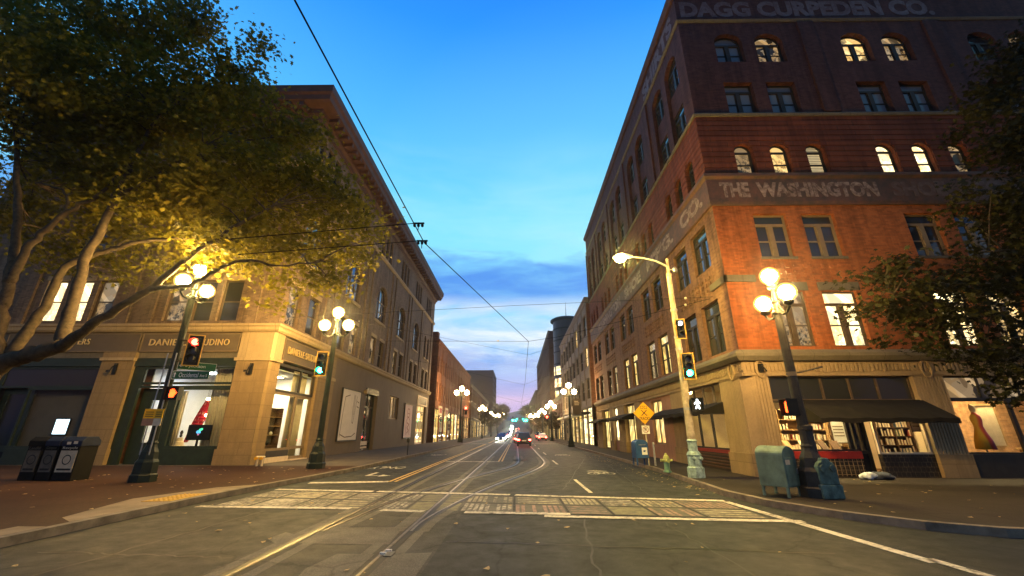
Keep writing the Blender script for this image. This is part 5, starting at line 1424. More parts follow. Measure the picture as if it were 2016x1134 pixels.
for i, (a, b, m_) in enumerate(((54, 61, 'awning'), (63, 72, 'white'), (74, 84, 'cream'))):
    mb = MB(); A, B = F3(a, 0, 0), F3(b, -1.4, 0); mb.box(A[0], B[0], A[1], B[1], 3.9, 4.15, M[m_]); part(mb, 'canopy', b3, base3)
b4, F4, base4 = street_building('brick_building', 'tall dark building with a flat roofline further down on the right', 1, 9.6, 118, 190, 30.0, 'brick_far', [(6.5 + 3.9 * i, 9 + 3.9 * i, 18, 1.7) for i in range(6)], 5.2, lit=.12, seed=9)
street_building('brick_building', 'low building with lit shops between the grey building and the tall dark one', 1, 9.8, 87.5, 116, 9.5, 'brick_side', [(5.6, 7.8, 9, 1.6)], 4.6, lit=.5, seed=12)
street_building('brick_building', 'distant building past the tall dark one on the right', 1, 10, 215, 330, 22, 'brick_far', [(7, 9.5, 20, 2.2), (11, 13.5, 20, 2.2), (15, 17.5, 20, 2.2)], 6, lit=.4, seed=10)
# curved glass tower beside it
o = empty('glass_tower', (14.2, 112, 0), label='curved glass tower with lit floors and a mast, in front of the tall dark building', cat='tower')
mb = MB(); n = 14; R_ = 4.0
def cyl(r, z0, z1, mt, mb): mb.lathe([(r, z0), (r, z1)], (0, 0, 0), mt, 28)
cyl(3.8, 4, 31, M['glass_rough'], mb); mb.build('shaft', o)
for i in range(8):
    z = 6 + i * 3.2; mb = MB()
    mb.lathe([(3.85, z), (3.95, z), (3.95, z + .35), (3.85, z + .35)], (0, 0, 0), M['sig_black'], 28); mb.build('floor_band', o)
for i in range(4):
    mb = MB(); z = 6.5 + i * 3.2
    for k in range(28):
        a, b = 2 * math.pi * (k + .06) / 28, 2 * math.pi * (k + .94) / 28
        if (k * 7 + i * 5) % 4 == 0: continue
        mb.face([(3.88 * math.cos(a), 3.88 * math.sin(a), z), (3.88 * math.cos(b), 3.88 * math.sin(b), z), (3.88 * math.cos(b), 3.88 * math.sin(b), z + 2.2), (3.88 * math.cos(a), 3.88 * math.sin(a), z + 2.2)], M['lit_white' if (k + i) % 3 else 'lit_warm'])
    mb.build('lit_windows', o)
mb = MB(); mb.lathe([(4.5, 31), (4.5, 31.5), (3.8, 31.9)], (0, 0, 0), M['sig_black'], 28); mb.build('roof', o)
mb = MB(); mb.tube([(0, 0, 31.5), (0, 0, 37)], [.12, .03], M['sig_black'], 6); mb.build('mast', o)
# ================================================================== street lamps
def globe(o, c, gr, far):
    mb = MB(); mb.sphere(c, gr if far else gr * .74, M['globe_far' if far else 'globe'], 12 if far else 20, 8 if far else 12); g = mb.build('globe', o, smooth=True)
    if not far:
        mb = MB(); mb.sphere(c, gr, M['globe_halo'], 20, 12); mb.build('glass', g, smooth=True)  # glowing shell that draws the amber halo round the bright core
        mb = MB(); mb.sphere(c, gr * .87, M['globe_halo'], 20, 12); mb.build('inner_halo', g, smooth=True)
def lamp(x, y, top, arm, gr, label, iron='iron_green', far=False, arms=.62, base=.15, light=True):
    """three-globe lamp post; top = height of the upper globe's centre; arm = direction of the side arms"""
    o = empty('street_lamp', (x, y, base), label=label, cat='street lamp', group='triple globe street lamps')
    H = top - base; n = 8 if far else 16
    mb = MB()
    s = .30 if not far else .28
    mb.lathe([(s * 1.35, 0), (s * 1.35, .22), (s * 1.2, .26), (s * 1.15, .62), (s * .95, .72), (s * .85, .95), (s * .6, 1.1), (s * .52, 1.18), (s * .58, 1.24), (s * .48, 1.3)], (0, 0, 0), M[iron], 8)
    mb.build('base', o)
    mb = MB(); hs = H - 1.15
    mb.lathe([(.135, 1.28), (.125, hs * .6), (.10, hs - .1), (.15, hs - .06), (.15, hs), (.10, hs + .04), (.09, hs + .25), (.14, hs + .3), (.06, hs + .36), (.05, H - gr - .16)], (0, 0, 0), M[iron], n)
    if not far:
        for k in range(12):
            a = 2 * math.pi * k / 12
            mb.tube([(.128 * math.cos(a), .128 * math.sin(a), 1.3), (.1 * math.cos(a), .1 * math.sin(a), hs - .12)], .012, M[iron], 4)
    mb.build('post', o)
    dx, dy = arm
    for sgn in (-1, 1):
        mb = MB(); P = lambda r, z: (dx * r * sgn, dy * r * sgn, z)
        mb.tube([P(.06, hs - .02), P(.25, hs - .14), P(.45, hs - .12), P(arms, hs + .0), P(arms, hs + .1)], [.04, .035, .035, .035, .05], M[iron], 6)
        mb.tube([P(.1, hs + .16), P(.22, hs + .02), P(.3, hs - .08)], .018, M[iron], 5)
        mb.lathe([(.05, -.02), (.13, .04), (.14, .10), (.1, .13)], P(arms, hs + .06), M[iron], n)
        mb.build('arm', o)
        globe(o, P(arms, hs + .17 + gr * .93), gr, far)
    mb = MB(); mb.lathe([(.05, -.06), (.13, .0), (.14, .06), (.1, .09)], (0, 0, H - gr - .1), M[iron], n); mb.build('globe_holder', o)
    globe(o, (0, 0, H), gr, far)
    return o
def hub(H): return H - 1.15
L1 = lamp(-12.72, 15.05, 7.9, (0, 1), .30, 'dark triple globe lamp post under the big tree, carrying a red signal and street signs')
L2 = lamp(-9.35, 20.5, 7.67, (1, 0), .32, 'dark green triple globe lamp post at the left kerb, carrying a green signal')
R1 = lamp(7.86, 11.85, 6.3, (0, 1), .28, 'triple globe lamp post beside the green relay box, before the bookshop', 'pole_dark', arms=.58)
lamp(-9.05, 69, 8.5, (1, 0), .36, 'triple globe lamp post before the orange brick building, third along the left kerb', far=True, arms=.85)
lamp(6.05, 48.3, 6.83, (1, 0), .27, 'triple globe lamp post with a dark banner before the grey building on the right', far=True)
lamp(6.5, 80, 6.93, (1, 0), .33, 'triple globe lamp post on the right kerb next beyond the one with a banner', far=True, arms=.7)
FARL = empty('street_lamp', (0, 0, 0)); bpy.data.objects.remove(FARL)
for (x, y, top) in ((-9.0, 112, 8.0), (-9.0, 150, 8.0), (-9.0, 205, 9.6), (-9.0, 280, 13.4), (6.7, 112, 7.2), (6.8, 150, 7.4), (6.9, 205, 9.4), (6.9, 280, 13.4)):
    lamp(x, y, top, (1, 0), .34, 'small far triple globe lamp post down the street, one of a row past the crossing', far=True, arms=.75, base=hillz(y) + .1)
# teal pedestal clamped to the right-hand lamp
o = empty('lamp_base', (7.97, 11.7, .15), label='weathered teal cast iron pedestal bolted to the lamp post beside the relay box', cat='pedestal')
mb = MB(); mb.box(-.36, .36, -.34, .3, 0, .36, M['iron_teal']); mb.build('plinth', o, bevel=.03)
mb = MB(); mb.prism([(-.31, .36), (.31, .36), (.31, .82), (.24, .92), (.14, .96), (.1, 1.04), (-.1, 1.04), (-.14, .96), (-.24, .92), (-.31, .82)], 'y', -.3, .26, M['iron_teal']); mb.build('body', o, bevel=.025)
for sx in (-.17, .17):
    mb = MB(); mb.lathe([(.1, 0), (.1, .05)], (0, 0, 0), M['iron_teal'], 12)
    for v in range(len(mb.v) - 24, len(mb.v)): 
        a = mb.v[v]; mb.v[v] = (sx + a[0], -.31 - a[2], .78 + a[1])
    mb.build('boss', o)
mb = MB(); mb.lathe([(.2, 1.0), (.22, 1.2), (.2, 1.75), (.235, 1.8), (.235, 1.9), (.15, 1.95)], (-.09, .2, -.0), M['pole_dark'], 14); mb.build('sleeve', o); o.scale = (.76, .8, .92)
o = empty('crossing_bracket', (7.86, 11.85, 3.3), label='thin bracket arm sticking out of the right lamp post towards the shop', cat='bracket')
mb = MB(); mb.tube([(-.14, 0, 0), (.3, -.05, .06), (.85, -.1, .2)], [.025, .022, .03], M['pole_dark'], 6); mb.lathe([(.135, -.06), (.135, .06)], (0, 0, 0), M['frame_tan'], 12); mb.build('arm', o)
# banner on the further lamp
o = empty('banner', (6.42, 48.3, 3.6), label='dark street banner hung on the lamp post before the grey building', cat='banner')
mb = MB(); mb.box(0, .95, -.02, .02, 0, 1.75, M['sign_grey']); mb.build('cloth', o)
mb = MB(); mb.box(.2, .75, -.026, -.021, 1.2, 1.3, M['cream']); mb.box(.2, .65, -.026, -.021, 1.38, 1.48, M['cream']); mb.box(.2, .7, -.026, -.021, 1.02, 1.1, M['cream']); mb.build('print', o)

# ================================================================== signals
def signal(x, y, z, rz, lit, label, backplate=True, mt=None, sc=1.0, holder=None):
    """three-lens signal facing local -Y, z = centre"""
    o = empty('traffic_signal', (x, y, z), rz, label, 'traffic signal')
    mb = MB(); mb.box(-.17 * sc, .17 * sc, -.02, .2, -.54 * sc, .54 * sc, M['sig_black']); mb.build('housing', o, bevel=.015)
    if backplate:
        mb = MB(); a, b = .31 * sc, .68 * sc; mb.box(-a, a, .02, .035, -b, b, M['sig_black']); mb.build('backplate', o)
        mb = MB(); framed(mb, lambda u, d, zz: (u, d, zz), -a, a, -b, b, M['sig_yellow'], .035, .005, .019); mb.build('reflective_border', o)
    for k, zz in enumerate((.36, 0, -.36)):
        zz *= sc; on = k == lit
        mb = MB(); r = .145 * sc
        mb.prism([(r * math.cos(i * .3927), zz + r * math.sin(i * .3927)) for i in range(16)], 'y', -.035, -.021, mt if on else M['glass_dark']); mb.build('lens', o)
        mb = MB(); n = 12
        for i in range(n):
            a, b = math.radians(-30) + math.radians(240) * i / n, math.radians(-30) + math.radians(240) * (i + 1) / n
            q = .165 * sc
            mb.face([(q * math.cos(a), -.02, zz + q * math.sin(a)), (q * math.cos(b), -.02, zz + q * math.sin(b)), (q * math.cos(b), -.25, zz + q * math.sin(b) * .92 - .01), (q * math.cos(a), -.25, zz + q * math.sin(a) * .92 - .01)], M['sig_black'])
        v = mb.build('visor', o); v.modifiers.new('thick', 'SOLIDIFY').thickness = .008
    if holder:
        mb = MB()
        for zz in (.45, -.45): mb.tube([(0, .1, zz * sc), (holder[0], holder[1], zz * sc)], .03, M['sig_black'], 6)
        mb.build('bracket', o)
    return o
signal(-12.05, 14.95, 4.62, .35, 0, 'traffic signal showing red, on the lamp post under the tree', True, M['em_red'], .86, (-.55, .2))
signal(-9.72, 20.25, 4.95, .12, 2, 'traffic signal showing green, on the lamp post at the left kerb', True, M['em_green'], .9, (.3, .2))
signal(6.78, 16.42, 5.75, -.25, 0, 'upper signal on the pale pole showing a white light', True, M['em_white'], .62, (-.02, .2))
signal(6.86, 16.38, 4.22, -.25, 2, 'traffic signal showing green, lower on the pale pole at the right corner', True, M['em_green'], .78, (-.05, .25))
def ped(x, y, z, rz, kind, label, holder):
    o = empty('pedestrian_signal', (x, y, z), rz, label, 'pedestrian signal')
    mb = MB(); mb.box(-.22, .22, 0, .2, -.23, .23, M['sig_black']); mb.build('housing', o, bevel=.015)
    mb = MB(); framed(mb, lambda u, d, zz: (u, d, zz), -.22, .22, -.23, .23, M['sig_black'], .02, -.1, .0); mb.build('visor', o)
    mb = MB(); y0, y1 = -.018, -.006
    if kind == 'hand':
        mt = M['em_hand']
        mb.prism([(-.08, -.14), (.06, -.14), (.09, -.02), (.08, .05), (-.08, .05), (-.1, -.06)], 'y', y0, y1, mt)
        for i, (u, h) in enumerate(((-.07, .13), (-.025, .16), (.02, .15), (.062, .11))): mb.prism([(u - .016, .05), (u + .016, .05), (u + .018, h), (u - .014, h)], 'y', y0, y1, mt)
        mb.prism([(.085, -.05), (.14, .03), (.115, .055), (.08, .0)], 'y', y0, y1, mt)
    else:
        mt = M['em_white']
        mb.prism([(.01 + .035 * math.cos(i * .785), .15 + .035 * math.sin(i * .785)) for i in range(8)], 'y', y0, y1, mt)
        for pl in ([(-.04, .1), (.045, .11), (.035, -.03), (-.035, -.03)], [(-.03, -.03), (.01, -.03), (-.05, -.18), (-.09, -.17)], [(-.005, -.03), (.035, -.03), (.09, -.17), (.05, -.19)], [(-.04, .1), (-.02, .07), (-.1, -.01), (-.115, .015)], [(.045, .11), (.03, .07), (.1, .0), (.115, .025)]):
            mb.prism(pl, 'y', y0, y1, mt)
    mb.build('symbol', o)
    mb = MB(); mb.tube([(0, .1, .0), (holder[0], holder[1], .0)], .03, M['sig_black'], 6); mb.build('bracket', o)
ped(-12.33, 14.86, 3.05, .2, 'hand', 'pedestrian signal with a red hand on the lamp post under the tree', (-.35, .2))
ped(6.98, 16.36, 2.76, -.2, 'walk', 'pedestrian signal with a white walking figure on the pale pole', (-.3, .15))
ped(7.60, 11.95, 2.4, -1.7, 'hand', 'pedestrian signal turned aside, its orange hand half hidden by the right lamp post', (.1, .25))

# pale signal pole with ornate teal foot and cobra-head lamp
o = empty('signal_pole', (6.68, 16.62, .15), label='pale signal pole on an ornate teal foot at the right corner', cat='signal pole')
mb = MB(); mb.lathe([(.30, 0), (.30, .34), (.24, .38), (.24, .72), (.27, .78), (.22, .86), (.17, .92), (.17, 1.22), (.2, 1.28), (.15, 1.34)], (0, 0, 0), M['iron_teal_light'], 8)
mb.sphere((.16, -.2, .66), .085, M['iron_teal_light'], 10, 6); mb.sphere((-.1, -.24, .66), .07, M['iron_teal_light'], 10, 6); mb.build('foot', o)
mb = MB(); mb.lathe([(.15, 1.3), (.14, 3), (.115, 6), (.10, 8.0), (.12, 8.02), (.12, 8.1), (.07, 8.15), (.06, 8.75), (.08, 8.8), (.02, 8.85)], (0, 0, 0), M['pole_cream'], 14)
for z in (2.4, 3.55, 4.75, 5.25, 6.4): mb.lathe([(.145, z), (.145, z + .09)], (0, 0, 0), M['galv'], 14)
mb.build('post', o)
mb = MB(); mb.tube([(0, 0, 8.45), (-.5, -.02, 8.72), (-1.1, -.05, 8.86), (-1.7, -.1, 8.9)], [.05, .045, .04, .035], M['galv'], 8)
mb.lathe([(.1, -.12), (.12, 0), (.06, .12)], (.28, .0, 8.3), M['galv'], 10); mb.tube([(0, 0, 8.3), (.28, 0, 8.3)], .03, M['galv'], 6); mb.build('arm', o)
o = empty('road_lamp', (4.68, 16.5, 9.0), label='bright yellow cobra head road lamp hung over the street from the pale pole', cat='street lamp')
mb = MB(); mb.prism([(-.42, .0), (-.3, .12), (.2, .14), (.45, .06), (.45, .0)], 'y', -.14, .14, M['galv']); mb.build('housing', o, bevel=.03)
mb = MB(); mb.sphere((-.08, 0, -.03), .24, M['sodium'], 20, 12, .75); mb.build('lens', o, smooth=True)

# street-name blades, notices
o = empty('street_sign', (-12.65, 14.88, 3.55), .06, 'green street name sign reading Occidental Ave S under the red signal', 'street sign')
mb = MB(); mb.box(.12, 1.42, -.012, .012, 0, .3, M['green_sign']); framed(mb, lambda u, d, z: (u, d, z), .12, 1.42, 0, .3, M['white'], .012, -.016, -.0125); mb.build('blade', o)
lettering('lettering', 'Occidental', M['white'], (.35, -.0125, .07), (1, 0, 0), (0, 0, 1), width=.68, height=.17, extrude=.004, parent=o)
lettering('lettering', 'Ave S', M['white'], (1.09, -.0125, .08), (1, 0, 0), (0, 0, 1), width=.25, height=.1, extrude=.004, parent=o)
mb = MB(); mb.prism([(.18, .07), (.22, .07), (.22, .18), (.25, .18), (.2, .25), (.15, .18), (.18, .18)], 'y', -.0165, -.0125, M['white']); mb.build('arrow', o)
o = empty('street_sign', (-12.62, 14.92, 3.93), .75, 'second green street name sign, turned away, above the Occidental one', 'street sign')
mb = MB(); mb.box(.12, 1.3, -.012, .012, 0, .3, M['green_sign']); framed(mb, lambda u, d, z: (u, d, z), .12, 1.3, 0, .3, M['white'], .012, -.016, -.0125); mb.build('blade', o)
lettering('lettering', 'S Jackson', M['white'], (.34, -.0125, .07), (1, 0, 0), (0, 0, 1), width=.62, height=.16, extrude=.004, parent=o)
mb = MB(); mb.prism([(.15, .14), (.23, .2), (.23, .16), (.29, .16), (.29, .12), (.23, .12), (.23, .08)], 'y', -.0165, -.0125, M['white']); mb.build('arrow', o)
o = empty('notice_sign', (-12.74, 14.86, 1.95), .1, 'pair of yellow and white notices strapped round the lamp post under the tree', 'notice')
for s in (-1, 1):
    mb = MB(); x0, x1 = (-.32, -.005) if s < 0 else (.005, .32)
    mb.box(x0, x1, -.012, .012, .24, .56, M['yellow']); mb.box(x0, x1, -.012, .012, .0, .239, M['stucco_pink'] if s < 0 else M['cream'])
    for i in range(3): mb.box(x0 + .04, x1 - .04, -.0155, -.0125, .30 + i * .07, .325 + i * .07, M['wood_dark'])
    mb.build('panel', o, rz=-.25 * s)
o = empty('conduit', (-12.72, 14.85, .9), label='pair of bare steel conduits running up the lamp post under the tree', cat='conduit')
for s in (-.16, .16):
    mb = MB(); mb.tube([(s, 0, .1), (s, 0, 3.6)], .022, M['galv'], 6); mb.build('pipe', o)

# ================================================================== pavement furniture
# three-part recycling station
o = empty('recycling_bin', (-16.35, 15.6, .146), -.05, 'three part dark recycling and rubbish station on the brick pavement under the tree', 'recycling bin')
bl = mat('bin_blue', (.009, .014, .034), .7, .2, 4); bdark = mat('bin_body', (.010, .0095, .009), .8, .2, 4, spec=.1)
pn = [mat('bin_panel_dark', (.11, .09, .065), .7, .25, 5), mat('bin_panel_grey', (.085, .075, .06), .7, .25, 5), mat('bin_panel_pale', (.46, .37, .25), .7, .15, 5)]
for i, (x0, x1) in enumerate(((-1.0, -.42), (-.36, .18), (.26, .98))):
    mb = MB(); mb.prism([(x0, 0), (x1, 0), (x1, 1.12), (x0, 1.12)], 'y', -.32, .32, bdark); u = mb.build('bin_body', o, bevel=.02)
    mb = MB(); mb.prism([(-.34, 1.12), (.34, 1.12), (.34, 1.3), (.2, 1.44), (-.2, 1.44), (-.34, 1.3)], 'x', x0 - .02, x1 + .02, bl if i else bdark); mb.build('hood', o, bevel=.02)
    mb = MB(); mb.box(x0 + .05, x1 - .05, -.332, -.321, .28, .98, pn[i])
    cx, cz = (x0 + x1) / 2, .68; n = 18
    for k in range(n):
        a, b = 2 * math.pi * k / n, 2 * math.pi * (k + 1) / n
        mb.face([(cx + r * math.cos(t), -.3335, cz + r * math.sin(t)) for r, t in ((.13, a), (.13, b), (.165, b), (.165, a))], M['iron_black'])
    mb.box(x0 + .1, x1 - .1, -.336, -.3325, .34, .40, M['iron_black']); mb.build('panel', o)
    lettering('lettering', ['Landfill', 'Compost', 'Recycle'][i], M['cream'] if i == 2 else pn[0], (x0 + .07, -.3215, 1.01), (1, 0, 0), (0, 0, 1), width=(x1 - x0) - .16, height=.1, extrude=.004, parent=o)
mb = MB(); mb.box(.45, .6, -.346, -.341, 1.18, 1.27, M['cream']); mb.box(.7, .85, -.346, -.341, 1.2, 1.29, M['cream']); mb.build('sticker', o)
# green relay box
def mailbox(nm, x, y, rz, w_, d_, h_, leg, mt, label, cat, extra=None, n=14):
    o = empty(nm, (x, y, .15), rz, label, cat)
    r = w_ / 2; prof = [(-r, leg), (r, leg), (r, h_ - r * .62)] + [(r * math.cos(math.pi * i / n), h_ - r * .62 + r * .62 * math.sin(math.pi * i / n)) for i in range(1, n)] + [(-r, h_ - r * .62)]
    mb = MB(); mb.prism(prof, 'y', -d_ / 2, d_ / 2, M[mt]); mb.build('body', o, bevel=.015)
    for sx in (-1, 1):
        for sy in (-1, 1):
            mb = MB(); mb.box(sx * (r - .04) - .03, sx * (r - .04) + .03, sy * (d_ / 2 - .05) - .03, sy * (d_ / 2 - .05) + .03, 0, leg + .01, M[mt]); mb.build('leg', o)
    return o
o = mailbox('relay_box', 7.07, 12.1, .62, .74, .70, 1.24, .24, 'mail_green', 'round topped green metal relay box on legs beside the right lamp post', 'relay box')
mb = MB(); mb.prism([(-.33, .28), (.33, .28), (.33, .95), (-.33, .95)], 'y', -.362, -.351, M['mail_green']); mb.build('door', o, bevel=.004)
mb = MB(); mb.box(.24, .28, -.385, -.361, .55, .68, M['galv']); mb.build('lock', o)
mb = MB(); mb.box(-.3, -.05, -.3655, -.3625, .78, .9, M['cream']); mb.build('sticker', o)
o = mailbox('mailbox', 6.35, 22.6, .12, .66, .60, 1.22, .34, 'mail_blue', 'blue mailbox with a white label, standing by the yellow diamond sign', 'mailbox')
mb = MB(); mb.box(-.02, .26, -.312, -.301, .50, .84, M['white']); mb.prism([(.03, .68), (.10, .72), (.23, .70), (.12, .67), (.2, .64), (.08, .63)], 'y', -.318, -.3125, M['mail_blue']); mb.build('label_plate', o)
mb = MB(); mb.box(-.26, .26, -.316, -.301, .93, 1.02, M['mail_blue']); mb.tube([(-.18, -.34, .97), (.18, -.34, .97)], .015, M['galv'], 6); mb.build('pull_handle', o)
# hydrant
o = empty('fire_hydrant', (5.95 + .38, 18.7, .15), label='small yellow and green fire hydrant at the right kerb', cat='hydrant')
mb = MB(); mb.lathe([(.17, 0), (.17, .05), (.12, .07), (.115, .4)], (0, 0, 0), M['hydrant_green'], 14); mb.build('base', o)
mb = MB(); mb.lathe([(.13, .4), (.14, .46), (.13, .5), (.125, .56), (.09, .64), (.05, .68), (.045, .74), (.02, .75)], (0, 0, 0), M['hydrant'], 14); mb.build('bonnet', o)
for v, r in (((-1, 0, 0), .06), ((1, 0, 0), .06), ((0, -1, 0), .075)):
    mb = MB(); mb.tube([(v[0] * .08, v[1] * .08, .46), (v[0] * .2, v[1] * .2, .46), (v[0] * .21, v[1] * .21, .46), (v[0] * .25, v[1] * .25, .46)], [r * .8, r * .8, r, r], M['hydrant'], 10); mb.build('outlet', o)
# diamond warning sign with parking plate
o = empty('warning_sign', (6.68, 22.35, .15), label='yellow diamond sign with a cross and the word TRACKS, no parking plate below', cat='road sign')
mb = MB(); mb.tube([(0, .03, 0), (0, .03, 3.0)], .035, M['pole_cream'], 8); mb.build('post', o)
mb = MB(); a = .56; mb.prism([(0, 2.52 - a), (a, 2.52), (0, 2.52 + a), (-a, 2.52)], 'y', -.025, -.012, M['yellow'])
mb.build('panel', o)
mb = MB()
for s in (-1, 1):
    mb.prism([(-.14 * s - .03, 2.39), (-.14 * s + .03, 2.39), (.14 * s + .03, 2.67), (.14 * s - .03, 2.67)], 'y', -.031 - .002 * (s > 0), -.0255, M['wood_dark'])
for q in ((-.17, 2.74, -.02, 2.88), (.02, 2.74, .17, 2.88)):
    framed(mb, lambda u, d, z: (u, d, z), q[0], q[2], q[1], q[3], M['wood_dark'], .022, -.031, -.0255)
mb.build('symbol', o)
lettering('lettering', 'TRACKS', M['black'], (-.27, -.0255, 2.18), (1, 0, 0), (0, 0, 1), width=.54, height=.15, bold=.012, extrude=.004, parent=o)
mb = MB(); mb.box(-.2, .2, -.025, -.012, 1.5, 1.9, M['white'])
n = 18
for k in range(n):
    a0, b0 = 2 * math.pi * k / n, 2 * math.pi * (k + 1) / n
    mb.face([(r * math.cos(t_), -.0275, 1.7 + r * math.sin(t_)) for r, t_ in ((.13, a0), (.13, b0), (.155, b0), (.155, a0))], M['red_sign'])
mb.prism([(-.11, 1.79), (-.09, 1.81), (.11, 1.61), (.09, 1.59)], 'y', -.031, -.0255, M['red_sign']); mb.build('parking_plate', o)
lettering('lettering', 'P', M['black'], (-.06, -.0253, 1.62), (1, 0, 0), (0, 0, 1), height=.17, bold=.015, extrude=.003, parent=o)
o = empty('bollard', (6.95, 22.2, .15), label='slim bare steel post right beside the blue mailbox', cat='bollard')
mb = MB(); mb.lathe([(.05, 0), (.05, 1.05), (.03, 1.1)], (0, 0, 0), M['galv'], 10); mb.build('post', o)
# standpipe, parking meter
o = empty('standpipe', (-12.75, 21.75, .146), label='small cream twin valve standpipe at the foot of the corner pier on the left', cat='standpipe')
for s in (-.13, .13):
    mb = MB(); mb.tube([(s, 0, 0), (s, 0, .4)], .05, M['cream'], 8); mb.tube([(s, 0, .36), (s, -.16, .36), (s, -.17, .36), (s, -.2, .36)], [.05, .05, .075, .075], M['yellow'], 8); mb.build('valve', o)
mb = MB(); mb.tube([(-.2, .02, .42), (.2, .02, .42)], .055, M['cream'], 8); mb.build('manifold', o)
o = empty('parking_meter', (-8.0, 32, .15), label='dark parking meter post on the left kerb before the smaller poster', cat='parking meter')
mb = MB(); mb.lathe([(.05, 0), (.035, .05), (.035, .85)], (0, 0, 0), M['iron_black'], 8); mb.build('post', o)
mb = MB(); mb.prism([(-.09, .85), (.09, .85), (.11, 1.05)] + [(.11 * math.cos(i * .3927), 1.05 + .11 * math.sin(i * .3927)) for i in range(1, 8)] + [(-.11, 1.05)], 'y', -.07, .07, M['iron_black']); mb.build('head', o)
# crumpled clothes by the shop front
def crumple(name, loc, r, mt, label, cat, seed, flat=.5):
    rn = random.Random(seed); mb = MB(); n, m = 18, 10
    vs = []; fs = []
    for j in range(m + 1):
        t_ = -math.pi / 2 + math.pi * j / m
        for i in range(n):
            a = 2 * math.pi * i / n
            k = 1 + .3 * math.sin(3 * a + 2 * t_ + seed) + .18 * math.sin(7 * a - 3 * t_) + rn.uniform(-.12, .12)
            vs.append((r[0] * k * math.cos(t_) * math.cos(a), r[1] * k * math.cos(t_) * math.sin(a), max(0, r[2] * (1 + math.sin(t_) * k))))
    for j in range(m):
        for i in range(n):
            fs.append((j * n + i, j * n + (i + 1) % n, (j + 1) * n + (i + 1) % n, (j + 1) * n + i))
    mb.mesh(vs, fs, mt); o = mb.build(name, loc=loc, smooth=True); tag(o, label, cat); return o
crumple('cloth_bundle', (12.45, 15.95, .147), (.26, .17, .11), mat('pale_cloth', (.40, .44, .48), .8, .2, 9), 'crumpled pale cloth bundle lying before the bookshop door', 'bundle', 2)
crumple('backpack', (13.0, 16.0, .147), (.36, .2, .11), mat('dark_cloth', (.06, .07, .09), .8, .2, 9), 'dark crumpled bag lying beside the pale bundle at the bookshop door', 'bag', 5)
# fallen leaves on the road and pavement
mb = MB(); rn = random.Random(21); lf = mat('fallen_leaf', (.38, .28, .13), .8, .4, 30, bmp=0)
for i in range(420):
    q = rn.random()
    if q < .45: x, y, z = rn.uniform(5.2, 6.25), rn.uniform(12, 34), .012
    elif q < .6: x, y, z = rn.uniform(-8.1, 5), rn.uniform(3.5, 13), .016
    elif q < .85: x, y, z = rn.uniform(-16, -8.6), rn.uniform(9, 21), .164
    else: x, y, z = rn.uniform(6.9, 15), rn.uniform(9, 16), .158
    if x > 5.2 and y < 13.2 and z < .1: continue
    s = rn.uniform(.025, .075); a = rn.random() * 6.28
    mb.face([(x + s * k * math.cos(a + j * 1.2566), y + s * k * math.sin(a + j * 1.2566), z + rn.uniform(0, .02)) for j, k in enumerate((1, .55, .9, .6, .95))], lf)
tag(mb.build('fallen_leaves'), 'scattered dry leaves lying on road and pavement', 'leaves', kind='stuff')

# ================================================================== overhead wires
def wire(pts, r, label, sag=0.0, cat='overhead wire', nm='overhead_wire', ins=()):
    o = empty(nm, (0, 0, 0), label=label, cat=cat)
    path = []
    for a, b in zip(pts, pts[1:]):
        a, b = Vector(a), Vector(b); n = 8
        for i in range(n): 
            u = i / n; p = a.lerp(b, u); p.z -= sag * 4 * u * (1 - u); path.append(p)
    path.append(Vector(pts[-1]))
    mb = MB(); mb.tube(path, r, M['wire'], 6); mb.build('cable', o, smooth=True)
    for k, p in enumerate(ins):
        mb = MB(); mb.sphere(p, .06, M['insul'], 8, 6); mb.build('insulator', o)
    return o
P2 = (.75, 24.7, 7.0)
wire([(-2.9, -6, 7.05), (-2.87, 3.7, 7.05), (-2.7, 10.8, 7.0), P2], .015, 'thick dark trolley wire crossing the sky from upper left to the middle of the street')
wire([P2, (.95, 45, 6.9), (.95, 80, 6.8), (.95, 140, 7.2)], .014, 'trolley wire running straight away down the street over the dark car')
wire([(9.08, 18.2, 7.62), (2.5, 23.2, 6.95), P2, (-13.48, 38, 9.9)], .012, 'span wire pulling the trolley wire, tied to the red building corner', ins=((8.2, 18.9, 7.54), (-1.2, 26.5, 7.42)))
wire([(9.08, 17.9, 7.62), (0, 19.6, 7.75), (-13.4, 23.0, 8.1)], .009, 'thin level span wire between the two corner buildings', ins=((7.9, 18.1, 7.62),))
wire([(9.05, 30, 9.6), (.9, 30.5, 7.2), (-13.45, 31, 10.2)], .008, 'thin span wire at the second bay of the two facing buildings', ins=((8.2, 30.1, 9.35), (-12.4, 31, 9.98)))
wire([(9.3, 53, 10.5), (.95, 53, 7.4), (-13.45, 53, 10.6)], .011, 'span wire between the grey building and the far end of the left building')
wire([(9.4, 84, 10.5), (.95, 84, 7.3), (-13.1, 84, 10.6)], .014, 'span wire between the grey building and the orange brick building')
for i, (dy, dz) in enumerate(((0, .0), (.55, -.28))):
    o = empty('wire_bracket', (0, 0, 0), label=['upper', 'lower'][i] + ' of two bracket arms holding the trolley wire near the tree', cat='wire bracket')
    x1, y1, z1 = -2.75, 10.2 + dy, 7.32 + dz
    mb = MB(); mb.tube([(-9.0, y1 + 1.2, z1 + .12), (x1, y1, z1)], .013, M['wire'], 5); mb.build('arm', o)
    mb = MB(); mb.box(x1 - .16, x1 + .16, y1 - .02, y1 + .02, z1 - .03, z1 + .01, M['wire'])
    for s in (-.11, 0, .11): mb.lathe([(.03, -.12), (.045, -.08), (.03, -.03)], (x1 + s, y1, z1), M['wire'], 6)
    mb.tube([(x1, y1, z1 - .1), (x1, y1, z1 - .25)], .012, M['wire'], 5); mb.build('insulator', o)
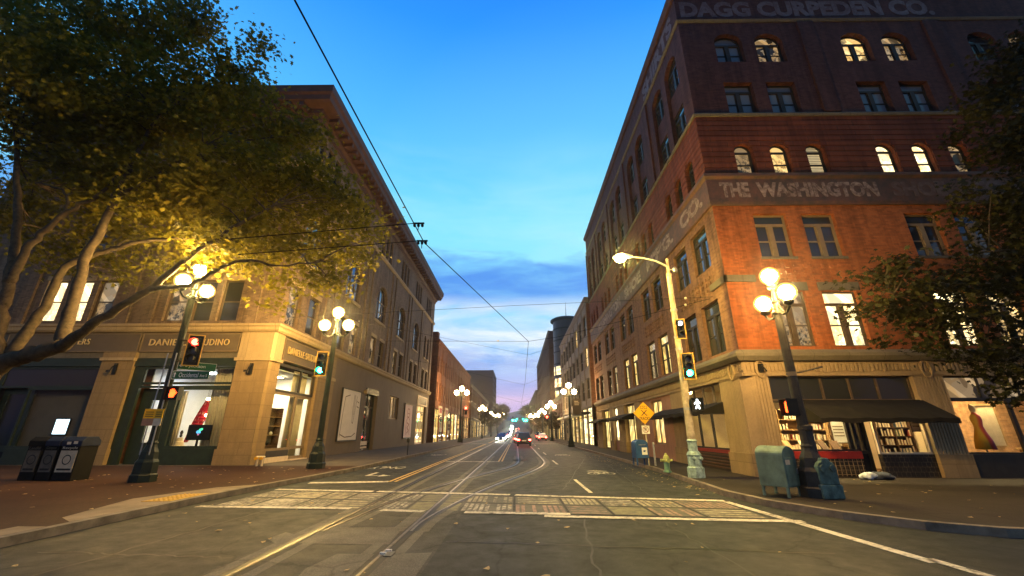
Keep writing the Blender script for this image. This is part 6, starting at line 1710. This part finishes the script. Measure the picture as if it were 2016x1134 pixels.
# ================================================================== trees
import mathutils
def leafmat(name, col, trans=.5):
    m = bpy.data.materials.new(name); m.use_nodes = True; t = m.node_tree; b = t.nodes['Principled BSDF']
    at = N(t, 'ShaderNodeAttribute', attribute_name='tint'); 
    c = mixc(t, at.outputs['Fac'], tuple(x * .6 for x in col), (col[0] * 1.7, col[1] * 1.35, col[2] * 1.1))
    t.links.new(c, b.inputs['Base Color']); b.inputs['Roughness'].default_value = .6; b.inputs['Specular IOR Level'].default_value = .15
    tr = t.nodes.new('ShaderNodeBsdfTranslucent'); t.links.new(c, tr.inputs[0]); mx = t.nodes.new('ShaderNodeMixShader'); mx.inputs[0].default_value = trans
    o = t.nodes['Material Output']; t.links.new(b.outputs[0], mx.inputs[1]); t.links.new(tr.outputs[0], mx.inputs[2]); t.links.new(mx.outputs[0], o.inputs[0])
    return m
M['leaf_plane'] = leafmat('plane_leaf', (.135, .14, .014)); M['leaf_dark'] = leafmat('dark_leaf', (.017, .021, .005), .25); M['leaf_far'] = leafmat('far_leaf', (.05, .04, .015), .2)
M['bark'] = mat('plane_bark', (.055, .04, .024), .85, .5, 6, dirt=(.018, .014, .009), bmp=.5)
M['bark_dark'] = mat('dark_bark', (.06, .045, .03), .85, .4, 4, bmp=.4)
LEAF = [(0, -.5), (.16, -.22), (.5, -.26), (.3, .02), (.42, .3), (.14, .2), (0, .55), (-.14, .2), (-.42, .3), (-.3, .02), (-.5, -.26), (-.16, -.22)]
def crown(name, blobs, size, per_m2, parent, mt, seed, clump=26, spread=.42, origin=(0, 0, 0), simple=False, low=1.0):
    rn = random.Random(seed); vs = []; fs = []; tint = []
    shp = LEAF if not simple else [(0, -.5), (.4, -.1), (.3, .35), (0, .5), (-.3, .35), (-.4, -.1)]
    cl = []
    for (cx, cyy, cz, r) in blobs:
        n = max(2, int(4 * math.pi * r * r * per_m2 * (low if cz < 11.2 else 1)))
        for _ in range(n):
            while True:
                d = Vector((rn.gauss(0, 1), rn.gauss(0, 1), rn.gauss(0, 1)))
                if d.length > .01: break
            d.normalize(); q = r * (rn.random() ** .45) * (1 + .16 * math.sin(d.x * 5 + cx) + .12 * math.sin(d.z * 7 + cz))
            cl.append((Vector((cx + d.x * q, cyy + d.y * q, cz + d.z * q * .9)), rn.random()))
    for c, tn in cl:
        k = rn.randint(int(clump * .6), int(clump * 1.4))
        sp = spread * rn.uniform(.6, 1.25)
        tilt = Vector((rn.gauss(0, .4), rn.gauss(0, .4), 1)).normalized()
        for _ in range(k):
            p = c + Vector((rn.gauss(0, sp), rn.gauss(0, sp), rn.gauss(0, sp * .55)))
            nrm = (tilt + Vector((rn.gauss(0, .55), rn.gauss(0, .55), rn.gauss(0, .35)))).normalized()
            u = nrm.cross(Vector((rn.gauss(0, 1), rn.gauss(0, 1), rn.gauss(0, .3)))).normalized(); w_ = nrm.cross(u)
            s = size * rn.uniform(.6, 1.25); b = len(vs)
            for x, y in shp:
                q = p + u * (x * s) + w_ * (y * s) - nrm * (s * .35 * (x * x + y * y))
                vs.append((q.x - origin[0], q.y - origin[1], q.z - origin[2]))
            fs.append(tuple(range(b, b + len(shp)))); tint.append(min(1, max(0, tn * .6 + rn.random() * .4)))
    me = bpy.data.meshes.new(name); me.from_pydata(vs, [], fs); me.materials.append(M[mt])
    a = me.attributes.new('tint', 'FLOAT', 'FACE'); a.data.foreach_set('value', tint); me.update()
    o = bpy.data.objects.new(name, me); COL.objects.link(o); o.parent = parent
    return o, cl
def join_twigs(o, mb):
    import bmesh
    t_ = mb.build('twig'); me2 = t_.data
    o.data.materials.append(mb.mats[0]); me2.polygons.foreach_set('material_index', [1] * len(me2.polygons))
    bm = bmesh.new(); bm.from_mesh(o.data); bm.from_mesh(me2); bm.to_mesh(o.data); bm.free()
    bpy.data.objects.remove(t_); bpy.data.meshes.remove(me2)
def limb(mb, pts, r0, r1, mt, n=9, jit=.0, rn=None):
    P = [Vector(p) for p in pts]; out = []
    for i in range(len(P) - 1):
        p0 = P[max(i - 1, 0)]; p1 = P[i]; p2 = P[i + 1]; p3 = P[min(i + 2, len(P) - 1)]
        for k in range(4):
            s = k / 4
            q = .5 * ((2 * p1) + (-p0 + p2) * s + (2 * p0 - 5 * p1 + 4 * p2 - p3) * s * s + (-p0 + 3 * p1 - 3 * p2 + p3) * s ** 3)
            if rn: q += Vector((rn.gauss(0, jit), rn.gauss(0, jit), rn.gauss(0, jit)))
            out.append(q)
    out.append(P[-1]); m_ = len(out)
    rr_ = [(r0 + (r1 - r0) * (i / (m_ - 1)) ** .8) * (1 + .07 * math.sin(i * 2.1)) for i in range(m_)]
    mb.tube(out, rr_, mt, n)
    return out
# the big plane tree on the left
TB = (-18.9, 13.9, .146)
tree = empty('plane_tree', TB, label='big spreading plane tree with yellow-green leaves over the left pavement', cat='tree')
mb = MB(); rn = random.Random(8)
S_ = lambda pts: [(p[0] - TB[0], p[1] - TB[1], p[2] - TB[2]) for p in pts]
limb(mb, S_([(-18.9, 13.9, .0), (-18.85, 13.9, .35), (-18.6, 13.9, 1.6), (-18.35, 13.95, 2.9), (-18.05, 14.0, 4.1)]), .52, .34, M['bark'], 14)
mb.build('trunk', tree, smooth=True)
limbs = []
def L_(pts, r0, r1):
    m_ = MB(); o_ = limb(m_, S_(pts), r0, r1, M['bark'], 9, .03, rn); m_.build('limb', tree, smooth=True); limbs.extend(o_[3:])
L_([(-18.2, 14, 3.7), (-17.5, 14.0, 4.15), (-16.8, 14.0, 4.3), (-16.05, 14.05, 4.62)], .30, .24)
L_([(-18.15, 14, 3.6), (-18.40, 14, 4.62), (-18.73, 14, 5.93), (-18.90, 14, 7.03), (-19.31, 14, 8.58), (-19.94, 14, 10.38), (-20.6, 14, 11.83), (-21.65, 14, 14.2)], .27, .07)
L_([(-18.88, 14, 6.95), (-18.80, 14, 7.92), (-18.60, 14, 8.80), (-18.01, 14, 9.68), (-17.37, 14, 10.32), (-16.75, 14.1, 10.95), (-16.3, 14.2, 12.8)], .17, .05)
L_([(-18.01, 14, 9.66), (-18.03, 14.1, 10.37), (-18.5, 14.1, 11.08), (-19.86, 14.2, 11.45)], .07, .03)
L_([(-16.12, 14.1, 4.60), (-16.30, 14.2, 5.1), (-16.44, 14.2, 6.18), (-16.55, 14.2, 7.83), (-16.44, 14.2, 9.28), (-16.28, 14.2, 10.6), (-16.24, 14.2, 11.4), (-16.2, 14.3, 13), (-16.1, 14.5, 15.2)], .25, .07)
L_([(-18.01, 14.2, 4.3), (-18.1, 14.5, 5.2), (-17.94, 14.6, 6.2), (-17.69, 14.6, 7.85), (-16.95, 14.7, 8.39), (-15.98, 14.7, 8.74), (-14.92, 14.6, 9.01), (-13.38, 14.6, 9.05)], .22, .05)
L_([(-16.28, 14.2, 10.6), (-15.2, 14.2, 11.43), (-14.57, 14.2, 12.17), (-13.33, 14.2, 13.2)], .12, .04)
L_([(-16.55, 14.3, 9.34), (-16.43, 14.3, 10.07), (-15.56, 14.3, 10.42)], .06, .025)
L_([(-16.1, 14.05, 4.58), (-15.40, 13.85, 4.94), (-14.76, 13.8, 5.52), (-13.83, 13.8, 6.26), (-12.97, 13.8, 6.95), (-11.94, 13.8, 8.24), (-11.0, 13.9, 9.1), (-9.8, 14.3, 10.4)], .21, .05)
L_([(-13.3, 13.8, 6.66), (-12.68, 13.6, 6.62), (-11.70, 13.6, 6.72), (-10.95, 13.6, 7.27), (-9.98, 13.6, 7.68), (-8.82, 13.8, 7.6), (-7.9, 14.6, 8.0)], .10, .03)
blobsL = [(-23.83,15,21.16,3.2),(-18.88,14.5,19.45,3.0),(-17.6,15,21.44,1.9),(-16.6,15,22.0,1.2),(-20.98,14.5,15.16,3.3),(-17.29,15,15.28,3.2),(-13.8,15,15.54,2.3),(-13.5,15,17.7,1.5),(-11.72,14,18.91,.5),(-12.18,14.2,18.05,.5),(-11.25,16,15.3,1.7),(-9.95,16,12.7,2.0),(-11.98,15,11.69,2.3),(-14.94,15,11.21,1.9),(-8.5,17,11.4,1.6),(-6.95,17,10.6,.9),(-9.23,16,9.49,1.4),(-10.28,15,8.79,1.2),(-11.25,14.5,8.3,1.2),(-7.9,16,8.1,1.05),(-9.4,15.5,7.3,.75),(-19.86,16,12.96,1.8),(-21.62,13,16.51,3),(-9.9,16,15.6,.7),(-13.4,15.5,9.75,1.1),(-22.42,16,12.15,1.0),(-17.46,16.5,10.03,.8),(-15.12,16,9.77,.9),(-9.58,15.3,6.55,.32),(-8.9,16,8.6,1.1),(-12.4,15,10.0,1.3),(-10.6,15.6,10.3,1.5),(-8.3,16.5,9.6,1.2),(-13.9,15.3,11.6,1.6),(-16.4,15.5,12.0,1.7),(-18.6,15.5,12.2,1.5),(-11.9,15,8.9,.8),(-7.0,16.8,9.6,1.0),(-10.3,15.2,7.9,.85),(-12.3,14.8,9.2,1.0),(-11.4,15.6,9.6,1.2),(-8.6,15.8,7.6,.7),(-13.6,16,9.0,.8),(-20,17,10,1.3),(-18,17.2,9.2,1.1),(-22,17.5,9.5,1.3),(-16,17.2,8.8,.9),(-24,17,11.5,1.6),(-19.5,17.5,11.5,1.5),(-14.6,17,9.8,.9)]
cr, cl = crown('crown', blobsL, .21, 1.5, tree, 'leaf_plane', 3, 34, .44, TB, low=.5)
mb = MB(); kd = mathutils.kdtree.KDTree(len(limbs))
for i, p in enumerate(limbs): kd.insert(p, i)
kd.balance()
off = Vector(TB)
for i, (c, tn) in enumerate(cl):
    if i % 11: continue
    p, j, d = kd.find(c - off)
    if d > 5.5 or d < .3: continue
    q = (p + (c - off)) / 2 + Vector((rn.gauss(0, .15), rn.gauss(0, .15), rn.gauss(0, .1) + .1))
    mb.tube([p, q, c - off], [.028 + d * .004, .02, .007], M['bark'], 5, caps=False)
join_twigs(cr, mb)
# the dark tree at the right edge
TR = (20.6, 12.9, .146)
tree2 = empty('street_tree', TR, label='dark leafy tree at the right edge, hanging before the red building', cat='tree')
S_ = lambda pts: [(p[0] - TR[0], p[1] - TR[1], p[2] - TR[2]) for p in pts]
mb = MB(); limb(mb, S_([(20.6, 12.9, .1), (20.5, 12.9, 2), (20.3, 12.95, 4), (20.3, 13, 6.2), (20.4, 13, 9), (20.6, 13, 13)]), .26, .08, M['bark_dark'], 10); mb.build('trunk', tree2, smooth=True)
limbs = []
for pts in ([(20.3, 12.95, 3.6), (17.6, 13, 4.6), (15.6, 13, 5.4), (13.8, 13, 5.7), (12.4, 13, 6.2)], [(20.3, 13, 5.8), (18, 13, 7.5), (16, 13, 7.6)], [(20.4, 13, 8), (18.4, 13, 9.6)]):
    m_ = MB(); limbs.extend(limb(m_, S_(pts), .1, .03, M['bark_dark'], 7)); m_.build('limb', tree2, smooth=True)
blobsR = [(12.81,13,6.7,1.0),(11.9,13,5.72,.7),(14,13,5.71,1.25),(15.94,13,6.42,1.5),(15.71,13,4.18,1.3),(17.45,13,9.12,1.5),(19.4,13,12.67,1.7),(21.55,13,16.55,2.0),(12.73,13,4.95,.8),(14.1,13,4.0,.55),(15.3,12.8,3.0,.75),(19.6,13.2,14.5,1.0),(18.2,13,7,1.6),(20,13,9.5,2.2),(21,13,12.5,2.0)]
cr2, cl2 = crown('crown', blobsR, .19, 1.7, tree2, 'leaf_dark', 5, 30, .32, TR)
mb = MB(); off = Vector(TR)
kd = mathutils.kdtree.KDTree(len(limbs))
for i, p in enumerate(limbs): kd.insert(p, i)
kd.balance()
for i, (c, tn) in enumerate(cl2):
    if i % 4: continue
    p, j, d = kd.find(c - off)
    if d > 3.5: continue
    mb.tube([p, (p + c - off) / 2 + Vector((0, 0, .1)), c - off], [.022, .014, .006], M['bark_dark'], 5, caps=False)
join_twigs(cr2, mb)
# street trees further on
for i, (x, y, h, lb_) in enumerate(((-9.6, 128, 7.5, 'small dark street tree before the dark red brick building'), (-9.6, 165, 9, 'street tree further along the left pavement past the awning'), (-10, 215, 13, 'tall far street tree on the left below the office block'), (-8.5, 290, 16, 'farthest dark tree on the left where the street rises'), (7.4, 120, 6, 'small street tree before the tall dark building'), (7.6, 155, 8, 'street tree beyond the small one on the right pavement'), (8, 225, 15, 'tall far tree on the right below the pink sky'), (7, 320, 17, 'farthest dark tree on the right where the street rises'), (9, 97, 6.0, 'reddish street tree before the low shops on the right'))):
    g0 = hillz(y) + .1; tr_ = empty('street_tree', (x, y, g0), label=lb_, cat='tree', group='small trees down the street')
    mb = MB(); mb.tube([(0, 0, 0), (.05, 0, h * .35), (0, .05, h * .7)], [.16, .12, .05], M['bark_dark'], 7)
    for k in range(5):
        a = k * 1.26; mb.tube([(0, 0, h * (.35 + .05 * k)), (h * .12 * math.cos(a), h * .12 * math.sin(a), h * .6), (h * .2 * math.cos(a), h * .2 * math.sin(a), h * .75)], [.06, .04, .02], M['bark_dark'], 5)
    mb.build('trunk', tr_)
    rn2 = random.Random(i); r = h * .17
    bl_ = [(rn2.uniform(-1, 1) * h * .17, rn2.uniform(-1, 1) * h * .17, h * rn2.uniform(.5, .88), r * rn2.uniform(.7, 1.1)) for _ in range(7)]
    crown('crown', bl_, .45, 2.2 / max(1, h / 7), tr_, 'leaf_far', 30 + i, 12, r * .3, simple=True)
# wooded rise closing the street
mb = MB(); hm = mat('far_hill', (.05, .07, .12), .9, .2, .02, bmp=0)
n = 40
for i in range(n):
    a, b = -400 + 800 * i / n, -400 + 800 * (i + 1) / n
    f = lambda x: 34 + 14 * math.exp(-((x + 10) / 60) ** 2) + 5 * math.sin(x * .021) + 3 * math.sin(x * .07)
    mb.face([(a, 900, -5), (b, 900, -5), (b, 1000, f(b)), (a, 1000, f(a))], hm); mb.face([(a, 1000, f(a)), (b, 1000, f(b)), (b, 1300, f(b) - 20), (a, 1300, f(a) - 20)], hm)
tag(mb.build('hill'), kind='structure')

# ================================================================== vehicles
def car(x, y, heading, body_mt, kind, label, lights=True, z=0):
    """heading 0: seen from behind driving away (+Y)"""
    o = empty('car', (x, y, z), heading, label, 'car', 'cars on the street')
    L_, W_ = 4.6, 1.78; w2 = W_ / 2
    suv = kind == 'suv'
    hb = .98 if suv else .86; ht = 1.68 if suv else 1.45
    mb = MB()   # lower body: sections along y (rear = -y)
    side = [(-2.28, .38), (-2.3, .62), (-2.24, hb), (-1.9, hb + .03), (1.2, hb), (2.0, hb - .14), (2.26, hb - .3), (2.3, .5), (2.2, .3), (-2.1, .28)]
    n = len(side); vs = []
    for sx, ins in ((-1, .05), (-1, 0), (1, 0), (1, .05)):
        for (yy, zz) in side:
            k = 1 if ins == 0 else .97
            vs.append((sx * (w2 - (ins if True else 0)) * (1 if zz < hb - .05 else .97), yy * k, .3 + (zz - .3) * k))
    vs = []
    for xx, k in ((-w2 + .07, .955), (-w2, 1), (w2, 1), (w2 - .07, .955)):
        for (yy, zz) in side: vs.append((xx, yy * (k if k < 1 else 1), .62 + (zz - .62) * k))
    fs = []
    for s in range(3):
        for i in range(n): fs.append((s * n + i, s * n + (i + 1) % n, (s + 1) * n + (i + 1) % n, (s + 1) * n + i))
    fs.append(tuple(range(n))); fs.append(tuple(range(4 * n - 1, 3 * n - 1, -1)))
    mb.mesh(vs, fs, body_mt)
    # cabin
    cab = [(-2.2 if suv else -1.9, hb), (-1.95 if suv else -1.25, ht - .05), (-1.6 if suv else -.9, ht), (.2, ht), (.45, ht - .06), (1.2, hb)]
    m_ = len(cab); vs = []
    for xx, top in ((-1, 0), (1, 0)):
        for (yy, zz) in cab: vs.append((xx * (w2 - .06 - .2 * (zz - hb) / (ht - hb)), yy, zz))
    mb.mesh(vs, [tuple(range(m_)), tuple(range(2 * m_ - 1, m_ - 1, -1))] + [(i, (i + 1) % m_, m_ + (i + 1) % m_, m_ + i) for i in range(m_)], body_mt)
    mb.build('body', o, bevel=.03)
    def wq(pts, nm):
        q = MB(); q.face(pts, M['glass_sky']); g = q.build(nm, o); g.modifiers.new('thick', 'SOLIDIFY').thickness = .01; return g
    yr0, yr1 = cab[0][0], cab[1][0]
    wq([(-w2 + .18, yr0 + (yr1 - yr0) * .15 - .012, hb + .07), (w2 - .18, yr0 + (yr1 - yr0) * .15 - .012, hb + .07), (w2 - .3, yr1 - .02, ht - .1), (-w2 + .3, yr1 - .02, ht - .1)], 'rear_window')
    wq([(-w2 + .18, 1.1, hb + .07), (w2 - .18, 1.1, hb + .07), (w2 - .3, .5, ht - .1), (-w2 + .3, .5, ht - .1)], 'windscreen')
    for s in (-1, 1):
        xo = lambda zz: s * (w2 - .045 - .2 * (zz - hb) / (ht - hb))
        wq([(xo(hb + .06), yr0 + .35, hb + .06), (xo(hb + .06), .95, hb + .06), (xo(ht - .1), .35, ht - .1), (xo(ht - .1), yr1 + .25, ht - .1)], 'side_window')
        q = MB(); q.box(s * w2 - .02 * s, s * (w2 + .16), .75, .85, hb, hb + .14, body_mt); q.build('mirror', o)
    for yy in (-1.42, 1.42):
        for s in (-1, 1):
            q = MB(); xx = s * (w2 - .1)
            q.tube([(xx - .11, yy, .33), (xx - .09, yy, .33), (xx + .09, yy, .33), (xx + .11, yy, .33)], [.29, .33, .33, .29], M['rubber'], 18); wh = q.build('wheel', o)
            q = MB(); q.tube([(xx + s * .10, yy, .33), (xx + s * .118, yy, .33)], [.2, .18], M['galv'], 12); q.build('rim', wh)
    for s in (-1, 1):
        q = MB(); q.box(min(s * (w2 - .05), s * (w2 - .32)), max(s * (w2 - .05), s * (w2 - .32)), -2.33, -2.2, hb - .28, hb - .1, M['em_tail']); q.build('tail_light', o)
        q = MB(); q.box(min(s * (w2 - .1), s * (w2 - .42)), max(s * (w2 - .1), s * (w2 - .42)), 2.15, 2.29, hb - .38, hb - .24, M['em_head'] if abs(heading) > 1 else M['white']); q.build('headlight', o)
    q = MB(); q.box(-.26, .26, -2.325, -2.30, .62, .74, M['white']); q.build('number_plate', o)
    q = MB(); q.box(-w2 + .04, w2 - .04, -2.36, -2.2, .36, .54, M['sig_black']); q.build('bumper', o, bevel=.03)
    return o
paint = lambda nm, c: mat(nm, c, .25, .06, 2, bmp=0, spec=.7)
dk = paint('car_black', (.012, .012, .015)); sv = paint('car_silver', (.30, .30, .31)); rd = paint('car_red', (.22, .02, .02)); wh_ = paint('car_white', (.6, .6, .6))
car(.95, 57, 0, dk, 'suv', 'black car with lit tail lights driving away in the middle of the street')
car(.7, 68, 0, sv, 'sedan', 'silver car just ahead of the black one, tail lights red')
car(.4, 74, 0, rd, 'sedan', 'red car third in the queue driving away')
car(.5, 86, 0, dk, 'suv', 'dark car fourth in the queue driving away')
car(.5, 99, 0, wh_, 'sedan', 'white car fifth in the queue, far down the street')
car(.5, 114, 0, sv, 'suv', 'grey car farthest in the queue driving away')
car(-3.0, 84, math.pi, dk, 'sedan', 'dark oncoming car with bright headlights, nearest of the oncoming ones')
car(-3.1, 97, math.pi, sv, 'suv', 'silver oncoming car with bright headlights, behind the nearest')
car(-3.1, 112, math.pi, wh_, 'sedan', 'white oncoming car with headlights on, third of the oncoming ones')
car(-3.2, 126, math.pi, rd, 'sedan', 'red oncoming car with headlights on, farthest away')
car(5.4, 92, 0, wh_, 'sedan', 'white car parked at the right kerb before the low shops')
car(5.45, 104, 0, dk, 'suv', 'dark car parked at the right kerb beyond the white one')
# far signals: heads hung on mast arms over the crossing and beyond
def mast(x, y, h, reach, heads, col, label):
    o = empty('signal_mast', (x, y, hillz(y) + .1), label=label, cat='signal mast', group='far signals down the street')
    mb = MB(); mb.tube([(0, 0, 0), (0, 0, h)], .1, M['pole_dark'], 7); mb.tube([(0, 0, h - .2), (reach, 0, h)], [.07, .04], M['pole_dark'], 6); mb.build('pole', o)
    for u in heads:
        mb = MB(); mb.box(u - .2, u + .2, -.15, .15, h - .8, h + .4, M['sig_black']); mb.build('signal_head', o)
        mb = MB(); zz = h + .18 if col == 'em_red' else h - .58
        mb.prism([(u + .19 * math.cos(i * .785), zz + .19 * math.sin(i * .785)) for i in range(8)], 'y', -.19, -.155, M[col]); mb.build('lens', o)
mast(-8.4, 67, 5.0, .5, (.4,), 'em_red', 'far signal pole showing red before the orange brick building')
mast(7.2, 95, 4.6, -.6, (-.4,), 'em_red', 'far signal pole showing red on the right kerb')
for k, (y, h) in enumerate(((118, 5.2), (175, 6.4), (260, 7.0))):
    mast(7.3, y, h, -9, (-8.3 + k * .6, -4.6 + k * .5), 'em_green', 'far signal mast over the street showing green, one of several in line')
# small lit globes and shop lights far off
for i, (x, y) in enumerate(((-3.2, 142), (-3.2, 158), (-3.2, 176), (-3.2, 198), (-3.2, 225), (-3.2, 262), (-3.2, 310))):
    car(x, y, math.pi, (dk, sv, wh_, rd)[i % 4], 'suv' if i % 2 else 'sedan', ('black', 'silver', 'white', 'red')[i % 4] + ' car far up the street coming down with headlights on, ' + ('first', 'second', 'third', 'fourth', 'fifth', 'sixth', 'seventh')[i] + ' of the far row', z=hillz(y))
for i, (x, y) in enumerate(((.5, 130), (.5, 148), (.5, 168), (.5, 192), (.5, 222), (.5, 265))):
    car(x, y, 0, (sv, dk, rd, wh_)[i % 4], 'suv' if i % 2 else 'sedan', ('silver', 'black', 'red', 'white')[i % 4] + ' car far up the street driving away, ' + ('first', 'second', 'third', 'fourth', 'fifth', 'sixth')[i] + ' of the far queue', z=hillz(y))
# thin scattering volume added to put a glow round the lamps
hz = bpy.data.materials.new('glow_haze_volume'); hz.use_nodes = True; t = hz.node_tree; t.nodes.clear()
po = t.nodes.new('ShaderNodeOutputMaterial'); pv = t.nodes.new('ShaderNodeVolumePrincipled')
pv.inputs['Color'].default_value = (.9, .92, .95, 1); pv.inputs['Density'].default_value = .00042; pv.inputs['Anisotropy'].default_value = .92
t.links.new(pv.outputs[0], po.inputs['Volume'])
mb = MB(); mb.box(-70.5, 80.5, -50.5, 760, -1.5, 60, hz); tag(mb.build('glow_haze'), kind='stuff')
